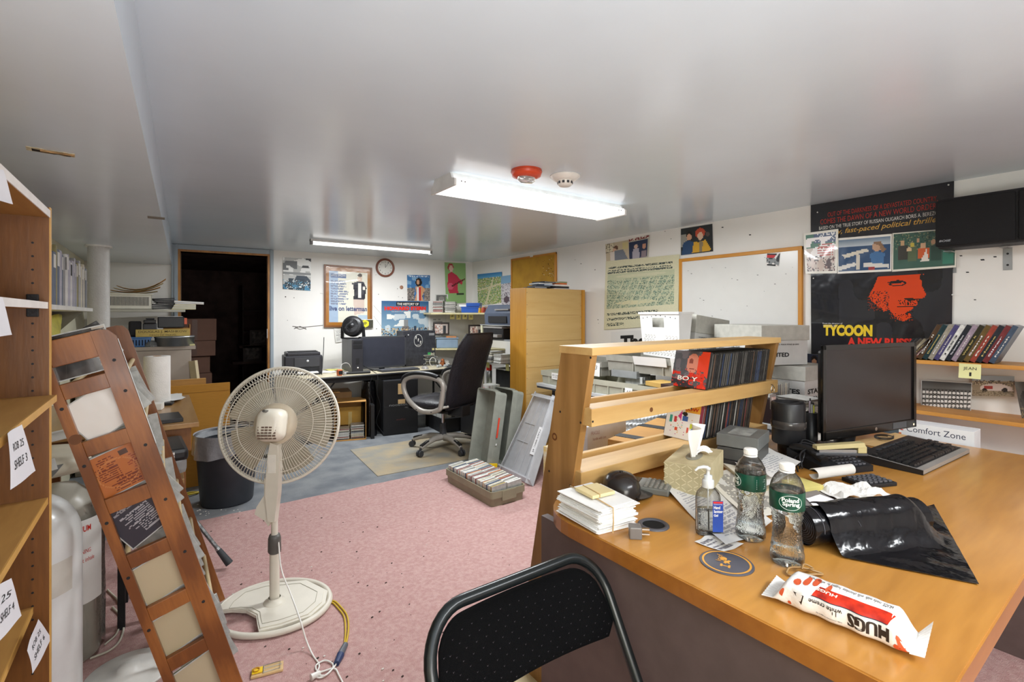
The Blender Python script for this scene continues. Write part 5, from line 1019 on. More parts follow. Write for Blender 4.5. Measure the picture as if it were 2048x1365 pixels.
# stack at far left end on the table
t = bin_('cd_bin', 'grey CD bin at the far table end beside the birch bookcase', (2.56, 2.72, TZ), .34, .46, .105, R(-4)); note(t, (-.006, .30, .05), (0, -.10, 0), (0, 0, .05), NR, [('BOX CODE', .1, .5, .9, .8), ('J-CDS', .15, .15, .8, .4)]); 
t = bin_('cd_bin', 'grey-olive CD bin, middle one on the folding table', (2.60, 2.16, TZ), .30, .50, .10, R(5)); note(t, (-.006, .10, .02), (0, -.06, 0), (0, 0, .05), NR, [('A-K', .2, .3, .8, .7)])
bincases(t.matrix_basis, 6, .10, .03, .03, .012, 'in the middle bin on the folding table', 'CD cases in the middle bin', seed=3, pick=('black', 'dark grey', 'pale grey'))
t = bin_('cd_bin', 'grey CD bin with a handwritten label, right of the middle one on the table', (2.60, 1.62, TZ), .32, .50, .105, R(6)); note(t, (-.006, .36, .045), (0, -.14, 0), (0, 0, .055), NR, [('M FAST 5', .1, .3, .9, .7)]); note(t, (-.006, .12, .03), (0, -.12, 0), (0, 0, .055), NR, [('CC 1207', .1, .3, .9, .7)])
t = thing('boxed_set', 'tan and brown boxed set lying on the labelled CD bin', 'box', (2.66, 1.72, TZ+.107), R(80)); MB().cbox(0, 0, 0, .34, .14, .028, .002).build('box', mat('dark_brown_box', '#3c2c28', .4), t); MB().cbox(.20, -.002, -.0, .342, .142, .029, .002).build('sleeve', mat('tan_sleeve', '#b99652', .6), t)
t = thing('clear_tray', 'clear plastic tray of CDs on the middle bin', 'tray', (2.66, 2.22, TZ+.126+.0), R(4)); b = MB(); b.box(0, 0, 0, .16, .22, .004); b.box(0, 0, 0, .003, .22, .05); b.box(0, 0, 0, .16, .003, .05); b.box(.157, 0, 0, .16, .22, .05); b.box(0, .217, 0, .16, .22, .05); b.build('tray', mat('smoky_clear', '#b9bcbb', .15, trans=.5), t); 
t = bin_('cd_box', 'large dusty grey CD drawer stacked behind the pine rack', (2.72, 1.55, TZ+.165), .42, .95, .115, R(4), M_bin2); note(t, (-.006, .40, -.0), (0, -.20, 0), (-.03, 0, .125), NR, [('list', .1, .7, .3, .8)], [('bg', '#e6e5e2'), ('rows', .1, .1, .9, .9, 9, '#b5b5b8')]); note(t, (-.004, .70, .06), (0, -.26, 0), (-.02, 0, .06), NR, [])  # this and the next one are CD drawers
bincases(t.matrix_basis, 8, .05, .04, .06, .012, 'in the dusty drawer behind the pine rack', 'CD cases in the dusty drawer', seed=8, pick=('black', 'white', 'dark grey', 'pale grey'))
t = bin_('cd_box', 'grey CD drawer at the far end behind the pine rack', (2.66, 2.55, TZ+.108), .34, .42, .11, R(0), M_bin2); note(t, (-.006, .10, .0), (0, -.09, 0), (0, 0, .10), NR, [('B3', .2, .5, .7, .8)])
t = bin_('cd_box', 'lower grey CD drawer under the dusty drawer', (2.76, 1.60, TZ), .42, .70, .0, R(0)) if False else None
# white perforated crate on the pile
cz = TZ+.285
t = thing('plastic_crate', 'white plastic crate with round dimples, standing on the CD drawers', 'crate', (2.64, 1.87, .965), R(-20))
cw, cdp, ch = .10, .47, .30
b = MB()
def cwall(b, pts, z0, z1, flare=.02):
    pass
b.add([(.02, .02, 0), (cw-.02, .02, 0), (cw-.02, cdp-.02, 0), (.02, cdp-.02, 0), (0, 0, ch), (cw, 0, ch), (cw, cdp, ch), (0, cdp, ch)], [(0, 1, 5, 4), (1, 2, 6, 5), (2, 3, 7, 6), (0, 3, 2, 1)])
# left face with a hand hole
fx = lambda y, z: .02*(1-z/ch)
ys = [0, .17, .31, cdp]; zs_ = [0, .20, .265, ch]
for i in range(3):
    for j in range(3):
        if i == 1 and j == 1: continue
        q4 = [(ys[i], zs_[j]), (ys[i+1], zs_[j]), (ys[i+1], zs_[j+1]), (ys[i], zs_[j+1])]; b.add([(fx(y, z), y if 0 < y < cdp else (fx(y, z) if y == 0 else cdp-fx(y, z)), z) for y, z in q4], [(3, 2, 1, 0)])
b.build('tub', mat('white_crate_plastic', '#e4e3e0', .35, var=.01), t)
MB().cbox(-.008, -.008, ch-.012, cw+.008, .004, ch+.004, .002).build('rim', _m['white_crate_plastic'], t)
for a in ((-.008, 0, ch-.012, .004, cdp, ch+.004), (cw-.004, 0, ch-.012, cw+.008, cdp, ch+.004), (-.008, cdp-.004, ch-.012, cw+.008, cdp+.008, ch+.004)): MB().cbox(*a, .002).build('rim', _m['white_crate_plastic'], t)
dm = MB().lathe([(0, 0), (.0105, 0), (.0125, .0015), (.0135, 0)], n=14, mtx=Matrix.Rotation(R(-90), 4, 'Y')).mesh('dimple', mat('crate_dimple', '#c3c2be', .4))
for r_ in range(5):
    for k in range(11):
        if 4 <= k <= 6 and r_ > 2: continue
        y = .04+k*.036+(.016 if r_ % 2 else 0); z = .03+r_*.028
        if y < cdp-.03: objm('dimple', dm, t, (fx(y, z)-.0004, y, z))
b = MB()
for k in range(8): y = .04+k*.055; z = ch-.018-.02*abs(k-3.5)/3.5; b.cyl((fx(y, z)-.002, y, z), (fx(y, z)+.001, y, z), .004, n=10)
b.build('rivet_holes', M_dk, t)
t = thing('mail_tub', 'corrugated mail tub with black print touching the white crate', 'tub', (2.775, 1.86, .968), 0, rot=(0, R(7), R(-6)))
MB().cbox(0, 0, 0, .32, .40, .17, .002).build('tub', mat('white_corrugated', '#c5c4c0', .6, var=.04), t); MB().cbox(-.006, -.006, .17, .326, .406, .285, .004).build('sleeve_rim', mat('dusty_corrugated', '#b5b3aa', .55, var=.08, scale=30), t)
s2 = flat((.02, -.0015, .01), (.28, 0, 0), (0, 0, .15), (0, -1, 0)); b = MB(); letter(b, 'WARNING: UP TO $1000 FINE', s2, .05, .84, .85, .92); letter(b, 'PROPERTY OF THE', s2, .05, .66, .7, .74); letter(b, 'MAIL USE ONLY', s2, .05, .52, .6, .6); letter(b, 'UNITED STATES', s2, .05, .2, .8, .4, bold=.03); b.build('lettering', M_ink, t)
# carton with small print, grey tub behind the crate
t = thing('mail_tub', 'grey-white corrugated mail tub with black print, right of the crate', 'tub', (2.74, 1.40, .965), R(-24))
MB().cbox(0, 0, 0, .30, .42, .14, .002).build('tub', mat('white_corrugated', '#c5c4c0', .6, var=.04), t); MB().cbox(-.008, -.008, .14, .308, .428, .225, .004).build('sleeve_rim', mat('dusty_corrugated', '#b5b3aa', .55, var=.08, scale=30), t)
s = flat((-.001, .40, .01), (0, -.36, 0), (0, 0, .12), NR); b = MB(); letter(b, 'WARNING: UP TO $1000 FINE', s, .05, .84, .75, .92); letter(b, 'PROPERTY OF THE', s, .05, .64, .6, .72); letter(b, 'POSTAL SERVICE - MAIL ONLY', s, .05, .5, .8, .58); letter(b, 'UNITED STATES', s, .05, .25, .7, .4, bold=.03); b.build('lettering', M_ink, t)
s = flat((-.001, .0, .02), (.28, 0, 0), (0, 0, .1), (0, -1, 0))
s2 = flat((.02, -.0015, .01), (.26, 0, 0), (0, 0, .12), (0, -1, 0)); b = MB(); letter(b, 'WARNING: MAX FINE $1000', s2, .05, .84, .85, .92); letter(b, 'UNITED', s2, .05, .3, .6, .5, bold=.03); b.build('lettering', M_ink, t)
t = thing('mail_tub', 'upright mail tub with large black letters at the rack end', 'tub', (2.88, 1.235, TZ+.002), R(0))
MB().cbox(0, 0, 0, .30, .40, .276, .003).build('tub', _m['white_corrugated'], t); MB().cbox(-.006, -.006, .20, .306, .406, .278, .003).build('sleeve_rim', _m['dusty_corrugated'], t)
s = flat((0.005, -.001, .0), (.29, 0, 0), (0, 0, .20), (0, -1, 0)); b = MB(); letter(b, 'STATES', s, .1, .62, .9, .76, bold=.03); letter(b, 'SERVICE', s, .1, .4, .9, .54, bold=.03); letter(b, 'MAIL', s, .3, .1, .8, .26, bold=.02); b.build('lettering', M_ink, t)
s = flat((-.0012, .395, .0), (0, -.39, 0), (0, 0, .20), NR); b = MB(); letter(b, 'UNITED STATES', s, .1, .62, .95, .76, bold=.03); letter(b, 'POSTAL SERVICE', s, .1, .4, .95, .54, bold=.03); b.build('lettering', M_ink, t)
t = thing('plastic_tub', 'white plastic lid lying on the CD drawers behind the rack top', 'lid', (2.70, 1.38, .962), R(-5)) ; MB().cbox(-.12, -.02, -.0, .0, .5, .03, .004).build('lid', _m['white_crate_plastic'], t)  # a loose lid, nothing under it
# red box, drawers and a row of CDs near the poster
t = thing('red_box', 'red cardboard box under the record cover on the folding table', 'box', (3.02, 1.27, TZ), 0)
t.location = (3.19, 1.27, TZ); MB().cbox(0, 0, 0, .15, .30, .155, .002).build('box', mat('red_card', '#b01f1c', .5), t)
t = thing('cd_box', 'dark brown CD drawer unit with a label strip at the rack end', 'drawer', (2.58, 1.26, TZ)); MB().cbox(0, 0, 0, .26, .28, .13, .003).build('drawer', mat('dark_wine_plastic', '#2c1c1c', .35), t); note(t, (.02, -.001, .075), (.2, 0, 0), (0, 0, .03), (0, -1, 0), [('A-M CD', .1, .2, .9, .8)], [('bg', '#c9b48a')], name='label_strip')
cdrow(10, (2.60, 1.27, TZ+.133), (.019, 0, 0), Vector((1, 0, 0)), Vector((0, 1, 0)), Vector((0, 0, .55)), ['brown', 'dark grey', 'cream', 'pale grey'], 'on the dark drawer at the rack end', 'CD cases on the dark brown drawer', True, seed=44)
# below the table: bubble wrap, cartons, blue bin
t = thing('bubble_wrap', 'roll of clear bubble wrap behind the lower rack rail', 'bubble wrap', (1.93, 1.62, .42)); MB().cbox(-.20, -.05, -.41, .26, .20, .26, .03).build('roll_body', mat('bubble_body', '#c3c8ca', .3), t)
b = MB(); rg = random.Random(5)
b.grid(20, 14, lambda u, v: Vector((-.22+.50*u, -.08+.3*v, .26+.10*math.sin(v*3.1)+.006*math.sin(u*9)-.03*u)), thick=.004); b.build('film', mat('bubble_film', '#cdd3d6', .4), t)
bm_ = MB().lathe([(.013, 0), (.012, .005), (.008, .008), (0, .0095)], n=10).mesh('bubble', mat('bubble_clear', '#e4e9ec', .06, trans=.1))
k_ = 0
for i in range(17):
    for j in range(11):
        u, v = (i+.5+(j % 2)*.5)/18, (j+.5)/11; p_ = Vector((-.22+.50*u, -.08+.3*v, .26+.10*math.sin(v*3.1)+.006*math.sin(u*9)-.03*u)); objm('bubble', bm_, t, p_, (R(-40+60*v), 0, rg.random()))
t = thing('carton', 'brown carton with black tape and a handwritten paper label under the table', 'carton', (1.53, 1.235, 0), R(16))
MB().cbox(-.12, -.10, .008, .42, .10, .775, .003).build('carton', M_card, t)
for x in (-.06, .16, .37): MB().box(x, -.1015, .40, x+.05, .102, .7765).build('tape', M_blk2, t)
note(t, (-.01, -.102, .69), (.14, 0, 0), (0, .01, .075), (0, -1, 0), []); note(t, (.17, -.102, .70), (.17, 0, 0), (0, .01, .075), (0, -1, 0), [('JT CD 3', .1, .3, .9, .7)])
t = thing('carton', 'plain white carton beside the rack side board', 'carton', (1.55, 1.47, 0), R(0)); MB().cbox(-.10, 0, .008, .14, .10, .78, .003).build('carton', mat('white_card2', '#d9d9da', .6), t); s = flat((-.08, -.0012, .70), (.10, 0, 0), (0, 0, .06), (0, -1, 0)); b = MB(); letter(b, 'FRAGILE', s, 0, .7, .5, .95); letter(b, 'handle with care', s, .1, .3, .9, .5); b.build('stamp', mat('faded_red_ink', '#b08a8a', .7), t)
t = thing('storage_bin', 'dark blue storage bin under the folding table', 'bin', (2.62, 2.2, 0)); MB().cbox(0, 0, 0, .5, .6, .52, .01).build('bin', mat('navy_plastic', '#1c2740', .45), t); MB().cbox(-.01, -.01, .52, .51, .61, .55, .004).build('lid', mat('grey_lid', '#9c9fa2', .4), t)
t = thing('desk_fan', 'round dark fan behind the lower row of CDs', 'fan', (2.30, 1.62, 0)); b = MB()
for k in range(9): b.tube([(.02*k*math.cos(a*.314)+0, 0, .56+.02*k*math.sin(a*.314)) for a in range(20)], .0022, 4, closed=True) if k else None
for k in range(24): b.tube([(0.0, 0, .56), (.165*math.cos(k*.2618), 0, .56+.165*math.sin(k*.2618))], .0014, 4)
b.build('grille', M_dk, t); MB().cyl((0, .01, .56), (0, .09, .56), .16, n=30).build('drum', M_blk2, t); MB().lathe([(0, .02), (.11, .018), (.12, 0)], n=24).build('base', M_blk2, t); MB().cyl((0, .05, .015), (0, .05, .42), .014, n=10).build('stand', M_blk2, t)
# ================================================================= left side
def bx(parent, name, m, x0, y0, z0, x1, y1, z1, c=.002): return MB().cbox(x0, y0, z0, x1, y1, z1, min(c, abs(x1-x0)*.45, abs(y1-y0)*.45, abs(z1-z0)*.45)).build(name, m, parent)
M_oak = wood('oak_veneer', '#855526', '#603a16', 'z', 9, rough=.45, contrast=.15, bump=.08); M_oaky = wood('oak_shelf', '#b68a4c', '#946733', 'y', 5, rough=.45, contrast=.2, bump=.08)
M_oakedge = mat('pale_edge_band', '#c99b52', .5); M_whedge = mat('white_edge_band', '#e4dfda', .5)
LX = -.22; LY = 1.64; q = -.52
t = thing('bookcase', 'oak veneer bookcase with paper shelf tags at the left edge', 'bookcase', (0, 0, 0))
bx(t, 'side_panel', M_oak, q, LY, 0, LX-.002, LY+.018, 1.515, .001); bx(t, 'side_panel', M_oak, q, .74, 0, LX-.002, .758, 1.515, .001)
MB().box(LX-.002, LY, 0, LX, LY+.018, 1.515).build('edge_band', M_oakedge, t)
bx(t, 'top_board', M_oaky, q, .758, 1.489, LX-.002, LY, 1.507, .001); MB().box(LX-.002, .758, 1.489, LX, LY, 1.507).build('edge_band', M_whedge, t)
bx(t, 'back_panel', M_oak, q-.006, .74, 0, q, LY+.018, 1.51, .001)
for z, xf, m, ed in ((1.265, LX-.004, M_oaky, M_whedge), (1.036, LX+.012, M_oaky, M_oakedge), (.785, LX-.004, M_oaky, M_oakedge), (.525, LX-.03, M_oaky, M_oakedge), (.28, LX-.01, M_oaky, M_oakedge), (.05, LX-.004, M_oaky, M_oakedge)):
    bx(t, 'shelf', m, q, .76, z, xf-.002, LY-.0005, z+.016, .001); MB().box(xf-.002, .76, z, xf, LY-.0005, z+.016).build('edge_band', ed, t)
hm = MB().cyl((0, -.0008, 0), (0, 0, 0), .0026, n=10).mesh('pin_hole', M_blk2)
for k in range(38):
    if k not in (5, 12, 19): objm('pin_hole', hm, t, (-.2515, LY-.0002, 1.425-k*.0327))
bx(t, 'shelf_clip', M_blk2, -.262, LY-.006, 1.245, -.24, LY, 1.300); 
for i, (px4, tx) in enumerate(((((-30, 330), (2, 340), (26, 409), (-30, 395)), None), (((-25, 590), (0, 596), (24, 670), (-25, 676)), '2'), (((12, 868), (39, 850), (71, 942), (18, 981)), ('ROB 25', 'SHELF 3')), (((-10, 1175), (18, 1158), (43, 1232), (-15, 1295)), ('25', 'SHELF 4')), (((52, 1303), (73, 1240), (103, 1277), (63, 1349)), ('ROB 25', 'SHELF 6')))):
    xx = [-.216, -.218, -.202, -.218, -.225][i]
    P4 = [onx(a, b_, xx+(.004 if k > 1 else 0)) for k, (a, b_) in enumerate(px4)]; c = sum(P4, Vector())/4; s = quadsurf(*[p-c for p in P4], (1, 0, 0), .003)
    tt = thing('shelf_tag', ['blank paper tag hanging from the top of the oak bookcase', 'paper tag on the white-edged shelf of the oak bookcase', 'paper tag reading shelf 3 on the oak bookcase', 'paper tag reading shelf 4 at the left frame edge', 'paper tag reading shelf 6, lowest on the oak bookcase'][i], 'paper tag', c)
    objm('paper', inkmesh('paper', s, 6, 8, [('bg', '#dddde2')], P2, i), tt)
    if isinstance(tx, tuple): b = MB(); letter(b, tx[0], s, .25, .62, .85, .76, shear=.3); letter(b, tx[1], s, .15, .30, .85, .46, shear=.3); b.build('handwriting', M_ink, tt)
for i in range(3):
    tt = thing('book', ['grey', 'dark blue', 'pale blue'][i]+' book at the left frame edge on the third shelf from the top', 'book', (-.38, 1.06+i*.035, 1.0525)); bx(tt, 'cover', mat('lb%d' % i, ['#77777c', '#26304a', '#8aa0b8'][i], .5), 0, 0, 0, .14, .03, .2)

# ---- leaning pine CD rack with ladder ends
ua_ = Vector((-.2714, 0, .9625)); va_ = Vector((-.9625, 0, -.2714)); BR = Vector((.222, 1.75, .047)); RL = 1.216; RW = .172
M_rp = wood('red_pine', '#a0622a', '#6e3c12', 'z', 9, rough=.4, coat=.15, contrast=1.0)
t = thing('cd_rack', 'reddish pine CD rack with ladder ends leaning to the left', 'rack', (0, 0, 0))
def lp(s, w_, y=0): p = BR+ua_*s+va_*w_; return (p.x, BR.y+y, p.z)
FMX = Matrix(((va_.x, 0, ua_.x, BR.x), (0, 1, 0, BR.y), (va_.z, 0, ua_.z, BR.z), (0, 0, 0, 1)))  # local: x across (leftwards), y along row, z up the ladder
wt = [1.145, 1.054, .888, .715, .542, .370, .198]
def ladder(y0):
    b = MB()
    # stiles with a rounded top corner
    def pr(poly): b.prism(poly, .02, (0, y0+.02, 0), (1, 0, 0), (0, 0, 1), (0, -1, 0))
    pr([(0, 0), (.05, 0), (.05, RL), (.022, RL), (.008, RL-.006), (0, RL-.022)]); pr([(.150, 0), (RW, 0), (RW, RL), (.150, RL)])
    return b
for y0 in (0, .63):
    o = ladder(y0).build('stile_pair', M_rp, t, mtx=FMX) if False else None
    for poly in ([(0, 0), (.05, 0), (.05, RL), (.03, RL), (.012, RL-.006), (0, RL-.026)], [(.148, 0), (RW, 0), (RW, RL-.02), (RW-.02, RL), (.148, RL)]):
        MB().prism(poly, .02, (0, y0+.02, 0), (1, 0, 0), (0, 0, 1), (0, -1, 0)).build('stile', M_rp, t, mtx=FMX)
    for k, z in enumerate(wt): bx(t, 'rung', M_rp, .05, y0+.001, z, .148, y0+.019, z+(.071 if k == 0 else .043)).matrix_basis = FMX
    bx(t, 'rung', M_rp, .05, y0+.001, 0, .148, y0+.019, .05).matrix_basis = FMX
for z in wt[1:]:
    for x_ in (.018, .154): MB().cyl((x_, .018, z+.02), (x_, .632, z+.02), .0075, n=10).build('dowel', mat('pale_dowel', '#b9a47c', .5), t, mtx=FMX)
sc_ = MB().cyl((0, -.0007, 0), (0, .0, 0), .0045, n=10).mesh('screw_hole', M_blk2)
for z in wt[:6]: 
    for x_ in (.022, .160): o = objm('screw_hole', sc_, t); o.matrix_basis = FMX @ Matrix.Translation((x_, 0, z-.02))
MB().cyl((.157, -.0006, .945), (.157, 0, .945), .014, n=16).build('knot', _m['pine_knot'], t, mtx=FMX)
MB().grid(4, 20, lambda u, v: Vector((-.0012, .003+u*.022+.003*math.sin(v*9), .86+v*.32))).build('torn_label', M_paper, t, mtx=FMX)
# cases in its rows
rg = random.Random(77)
inl = {1: ([('bg', '#e2dfd8')], 'blank white card'), 2: ([('bg', '#b0652f'), ('rect', .3, .8, .45, .93, '#4a2c1c'), ('rect', .12, .15, .25, .32, '#4a2c1c'), ('rows', .55, .35, .95, .9, 12, '#6e2f18'), ('rows', .05, .4, .4, .75, 8, '#8a3a1e'), ('rows', .3, .05, .8, .35, 8, '#6e2f18'), ('ring', .6, .45, .35, .35, .9, '#bd7a44')], 'orange printed inlay'), 3: ([('bg', '#262b36'), ('rows', .25, .15, .8, .75, 11, '#9a9a9e'), ('rows', .2, .85, .9, .95, 2, '#8a8a8e'), ('rect', .1, .1, .13, .8, '#8f8a84')], 'navy printed inlay'), 4: ([('bg', '#b8a98a')], 'plain tan card'), 5: ([('bg', '#b3a586')], 'plain tan card'), 6: ([('bg', '#b5a78a')], 'plain tan card'), 0: ([('bg', '#2a211c'), ('rect', 0, 0, .35, 1, '#3c332a'), ('rows', 0, .1, .3, 1, 16, '#a89c8c'), ('ell', .65, .7, .18, .2, '#9a8468'), ('poly', [(.45, .2), (.55, .75), (.7, .5), (.9, .3), (.8, .1)], '#14100e')], 'dark inlay with fine lines')}
for k, z in enumerate(wt):
    zb0 = (wt[k+1]+.043) if k < 6 else .055
    ang = [0, R(22), R(7), R(21), R(10), R(9), R(8)][k]
    if k == 0: zb0 = 1.102
    n_ = 5 if k else 1
    for i in range(n_):
        y_ = .024+i*.115*(.94+.1*rg.random()) if i else .0225
        aa = (ang if i < 3 else R(rg.uniform(-9, 9))); M1 = FMX @ Matrix.Translation((.088, y_, zb0+.064+(.02 if k == 3 else .0))) @ Matrix.Rotation(aa, 4, 'Y') @ Matrix.Translation((.071, 0, -.0625))
        m2 = M1 @ Matrix(((0, -1, 0, 0), (1, 0, 0, 0), (0, 0, 1, 0), (0, 0, 0, 1)))
        # case local: x thickness -> y, y width -> -x
        c = rg.choice(['white', 'cream', 'pale grey', 'dark grey', 'olive'])
        sc2 = .93 if k else .5
        x = objm('cd_case', cdget(c, True)); x.matrix_basis = (Matrix.Translation((rg.uniform(-.01, .022) if i else 0, 0, 0)) @ m2)
        lab = '%s CD case, %s from front, %s row of leaning rack' % (c, nth(i), ['top', 'second', 'third', 'fourth', 'fifth', 'sixth', 'lowest'][k])
        if i == 0:
            ops, dsc = inl[k]; s = lambda u, v, d=0: Vector((-.0009-d, .139-.136*(u), .003+.119*v))
            x['label'] = dsc+' CD case in the %s window of the leaning rack' % ['top', 'second', 'third', 'fourth', 'fifth', 'sixth', 'lowest'][k]; x['category'] = 'CD case'; x['group'] = 'CD cases in the leaning rack'
            objm('inlay', inkmesh('inlay', lambda u, v, d=0: Vector((-.0009, .003+.136*(1-u), .003+.119*v)), 40, 40, ops, printmat(.25, 'inlay_print', .2), k+1), x)
        else: setp(x, lab, 'CD case', 'CD cases in the leaning rack')
# wide case with barcode lying on the rack top
m_ = basis(Vector(lp(RL+.004, .20, .03)), (0, 1, 0), Vector((.86, 0, .50)), Vector((-.50, 0, .86)))
t = thing('dvd_case', 'brown picture case with a barcode on top of the leaning rack', 'DVD case', mtx=basis(onx(97, 712, -.245)+Vector((0, .045, .028)), (0, 1, 0), Vector((.82, 0, .57)), Vector((-.57, 0, .82))))
bx(t, 'case', mat('dark_case', '#2a2420', .3), 0, 0, -.10, .014, .115, 0, .001)
objm('back_print', inkmesh('back_print', lambda u, v, d=0: Vector((-.0006, .003+.109*u, -.098+.096*v)), 34, 22, [('bg', '#2a2420'), ('clouds', 0, 0, .9, .7, .4, '#8a6644'), ('rect', .72, .7, .93, .93, '#cdbba0'), ('cols', .75, .73, .9, .93, 16, ['#1c1816', '#cdbba0'])], P), t)
for i in range(7):
    c = ['white', 'dull red', 'pale grey', 'cream', 'blue', 'white', 'pale grey', 'dark grey', 'white'][i]
    x = objm('cd_case', cdget(c, True)); x.matrix_basis = basis(onx(97, 712, -.245)+Vector((.03, .062+i*.012, .030)), (0, 1, 0), Vector((.82, 0, .57)), Vector((-.57, 0, .82))) @ Matrix.Translation((0, -.03, -.095)) @ Matrix.Diagonal((1, .8, .74, 1)); setp(x, '%s CD case, %s behind the barcode case on the rack top' % (c, nth(i)), 'CD case', 'CD cases on top of the leaning rack')
# paper hanging between the ladder ends
P4 = [ond(254, 748, 1.72), ond(276, 762, 1.70), ond(312, 797, 1.66), ond(285, 816, 1.64)]; c = sum(P4, Vector())/4
s = quadsurf(*[p-c for p in P4], (1, -.3, .2), .004); t = thing('paper_slip', 'white paper slip sticking out of the leaning rack', 'paper', c); objm('paper', inkmesh('paper', s, 8, 8, [('bg', '#d9d7d6'), ('rect', .2, .6, .35, .7, '#55555a'), ('ring', .4, .35, .1, .12, .5, '#44506a')], P2), t)

# ---- tank, scraps, cables behind the bookcase
t = thing('gas_tank', 'tall white round-shouldered tank between bookcase and leaning rack', 'tank', (-.345, 2.05, 0))
prof = [(.135, 0), (.145, .03), (.145, .55)]+[(.145*math.cos(a*math.pi/20)**.8, .55+.155*math.sin(a*math.pi/20)) for a in range(1, 10)]+[(.03, .707), (.028, .73), (0, .73)]
MB().lathe(prof, n=40).build('shell', mat('white_tank_enamel', '#dcdcda', .22, var=.03), t)
b = MB(); b.grid(3, 12, lambda u, v: Vector((.146*math.cos(-1.0+u*.5), .146*math.sin(-1.0+u*.5), .42+.1*v))); b.build('label_band', mat('tank_label', '#c9c4ba', .4), t)
t = thing('gas_tank', 'second white tank in clear wrap with red lettering, beside the first', 'tank', (-.30, 2.40, 0))
MB().lathe([(.115, 0), (.12, .02), (.12, .5), (.10, .58), (.05, .63), (0, .64)], n=32).build('shell', mat('cream_tank_enamel', '#cfcabd', .3), t)
b = MB(); b.grid(22, 24, lambda u, v: Vector(((.126+.006*math.sin(u*31+v*4))*math.cos(-2.6+u*3.2), (.126+.006*math.sin(u*31+v*4))*math.sin(-2.6+u*3.2), .01+.57*v))); b.build('clear_wrap', M_pet, t)
sw = lambda u, v, d=0: Vector(((.134+d)*math.cos(-1.3+u*.9), (.134+d)*math.sin(-1.3+u*.9), .22+.3*v)); b = MB(); b.grid(10, 6, lambda u, v: sw(u, v, 0)); b.build('label_panel', M_paper, t)
b = MB(); letter(b, 'HELIUM', sw, .1, .86, .6, .93, bold=.02); letter(b, 'WARNING', sw, .1, .6, .6, .65); letter(b, 'do not inhale', sw, .1, .5, .7, .55); b.build('lettering', M_red, t)
b = MB(); rg = random.Random(31)
t = thing('scrap_pile', 'pile of white and black paper scraps on the tank tops', 'papers', (-.34, 2.06, .735))
for k in range(11):
    a_ = rg.uniform(-.5, .5); p_ = Vector((rg.uniform(-.06, .04), rg.uniform(-.05, .08), .004+k*.013)); MB().obox(p_, (.075*math.cos(a_), .075*math.sin(a_), .012), (-.03*math.sin(a_), .03*math.cos(a_), .01), (0, 0, .001)).build('scrap', [M_paper, M_blk, M_gry][k % 3], t)
t = thing('seat_cushion', 'cream rounded cushion above the white tanks', 'cushion', (-.33, 2.34, .70)); MB().lathe([(0, 0), (.13, .004), (.145, .03), (.13, .065), (.06, .08), (0, .08)], n=30).build('cushion', mat('cream_vinyl', '#d3ccb9', .45), t)
q2 = onz(258, 1352, 0); t = thing('floor_disc', 'white round plastic base lying on the carpet behind the leaning rack', 'base', (q2.x, q2.y, .0075))
MB().lathe([(0, .03), (.03, .03), (.034, .018), (.08, .014), (.085, .008), (.125, .006), (.13, 0), (0, 0)], n=36).build('disc', M_wp, t)
b = MB(); pts = [onz(px, py, .012) for px, py in ((225, 1215), (246, 1240), (243, 1275), (222, 1300), (180, 1318))]; b.tube(spline(pts), .004, 6); pts = [onz(px, py, .012) for px, py in ((215, 1180), (240, 1210), (236, 1262), (210, 1290))]; b.tube(spline(pts), .0035, 6); b.build('cable', mat('beige_cable', '#c8c3b2', .5), label='beige cable looping on the carpet behind the leaning rack', cat='cable')

# ---- shelf with magazines, column area
t = thing('wall_shelf', 'white wall shelf of magazines left of the column', 'shelf', (XL, 2.0, 1.272))
bx(t, 'board', M_wp, .0, 0, 0, .19, 2.33, .022)
for yy in (.95, 2.0): b = MB(); b.box(0, yy-.015, -.20, .02, yy+.015, 0); b.add([(.02, yy-.008, -.002), (.17, yy-.008, -.002), (.02, yy-.008, -.17), (.02, yy+.008, -.002), (.17, yy+.008, -.002), (.02, yy+.008, -.17)], [(0, 1, 2), (3, 5, 4), (1, 4, 5, 2)]); b.build('bracket', mat('grey_bracket', '#7d7b76', .4, metal=.5), t)
rg = random.Random(5); y_ = 2.35; i = 0
while y_ < 4.1:
    th_ = rg.uniform(.02, .07); hh = rg.uniform(.23, .275); cname, cc = rg.choice([('white', '#cfccc8'), ('slate', '#5c6578'), ('grey', '#8d8b8b'), ('lavender grey', '#aaa6b2'), ('olive', '#8a8258'), ('cream', '#cbc2ac')])
    tt = thing('magazine_box', '%s magazine file, %s from the front on the white wall shelf' % (cname, nth(i)), 'magazine file', (XL+.012, y_, 1.2945), group='magazine files on the white wall shelf')
    bx(tt, 'file', mat('mag_'+cname, cc, .5, var=.15, scale=30), 0, 0, 0, .165, th_-.002, hh)
    if i % 2: bx(tt, 'spine_label', M_ink if cname in ('white', 'cream') else M_wi, .1652, .004, hh*.7, .1658, th_-.006, hh*.95, .0001)
    y_ += th_; i += 1
bx(thing('wall_panel', 'brown board on the left wall above the magazine files', 'board', (XL+.002, 2.4, 1.56)), 'panel', mat('taupe_board', '#8a7a64', .6), 0, 0, 0, .012, .9, .17)
t = thing('mirror', 'narrow grey mirror strip on the left wall beyond the magazine files', 'mirror', (XL+.002, 3.95, 1.35)); bx(t, 'glass', mat('grey_glass', '#8f979b', .1, metal=.3), 0, 0, 0, .008, .22, .34)
M_ybag = mat('yellow_plastic_bag', '#c9bf4a', .35, col2='#a8a045', bump=.6, bscale=12)
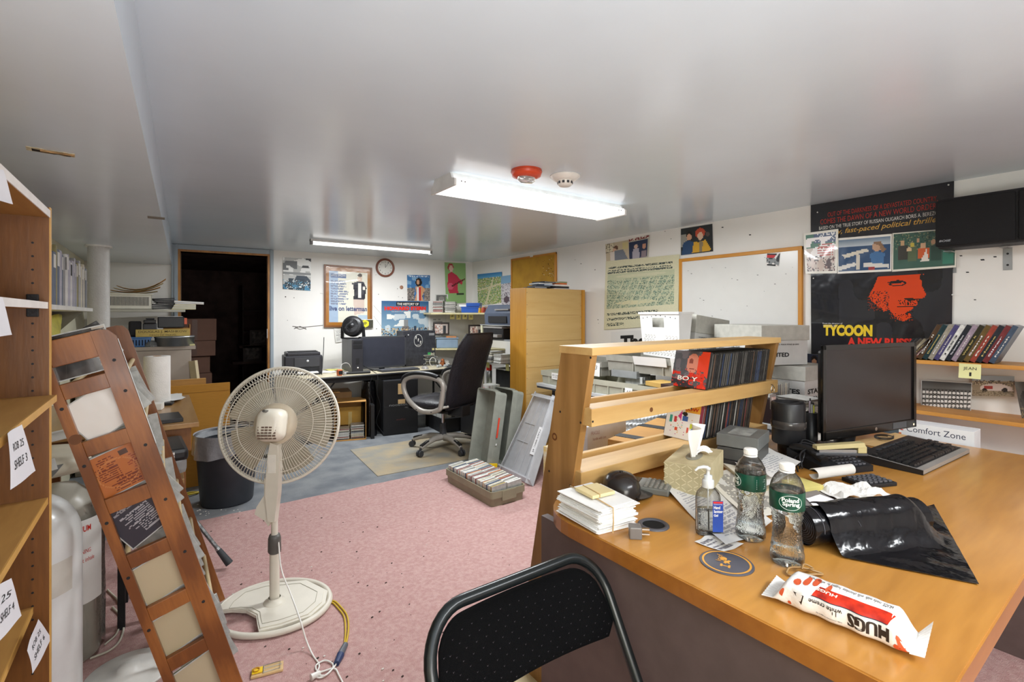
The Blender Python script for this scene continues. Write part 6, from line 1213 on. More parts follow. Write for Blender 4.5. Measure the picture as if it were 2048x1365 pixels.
b = MB(); b.grid(14, 12, lambda u, v: Vector((.05+.02*math.sin(u*9+v*5)+.03*v, -.30+.75*u, -.02-.30*v-.04*math.sin(u*6)))); b.build('yellow_bag', M_ybag, loc=(XL+.01, 3.6, 1.235), label='crumpled yellow bags hanging under the white wall shelf', cat='bag')
t = thing('planter', 'cream plastic pot beyond the magazine files', 'pot', (XL+.12, 4.55, 1.272)); MB().lathe([(.06, 0), (.08, .17), (.085, .17), (.085, .18), (.07, .18), (.05, .01)], n=20).build('pot', M_wp, t)
t.location.z = 1.30
# ---- shelf unit between column and door, with the beige cabinet
t = thing('wall_shelf', 'pale shelf board between the column and the doorway', 'shelf', (-.54, 5.22, 1.275)); bx(t, 'board', mat('pale_grey_shelf', '#b3b1a4', .5), 0, 0, 0, .72, .50, .022)
SZ = 1.2975
t = thing('basket', 'white plastic basket full of brown envelopes on the pale shelf', 'basket', (-.40, 5.24, SZ))
M_bk = mat('white_basket', '#dcdacc', .4)
for a in ((0, 0, 0, .34, .006, .13), (0, .24, 0, .34, .246, .13), (0, 0, 0, .006, .246, .13), (.334, 0, 0, .34, .246, .13), (0, 0, 0, .34, .246, .006), (-.01, -.012, .124, .35, .0, .134)): bx(t, 'side', M_bk, *a)
sl_ = MB().box(-.0022, -.0008, 0, .0022, 0, .075).mesh('slot', M_dk)
for k in range(34): objm('slot', sl_, t, (.02+k*.009, -.0004, .03))
t = thing('envelopes', 'brown envelopes heaped in the white basket', 'envelopes', (-.38, 5.26, SZ+.135))
for k in range(4): MB().grid(8, 4, lambda u, v: Vector((.02+.34*u+.02*k, .2*v, .012*k+.001+.06*(u-.35)**2*3*(k+1)/3)), thick=.003).build('envelope', M_card if k % 2 else mat('manila', '#c3ad7c', .7), t)
t = thing('cable_pile', 'heap of black pouches beside the white basket', 'pouches', (-.03, 5.27, SZ))
rg = random.Random(8)
for k in range(7): MB().obox((.06+rg.uniform(-.02, .02), .06, .010+k*.014), (.075, .01, .006*rg.uniform(-1, 1)), (-.01, .05, 0), (0, 0, .005)).build('pouch', M_blk, t)
t = thing('paper_stack', 'white papers and a rolled sheet at the right end of the pale shelf', 'papers', (.10, 5.24, SZ))
for k in range(6): bx(t, 'sheet', M_paper if k % 2 else mat('cream_paper', '#d3cda4', .7), -.02+.005*k, 0, k*.009, .16, .12, k*.009+.008, .001)
MB().cyl((.0, .02, .068), (.22, .0, .055), .012, n=12).build('rolled_sheet', M_paper, t)
CBZ = .985
t = thing('cabinet', 'beige metal cabinet in front of the doorway', 'cabinet', (-.53, 4.98, 0))
M_bg = mat('beige_enamel_cabinet', '#a89c90', .45, var=.03)
bx(t, 'body', M_bg, 0, .012, 0, .745, .60, CBZ-.03, .003); bx(t, 'top', M_bg, -.0, 0, CBZ-.03, .775, .61, CBZ, .003); bx(t, 'door_panel', M_bg, .345, .0, .03, .74, .011, CBZ-.035, .002); bx(t, 'door_panel', M_bg, .01, .0, .03, .340, .011, CBZ-.035, .002)
def onc(px, py, y): p_ = ony(px, py, y); return p_
cz_ = CBZ+.0005
t = thing('plastic_tray', 'blue slotted plastic basket on the beige cabinet', 'basket', (-.20, 5.02, cz_)); M_blu = mat('blue_basket_plastic', '#3f6fa8', .35)
bx(t, 'basket', M_blu, 0, 0, 0, .135, .25, .075, .006)
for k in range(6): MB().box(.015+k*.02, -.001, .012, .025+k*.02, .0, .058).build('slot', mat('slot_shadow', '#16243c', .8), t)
bx(t, 'rim', M_blu, -.008, -.006, .072, .143, .256, .08)
t = thing('name_plate', 'brass-coloured name plate standing on the blue basket', 'name plate', (-.165, 5.03, cz_+.081), 0); bx(t, 'plate', mat('aged_brass', '#a8924c', .4, metal=.3), 0, 0, 0, .37, .012, .062)
s = flat((0, -.0005, 0), (.37, 0, 0), (0, 0, .062), (0, -1, 0)); b = MB(); letter(b, 'DOUGLAS J. MASHKOW', s, .05, .45, .95, .85, bold=.01); letter(b, 'DEAN OF TRAVEL', s, .25, .12, .75, .32); b.build('lettering', mat('plate_ink', '#4c3f1c', .5), t)
t = thing('black_case', 'dark plastic equipment case behind the name plate', 'case', (-.12, 5.10, cz_+.081)); bx(t, 'case', M_dk, 0, 0, 0, .095, .2, .11, .008); bx(t, 'lid', M_blk, .005, -.01, .111, .09, .18, .14, .006); bx(t, 'handle', M_blk, .02, .02, .141, .08, .05, .155, .005)
t = thing('black_case', 'black pouch leaning beside the column on the blue basket', 'case', (-.215, 5.12, cz_+.081)); bx(t, 'pouch', M_blk2, 0, 0, 0, .085, .1, .13, .015)
t = thing('carton', 'orange-brown open carton by the door frame on the beige cabinet', 'carton', (.02, 5.16, cz_)); bx(t, 'carton', M_card, .0, 0, 0, .19, .2, .15); bx(t, 'flap', M_card, .188, -.002, .0, .194, .2, .18)
t = thing('video_unit', 'black video unit with a red tag on the orange-brown carton', 'video player', (.0, 5.14, cz_+.151)); bx(t, 'body', M_blk, -.02, 0, 0, .17, .2, .095, .008); bx(t, 'red_tag', mat('coral_tag', '#d8603f', .4), .165, .02, .03, .19, .05, .085); bx(t, 'paper', M_paper, -.02, .01, .0955, .16, .15, .099)
t = thing('film_can', 'round silver film can on the beige cabinet', 'film can', (.10, 5.08, cz_)); MB().lathe([(0, 0), (.14, 0), (.14, .07), (.144, .07), (.144, .084), (0, .084)], n=40).build('can', M_steel, t)
t = thing('glass_bowl', 'upturned glass bowl beside the silver film can', 'bowl', (-.07, 5.0, cz_)); t.location.y = 5.03; MB().lathe([(.05, 0), (.048, .02), (.035, .04), (.015, .05), (0, .051)], n=24).build('bowl', mat('bowl_glass', '#dfe4e4', .05, trans=.8), t)
for nm in ('plastic_tray', ): pass
t = thing('note_pad', 'pale yellow pad at the front edge of the beige cabinet', 'note pad', (.04, 4.985, cz_)); t.location.y = 4.94; t.location.x = .05; bx(t, 'pad', mat('cream_pad', '#d8d29a', .7), 0, .045, 0, .19, .16, .012)
bpy.data.objects['glass_bowl'].location = (-.06, 4.99+.05, cz_)

# ---- table with paper roll, printer
t = thing('side_table', 'low wooden table against the left wall holding the paper towel roll', 'table', (-.52, 2.76, 0)); M_tb = wood('scratched_tabletop', '#b58f5c', '#8f6636', 'y', 3, rough=.3, coat=.2)
bx(t, 'tabletop', M_tb, 0, 0, .715, .67, .98, .738, .003); bx(t, 'apron', M_oak, .03, .03, .60, .64, .95, .714, .003)
for x in (.05, .60):
    for y in (.10, .9): bx(t, 'leg', M_oak, x-.02, y-.02, 0, x+.02, y+.02, .60)
tz = .7385
t = thing('paper_towel_roll', 'white paper towel roll standing on the low wooden table', 'paper towel', (-.015, 3.45, tz)); MB().lathe([(.02, .001), (.062, .001), (.063, .004), (.063, .272), (.062, .275), (.02, .275), (.02, .001)], n=36).build('roll', mat('towel_paper', '#e4e2dd', .9, bump=.3, bscale=160), t); MB().lathe([(.02, .004), (.02, .276), (.018, .276), (.018, .004)], n=20).build('core', M_card, t)
for k in range(5): sheet('loose_sheet', ['lowest', 'second lowest', 'middle', 'second highest', 'topmost'][k]+' white sheet fanned beside the paper towel roll', 'paper', [(320, 790+k), (352+3*k, 788), (372-2*k, 796+k), (330, 803)], tz+.002+k*.0035, [('bg', '#e2e1de')], 4, 4, .003, k, group='sheets fanned beside the paper towel roll')
t = thing('small_box', 'small white box on the low table beside a black tray', 'box', onz(305, 822, tz), R(-10)); bx(t, 'box', M_wp, -.03, 0, 0, .04, .07, .035)
t = thing('tape_dispenser', 'small black tray beside the white box on the low table', 'tray', onz(332, 812, tz), R(-10)); bx(t, 'tray', M_blk, -.04, 0, 0, .03, .06, .016, .006)
t = thing('binder', 'black binder lying at the near end of the low table', 'binder', (-.20, 2.79, tz), R(4)); bx(t, 'cover', M_blk, 0, 0, 0, .29, .20, .018)
t = thing('printer_stand', 'small brown wooden stand under the fax machine', 'stand', (-.155, 2.42, 0)); bx(t, 'shelf_box', M_tb, 0, 0, .44, .235, .30, .575, .003)
for x in (.03, .13):
    for y in (.05, .27): bx(t, 'leg', M_blk2, x-.012, y-.012, 0, x+.012, y+.012, .439)
t = thing('fax_machine', 'black and grey fax machine at the near end of the low table', 'fax machine', (-.165, 2.40, .576), R(3))
bx(t, 'body', mat('silver_grey_body', '#8b8b8a', .4), 0, 0, .02, .255, .28, .09, .02); bx(t, 'lid', M_blk, .0, -.005, .075, .26, .285, .125, .015); bx(t, 'foot', M_blk2, .04, .02, 0, .22, .26, .021, .004)
for k in range(4): bx(t, 'button', M_wp, .18+.018*(k % 2), -.0075, .092+.013*(k//2), .194+.018*(k % 2), -.004, .102+.013*(k//2), .0005)
# flattened cartons
t = thing('cardboard_sheet', 'large flattened brown carton standing behind the waste bin', 'cardboard', (0, 0, 0)); a_, c_ = ony(330, 770, 4.22), ony(460, 765, 4.22)
MB().cbox(-.25, 4.22, .001, c_.x, 4.232, c_.z, .002).build('sheet', mat('orange_cardboard', '#b8822f', .75, var=.04, bump=.15, bscale=60, stretch=(1, 1, 8)), t); MB().box(-.25, 4.2185, c_.z-.06, c_.x, 4.2195, c_.z-.057).build('crease', mat('crease', '#8f6320', .8), t)
t = thing('cardboard_sheet', 'paler carton edge showing behind the large flattened carton', 'cardboard', (0, 0, 0)); c_ = ony(412, 757, 4.30); MB().cbox(-.25, 4.30, .001, c_.x, 4.33, c_.z, .002).build('sheet', M_card, t)
t = thing('wood_batten', 'pale batten leaning at the right side of the beige cabinet', 'batten', (0, 0, 0)); MB().bar(ony(392, 770, 4.95), ony(386, 722, 4.97), .03, .06).build('batten', mat('pale_wood', '#b8a888', .6), t)
# store room boxes
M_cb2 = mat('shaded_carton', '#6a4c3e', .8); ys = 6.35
for i, (pa, pb, yy) in enumerate((((362, 638), (433, 682), 6.30), ((362, 682.5), (431, 713), 6.28), ((362, 714), (420, 747), 6.31), ((362, 748), (424, 800), 6.27))):
    a_, c_ = ony(pa[0]-30, pa[1], yy), ony(pb[0], pb[1], yy); zt_b = ony(400, pa[1], yy).z; zb_b = ony(400, pb[1], yy).z if i < 3 else 0.005
    if zb_b >= zt_b: continue
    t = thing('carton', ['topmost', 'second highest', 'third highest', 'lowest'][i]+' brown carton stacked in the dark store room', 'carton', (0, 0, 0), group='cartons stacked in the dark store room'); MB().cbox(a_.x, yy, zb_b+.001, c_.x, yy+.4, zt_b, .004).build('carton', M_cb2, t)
    MB().box((a_.x+c_.x)/2, yy-.001, zb_b+.01, (a_.x+c_.x)/2+.05, yy, zt_b-.01).build('tape', mat('carton_tape', '#54392d', .4), t)
for pa, lab in (((518, 660), 'small framed picture high in the dark store room'), ((505, 692), 'small framed picture low in the dark store room')):
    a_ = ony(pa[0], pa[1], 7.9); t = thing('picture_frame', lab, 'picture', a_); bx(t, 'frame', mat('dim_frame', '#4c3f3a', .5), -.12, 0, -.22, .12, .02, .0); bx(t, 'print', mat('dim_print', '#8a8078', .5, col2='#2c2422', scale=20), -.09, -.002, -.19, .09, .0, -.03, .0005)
    bx(t, 'shelf', M_dark, -.25, .0, -.26, .25, .3, -.221)
t = thing('shelf_unit', 'dark shelf unit inside the store room', 'shelf', (1.0, 8.3, 0)); 
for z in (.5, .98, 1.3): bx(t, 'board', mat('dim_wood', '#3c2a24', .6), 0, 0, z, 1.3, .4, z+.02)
bx(t, 'upright', _m['dim_wood'], 0, 0, 0, .02, .4, 1.7)

# ---- waste bin
wb = (.365, 3.78, 0.0005); t = thing('waste_bin', 'dark grey round waste bin with a clear bag folded over its rim', 'waste bin', wb)
MB().lathe([(0, .002), (.150, .0), (.155, .01), (.185, .44), (.190, .445), (.190, .46), (.182, .46), (.150, .02)], n=40).build('tub', mat('charcoal_bin_plastic', '#33363c', .45, var=.1), t)
b = MB(); b.grid(60, 6, lambda u, v: Vector(((.194+.008*math.sin(u*70)*v+.004*v)*math.cos(u*6.2832), (.194+.008*math.sin(u*70)*v+.004*v)*math.sin(u*6.2832), .468-.13*v-.02*v*math.sin(u*13)))); b.grid(60, 3, lambda u, v: Vector(((.194-.03*v)*math.cos(u*6.2832), (.194-.03*v)*math.sin(u*6.2832), .468-.05*v))); b.build('bag_liner', mat('clear_bag', '#c9ccd0', .15, trans=.55, ior=1.1, bump=.5, bscale=30), t)
q = onz(388, 997, .0); b = MB(); b.tube(spline([(-.10, .02, .006), (0, 0, .012), (.08, .03, .006), (.02, .06, .006), (-.06, .03, .008)]), .007, 6); b.build('yellow_strap', mat('yellow_strap', '#cdb32c', .5), loc=q+Vector((-.05, .05, .003)), label='yellow strap lying on the grey carpet by the waste bin', cat='strap')
P0, P1 = onz(459, 1128, .035), ond(385, 1035, 2.35); t = thing('walking_cane', 'grey metal rod with a rubber tip sticking out behind the leaning rack', 'cane', (0, 0, 0)); d_ = (P1-P0)
P1 = P0+d_*1.0
MB().cyl(P0+d_*.33, P1, .009, n=12).build('rod', mat('speckled_steel', '#77797a', .35, metal=.6, var=.4, scale=90), t); MB().cyl(P0, P0+d_*.30, .018, .0125, n=16).build('rubber_tip', mat('dark_rubber', '#33373a', .6), t); MB().cyl(P0+d_*.30, P0+d_*.345, .0115, n=12).build('collar', M_steel, t)

# ---- pedestal fan
fb = Vector((.391, 2.257, .0075)); M_fan = mat('cream_fan_plastic', '#d5cfc1', .38, var=.03); M_fcap = mat('grey_fan_collar', '#55534f', .45)
t = thing('pedestal_fan', 'cream pedestal fan on an oval base in the middle of the carpet', 'fan', fb, -TH)
def ell(a, b_, n=44, cx=0, cy=0): return [(cx+a*math.cos(k*2*math.pi/n), cy+b_*math.sin(k*2*math.pi/n)) for k in range(n)]
# base: an oval ring with a solid middle and two open crescents
b = MB(); n = 56; A, B_ = .232, .205
def ring3(f0, f1, z): pass
outer = ell(A, B_, n); 
b.tube([(x*.955, y*.955, .013) for x, y in outer], .0125, 8, closed=True)
b.build('base_rim', M_fan, t)
mid = [(x, y) for x, y in ((-.20, .085), (-.12, .145), (0, .165), (.06, .175), (.13, .13), (.19, .09), (.215, 0), (.19, -.09), (.10, -.155), (.03, -.185), (-.0, -.14), (-.03, -.09), (-.09, -.055), (-.15, -.05), (-.205, -.06), (-.215, 0))]
b = MB(); b.prism([(x, y) for x, y in mid][::-1], .012, (0, 0, .014)); b.prism([(x*.93, y*.93) for x, y in mid][::-1], .004, (0, 0, .026)); b.build('base_plate', M_fan, t)
b = MB(); b.tube([(x*.80-.0, y*.80, .0305) for x, y in mid], .0014, 4, closed=True); b.build('base_groove', mat('groove_shadow', '#aaa494', .5), t)
MB().lathe([(.045, .028), (.04, .036), (.026, .042), (.024, .05)], n=24).build('pole_flange', M_fan, t)
MB().cyl((0, 0, .03), (0, 0, .245), .0195, n=20).build('pole', M_fan, t); MB().lathe([(.019, .235), (.026, .245), (.025, .30), (.020, .315), (0, .315)], n=24).build('height_collar', M_fcap, t); MB().cyl((0, 0, .31), (0, 0, .40), .0135, n=16).build('inner_pole', M_fan, t)
# neck: bracket and control box, photo's up direction with x to the right, y away from the camera
b = MB(); b.prism([(-.012, .38), (.016, .38), (.030, .50), (.034, .60), (.028, .70), (-.002, .71), (-.012, .66), (-.020, .56), (-.024, .50)], .035, (0, .0, 0), (1, 0, 0), (0, 0, 1), (0, -1, 0)); b.build('neck_bracket', M_fan, t)
b = MB(); b.prism([(-.030, .385), (-.012, .360), (.004, .39), (-.002, .47), (-.012, .56), (-.03, .56), (-.03, .49), (-.062, .44), (-.070, .41)], .04, (0, .012, 0), (1, 0, 0), (0, 0, 1), (0, -1, 0)); b.build('control_box', M_fan, t)
MB().box(-.010, -.0365, .585, .022, -.035, .66).build('bracket_recess', mat('recess_white', '#e4e0d6', .35), t); MB().lathe([(0, 0), (.014, .002), (.016, .012), (0, .016)], n=16, c=(-.026, -.01, .64)).build('tilt_knob', M_fcap, t)
HC = Vector((-.01, .07, .765))
fr = Matrix.Translation(HC) @ Matrix.Rotation(R(-13), 4, 'X') @ Matrix.Rotation(R(8), 4, 'Z') @ Matrix.Rotation(R(90), 4, 'X')     # local z towards the camera (the motor side)
RH = .246
def wires(zsgn, depth, n, name, hub, twist=0):
    out = MB()
    for k in range(n):
        a_ = 2*math.pi*k/n; pts = []
        for i in range(7):
            f = i/6; r_ = hub+(RH-.004-hub)*f; z = zsgn*(depth*(1-max(0, (f-.45)/.55)**2.2)+.006); an = a_+twist*f
            pts.append((r_*math.cos(an), r_*math.sin(an), z))
        out.tube(pts, .00135, 4, caps=False)
    o = out.build(name, M_fan, t, mtx=fr); o['kind'] = 'stuff'
    for rr_ in (.62, .82):
        f = (rr_*RH-hub)/(RH-hub); z = zsgn*(depth*(1-max(0, (f-.45)/.55)**2.2)+.006); MB().tube([(rr_*RH*math.cos(k*.157), rr_*RH*math.sin(k*.157), z) for k in range(40)], .002, 4, closed=True).build('grille_ring', M_fan, t, mtx=fr)
wires(1, .055, 110, 'rear_grille_wires', .085, .0); wires(-1, .07, 110, 'front_grille_wires', .055, .30)
MB().tube([(RH*math.cos(k*.1047), RH*math.sin(k*.1047), 0) for k in range(60)], .0065, 8, closed=True).build('grille_rim', M_fan, t, mtx=fr)
for f in (1.0,): MB().tube([((RH-.004)*math.cos(k*.1047), (RH-.004)*math.sin(k*.1047), -.012) for k in range(60)], .003, 6, closed=True).build('grille_ring', M_fan, t, mtx=fr)
MB().lathe([(.088, .058), (.086, .066), (.06, .074), (0, .076)], n=36).build('motor_plate', mat('tan_fan_plastic', '#c5b8a2', .4), t, mtx=fr); MB().lathe([(0, -.078), (.05, -.078), (.058, -.07)], n=30).build('grille_badge', M_fan, t, mtx=fr)
blade = MB()
def bl(u, v): r_ = .045+.17*v; a_ = (-.55+1.1*u)*(.75+.25*math.sin(v*2.5)); return Vector((r_*math.cos(a_), r_*math.sin(a_), -.022+.042*(u-.5)))
blade.grid(8, 6, bl); bm2 = blade.mesh('blade', mat('smoky_blade', '#b8b09c', .3, trans=.25))
for k in range(5): o = objm('blade', bm2, t); o.matrix_basis = fr @ Matrix.Rotation(k*2*math.pi/5, 4, 'Z')
MB().cyl((0, 0, -.035), (0, 0, .03), .045, n=24).build('hub', M_fan, t, mtx=fr)
b = MB(); rprism(b, [(.105, .13, .03, .07), (.110, .135, .035, .10), (.104, .125, .035, .135), (.085, .10, .03, .155), (.05, .06, .02, .163)]); b.build('motor_housing', mat('pale_fan_plastic', '#e2dccd', .32), t, mtx=fr @ Matrix.Translation((0, -.005, 0)))
for r_ in range(5):
    for c_ in range(5): 
        x = -.036+c_*.0145; wv = .012; MB().cbox(x, -.062+r_*.011, .158-.0022*abs(c_-2)**1.5-(.012 if r_ < 1 else 0)-.0, x+wv, -.055+r_*.011, .1655-.0022*abs(c_-2)**1.5-(.010 if r_ < 1 else 0), .001).build('vent_slot', mat('vent_brown', '#6a5648', .6), t, mtx=fr) if r_ < 5 else 0
MB().cyl((-.012, .05, .13), (-.012, .05, .185), .0055, n=12).build('oscillation_knob', M_fcap, t, mtx=fr)
# cords of the fan
Fi = (Matrix.Translation(fb) @ Matrix.Rotation(-TH, 4, 'Z')).inverted()
c1 = [ond(557, 1085, 2.05), ond(563, 1140, 2.02), ond(582, 1190, 1.98)]+[onz(px, py, z) for px, py, z in ((600, 1240, .10), (612, 1280, .04), (625, 1310, .012), (638, 1330, .012), (634, 1345, .012), (628, 1354, .012))]
MB().tube([Fi @ p for p in spline(c1)], .003, 6).build('power_cord', M_wp, t)
c2 = [onz(px, py, .012) for px, py in ((628, 1354), (642, 1356), (660, 1345), (666, 1330), (650, 1322), (632, 1332), (638, 1345), (668, 1338), (678, 1352), (690, 1375))]
MB().tube([Fi @ p for p in spline(c2)], .003, 6).build('power_cord', M_wp, t)
c2 = [onz(px, py, .014) for px, py in ((634, 1350), (650, 1352), (668, 1335), (676, 1322), (684, 1312))]; MB().tube([Fi @ p for p in spline(c2)], .003, 6).build('power_cord', M_wp, t)
MB().cyl(Fi @ onz(622, 1356, .018), Fi @ onz(640, 1346, .018), .011, .007, n=12).build('cord_bundle', M_wp, t)
t = thing('extension_cord', 'yellow extension cord with blue socket curving around the fan base', 'cord', (0, 0, 0))
b = MB(); M_yc = mat('yellow_cord', '#c9a827', .4)
pts = [onz(px, py, .011) for px, py in ((430, 1238), (455, 1216), (480, 1205), (515, 1193), (545, 1186))]; b.tube(spline(pts), .0035, 6); b.build('cord', M_yc, t); b = MB(); pts = [onz(px, py, .011) for px, py in ((650, 1206), (668, 1203), (682, 1215), (694, 1232), (697, 1258), (692, 1290))]; b.tube(spline(pts), .0038, 6); b.build('cord', M_yc, t); b = MB(); pts = [onz(px, py, .0115) for px, py in ((650, 1210), (664, 1206), (676, 1217), (688, 1234), (691, 1260), (689, 1290))]; b.tube(spline(pts), .0036, 6); b.build('cord', M_yc, t)
MB().cyl(onz(691, 1290, .016), onz(680, 1312, .016), .010, .013, n=14).build('socket', mat('grey_socket', '#5a5e66', .4), t); MB().cyl(onz(681, 1311, .016), onz(673, 1328, .016), .014, .010, n=14).build('plug', mat('blue_plug', '#2c3c62', .35), t)
# mouse trap
q = onz(535, 1343, .0078); t = thing('mouse_trap', 'small wooden mouse trap with yellow bait pedal on the pink carpet', 'mouse trap', q, R(-12)); bx(t, 'board', mat('trap_wood', '#cfae7d', .6), -.05, -.024, 0, .05, .024, .008)
b = MB(); b.tube([(-.01, -.018, .011), (.04, -.018, .012), (.04, .018, .012), (-.01, .018, .011)], .0011, 5); b.tube([(-.012+.0, -.02+.004*k, .010+.003*(k % 2)) for k in range(11)], .0014, 5); b.tube([(-.01, 0, .012), (.045, .004, .010)], .0009, 5); b.build('spring_wire', M_steel, t)
bx(t, 'bait_pedal', M_yel, -.048, -.014, .009, -.015, .014, .013); MB().lathe([(.006, .013), (.010, .014), (.012, .017), (.009, .016)], (-.034, 0, 0), n=8).build('bait_cup', mat('dark_yellow', '#c9901c', .5), t)

# ================================================================= foreground folding chair
t = thing('folding_chair', 'black padded folding chair in the foreground', 'chair', (0, 0, 0))
M_tube = mat('dark_green_black_enamel', '#14191a', .25); M_fab = mat('black_patterned_fabric', '#070708', .95, spec=.12, bump=.5, bscale=700, sheen=0)
cy = lambda z: .795-(.715-z)*.56
def cp(x, z, o=0): return Vector((x, cy(z)+o, z))
xl_, xr_, zt = .372, .803, .715
RC = .085; arc = lambda cx_, a0: [cp(cx_+RC*math.cos(R(a0-10*k)), zt-RC+RC*math.sin(R(a0-10*k))) for k in range(10)]
pts = [cp(xl_, .02), cp(xl_, .35), cp(xl_, .5)]+arc(xl_+RC, 180)+arc(xr_-RC, 90)+[cp(xr_, .5), cp(xr_, .35), cp(xr_, .02)]
MB().tube(pts, .0115, 14).build('back_frame', M_tube, t)
for x in (xl_+.018, xr_-.018): MB().tube([(x, .28, .455), (x, .45, .38), (x, .78, .02)], .0105, 10).build('leg', M_tube, t)
for y, z in ((.44, .10), (.74, .06)): MB().cyl((xl_, y, z), (xr_, y, z), .008, n=10).build('stretcher', M_tube, t)
rprism(b := MB(), [(.38, .38, .05, .43), (.40, .40, .06, .44), (.40, .40, .06, .465), (.37, .37, .06, .48)]); b.build('seat', M_fab, t, loc=((xl_+xr_)/2, .40, 0))
def pad(u, v, side):
    x = xl_+.016+(xr_-xl_-.032)*u; ed = min(x-xl_-.016, xr_-.016-x); rc = RC-.018; zt_ = zt-.024-(rc-math.sqrt(max(0, rc*rc-(rc-ed)**2)) if ed < rc else 0); zb_ = .572+(.02*(1-ed/.02) if ed < .02 else 0)
    z = zb_+(zt_-zb_)*v; e = (1-abs(2*v-1)**6)*(1-abs(2*u-1)**8); cv = .020*(1-(2*u-1)**2)
    return Vector((x, cy(z)+cv+side*(.012*e+.003), z))
b = MB(); b.grid(36, 20, lambda u, v: pad(u, v, -1)); b.build('back_pad', M_fab, t); b = MB(); b.grid(36, 12, lambda u, v: pad(1-u, v, 1)); b.build('back_shell', M_tube, t)
b = MB(); edge = [pad(u/40, 1, 0) for u in range(41)]; edge2 = [pad(0, 1-v/12, 0) for v in range(13)][::-1]; b.tube(edge2+edge+[pad(1, 1-v/12, 0) for v in range(13)]+[pad(1-u/40, 0, 0) for u in range(1, 40)], .0045, 6, closed=True); b.build('piping', M_fab, t)
b = MB(); rg = random.Random(2)
for i in range(17):
    for j in range(9):
        u, v = (i+.5+(j % 2)*.5)/17.6, (j+.6)/9.6; p_ = pad(u, v, -1)+Vector((0, -.0009, 0)); w2 = .0018
        b.add([p_+Vector((-w2, 0, w2)), p_+Vector((-w2*.2, 0, -w2)), p_+Vector((w2*.2, 0, -w2*.6)), p_+Vector((w2, 0, w2*1.2)), p_+Vector((0, 0, 0))], [(0, 1, 4), (2, 3, 4)])
b.build('woven_flecks', mat('fleck_thread', '#4a444a', .8), t, kind='stuff')
# magazines on the floor under the desk
for i in range(6):
    t = thing('magazine', ['grey', 'white', 'cream', 'striped', 'pale', 'tan'][i]+' magazine in the floor stack seen below the folding chair', 'magazine', (.93, 1.12+.003*i, .0075+i*.012), R(-4+3*i), 'magazines stacked on the floor beside the desk'); bx(t, 'cover', mat('fm%d' % i, ['#8f8c88', '#d8d5d0', '#cbbf9f', '#b3b0ab', '#dcd8cc', '#c9b890'][i], .4), -.12, -.1, 0, .10, .18, .0115)
# ================================================================= prints and clock on the far wall
wprint('photo', 'black, white and blue landscape photo next to the doorway', 'photo', [(566, 515), (622, 518), (621, 582), (566, 578)], 'f', [('bg', '#b9b9b6'), ('clouds', 0, .45, 1, 1, .45, '#e9e9e6'), ('clouds', .4, .7, 1, 1, .5, '#4a4c4e'), ('clouds', 0, .6, .5, .9, .6, '#6c6e70'), ('rect', 0, .48, 1, .54, '#8a8c8c'), ('poly', [(.4, .3), (.5, .46), (.85, .44), (1, .3), (1, .12), (.3, .12)], '#3c4854'), ('rect', 0, 0, 1, .14, '#3f7a9c'), ('clouds', 0, 0, 1, .35, .5, '#2c3c48'), ('speck', 0, 0, 1, .3, .25, ['#5a9ab8', '#d8dcdc', '#1c2226'])], 36, 40, .006, seed=41, curl=.004)
M_navy = mat('navy_letter', '#34406a', .5)
t, s = wprint('framed_poster', 'framed poster of a person in a varsity jacket on the far wall', 'poster', [(648, 529), (744, 536), (744, 655), (648, 655)], 'f', [('bg', '#a06a2c'), ('rect', .10, .08, .90, .90, '#d9d6c6'), ('rect', .10, .08, .28, .90, '#9db0c6'), ('rect', .13, .80, .45, .87, '#54688e'), ('rows', .14, .36, .5, .76, 10, '#7c8498'), ('ell', .74, .80, .05, .07, '#d0b8a4'), ('ell', .74, .86, .05, .03, '#4a4038'), ('poly', [(.56, .72), (.70, .76), (.82, .75), (.88, .66), (.84, .46), (.60, .46), (.62, .60)], '#23252e'), ('poly', [(.70, .73), (.77, .73), (.77, .48), (.70, .48)], '#e2dfd6'), ('rect', .52, .52, .60, .70, '#ddd8cc'), ('rect', .80, .62, .85, .67, '#ddd8cc'), ('poly', [(.60, .46), (.84, .46), (.84, .24), (.62, .20)], '#c9b6aa'), ('rect', .70, .08, .90, .2, '#a9bccb')], 60, 74, .014, letters=[(M_navy, [('live on letterman', .11, .265, .89, .345, .03)]), (M_wi, [('LATE SHOW', .14, .82, .44, .86)])], seed=42, mt=printmat(.2, 'glazed_print', .4))
M_fr = wood('walnut_frame', '#8a5526', '#5c3414', 'z', 8, rough=.35)
for a_, c_ in (((0, 0), (1, .03)), ((0, .97), (1, 1)), ((0, 0), (.035, 1)), ((.965, 0), (1, 1))):
    P_ = [s(a_[0], a_[1]), s(c_[0], a_[1]), s(c_[0], c_[1]), s(a_[0], c_[1])]; b = MB(); vs = [p+FN*.010 for p in P_]+[p-FN*.013 for p in P_]; b.add(vs, [(0, 1, 2, 3), (0, 4, 5, 1), (1, 5, 6, 2), (2, 6, 7, 3), (3, 7, 4, 0), (4, 7, 6, 5)]); b.build('frame_rail', M_fr, t)
wprint('photo', 'yellow and black snapshot tucked in the corner of the framed poster', 'photo', [(722, 639), (746, 639), (746, 656), (721, 657)], 'f', [('bg', '#3c3a2c'), ('ell', .35, .5, .33, .42, '#d8d02c'), ('ell', .35, .55, .14, .16, '#8a8420'), ('rect', 0, .92, 1, 1, '#d8d8d0')], 18, 14, .028, seed=43)
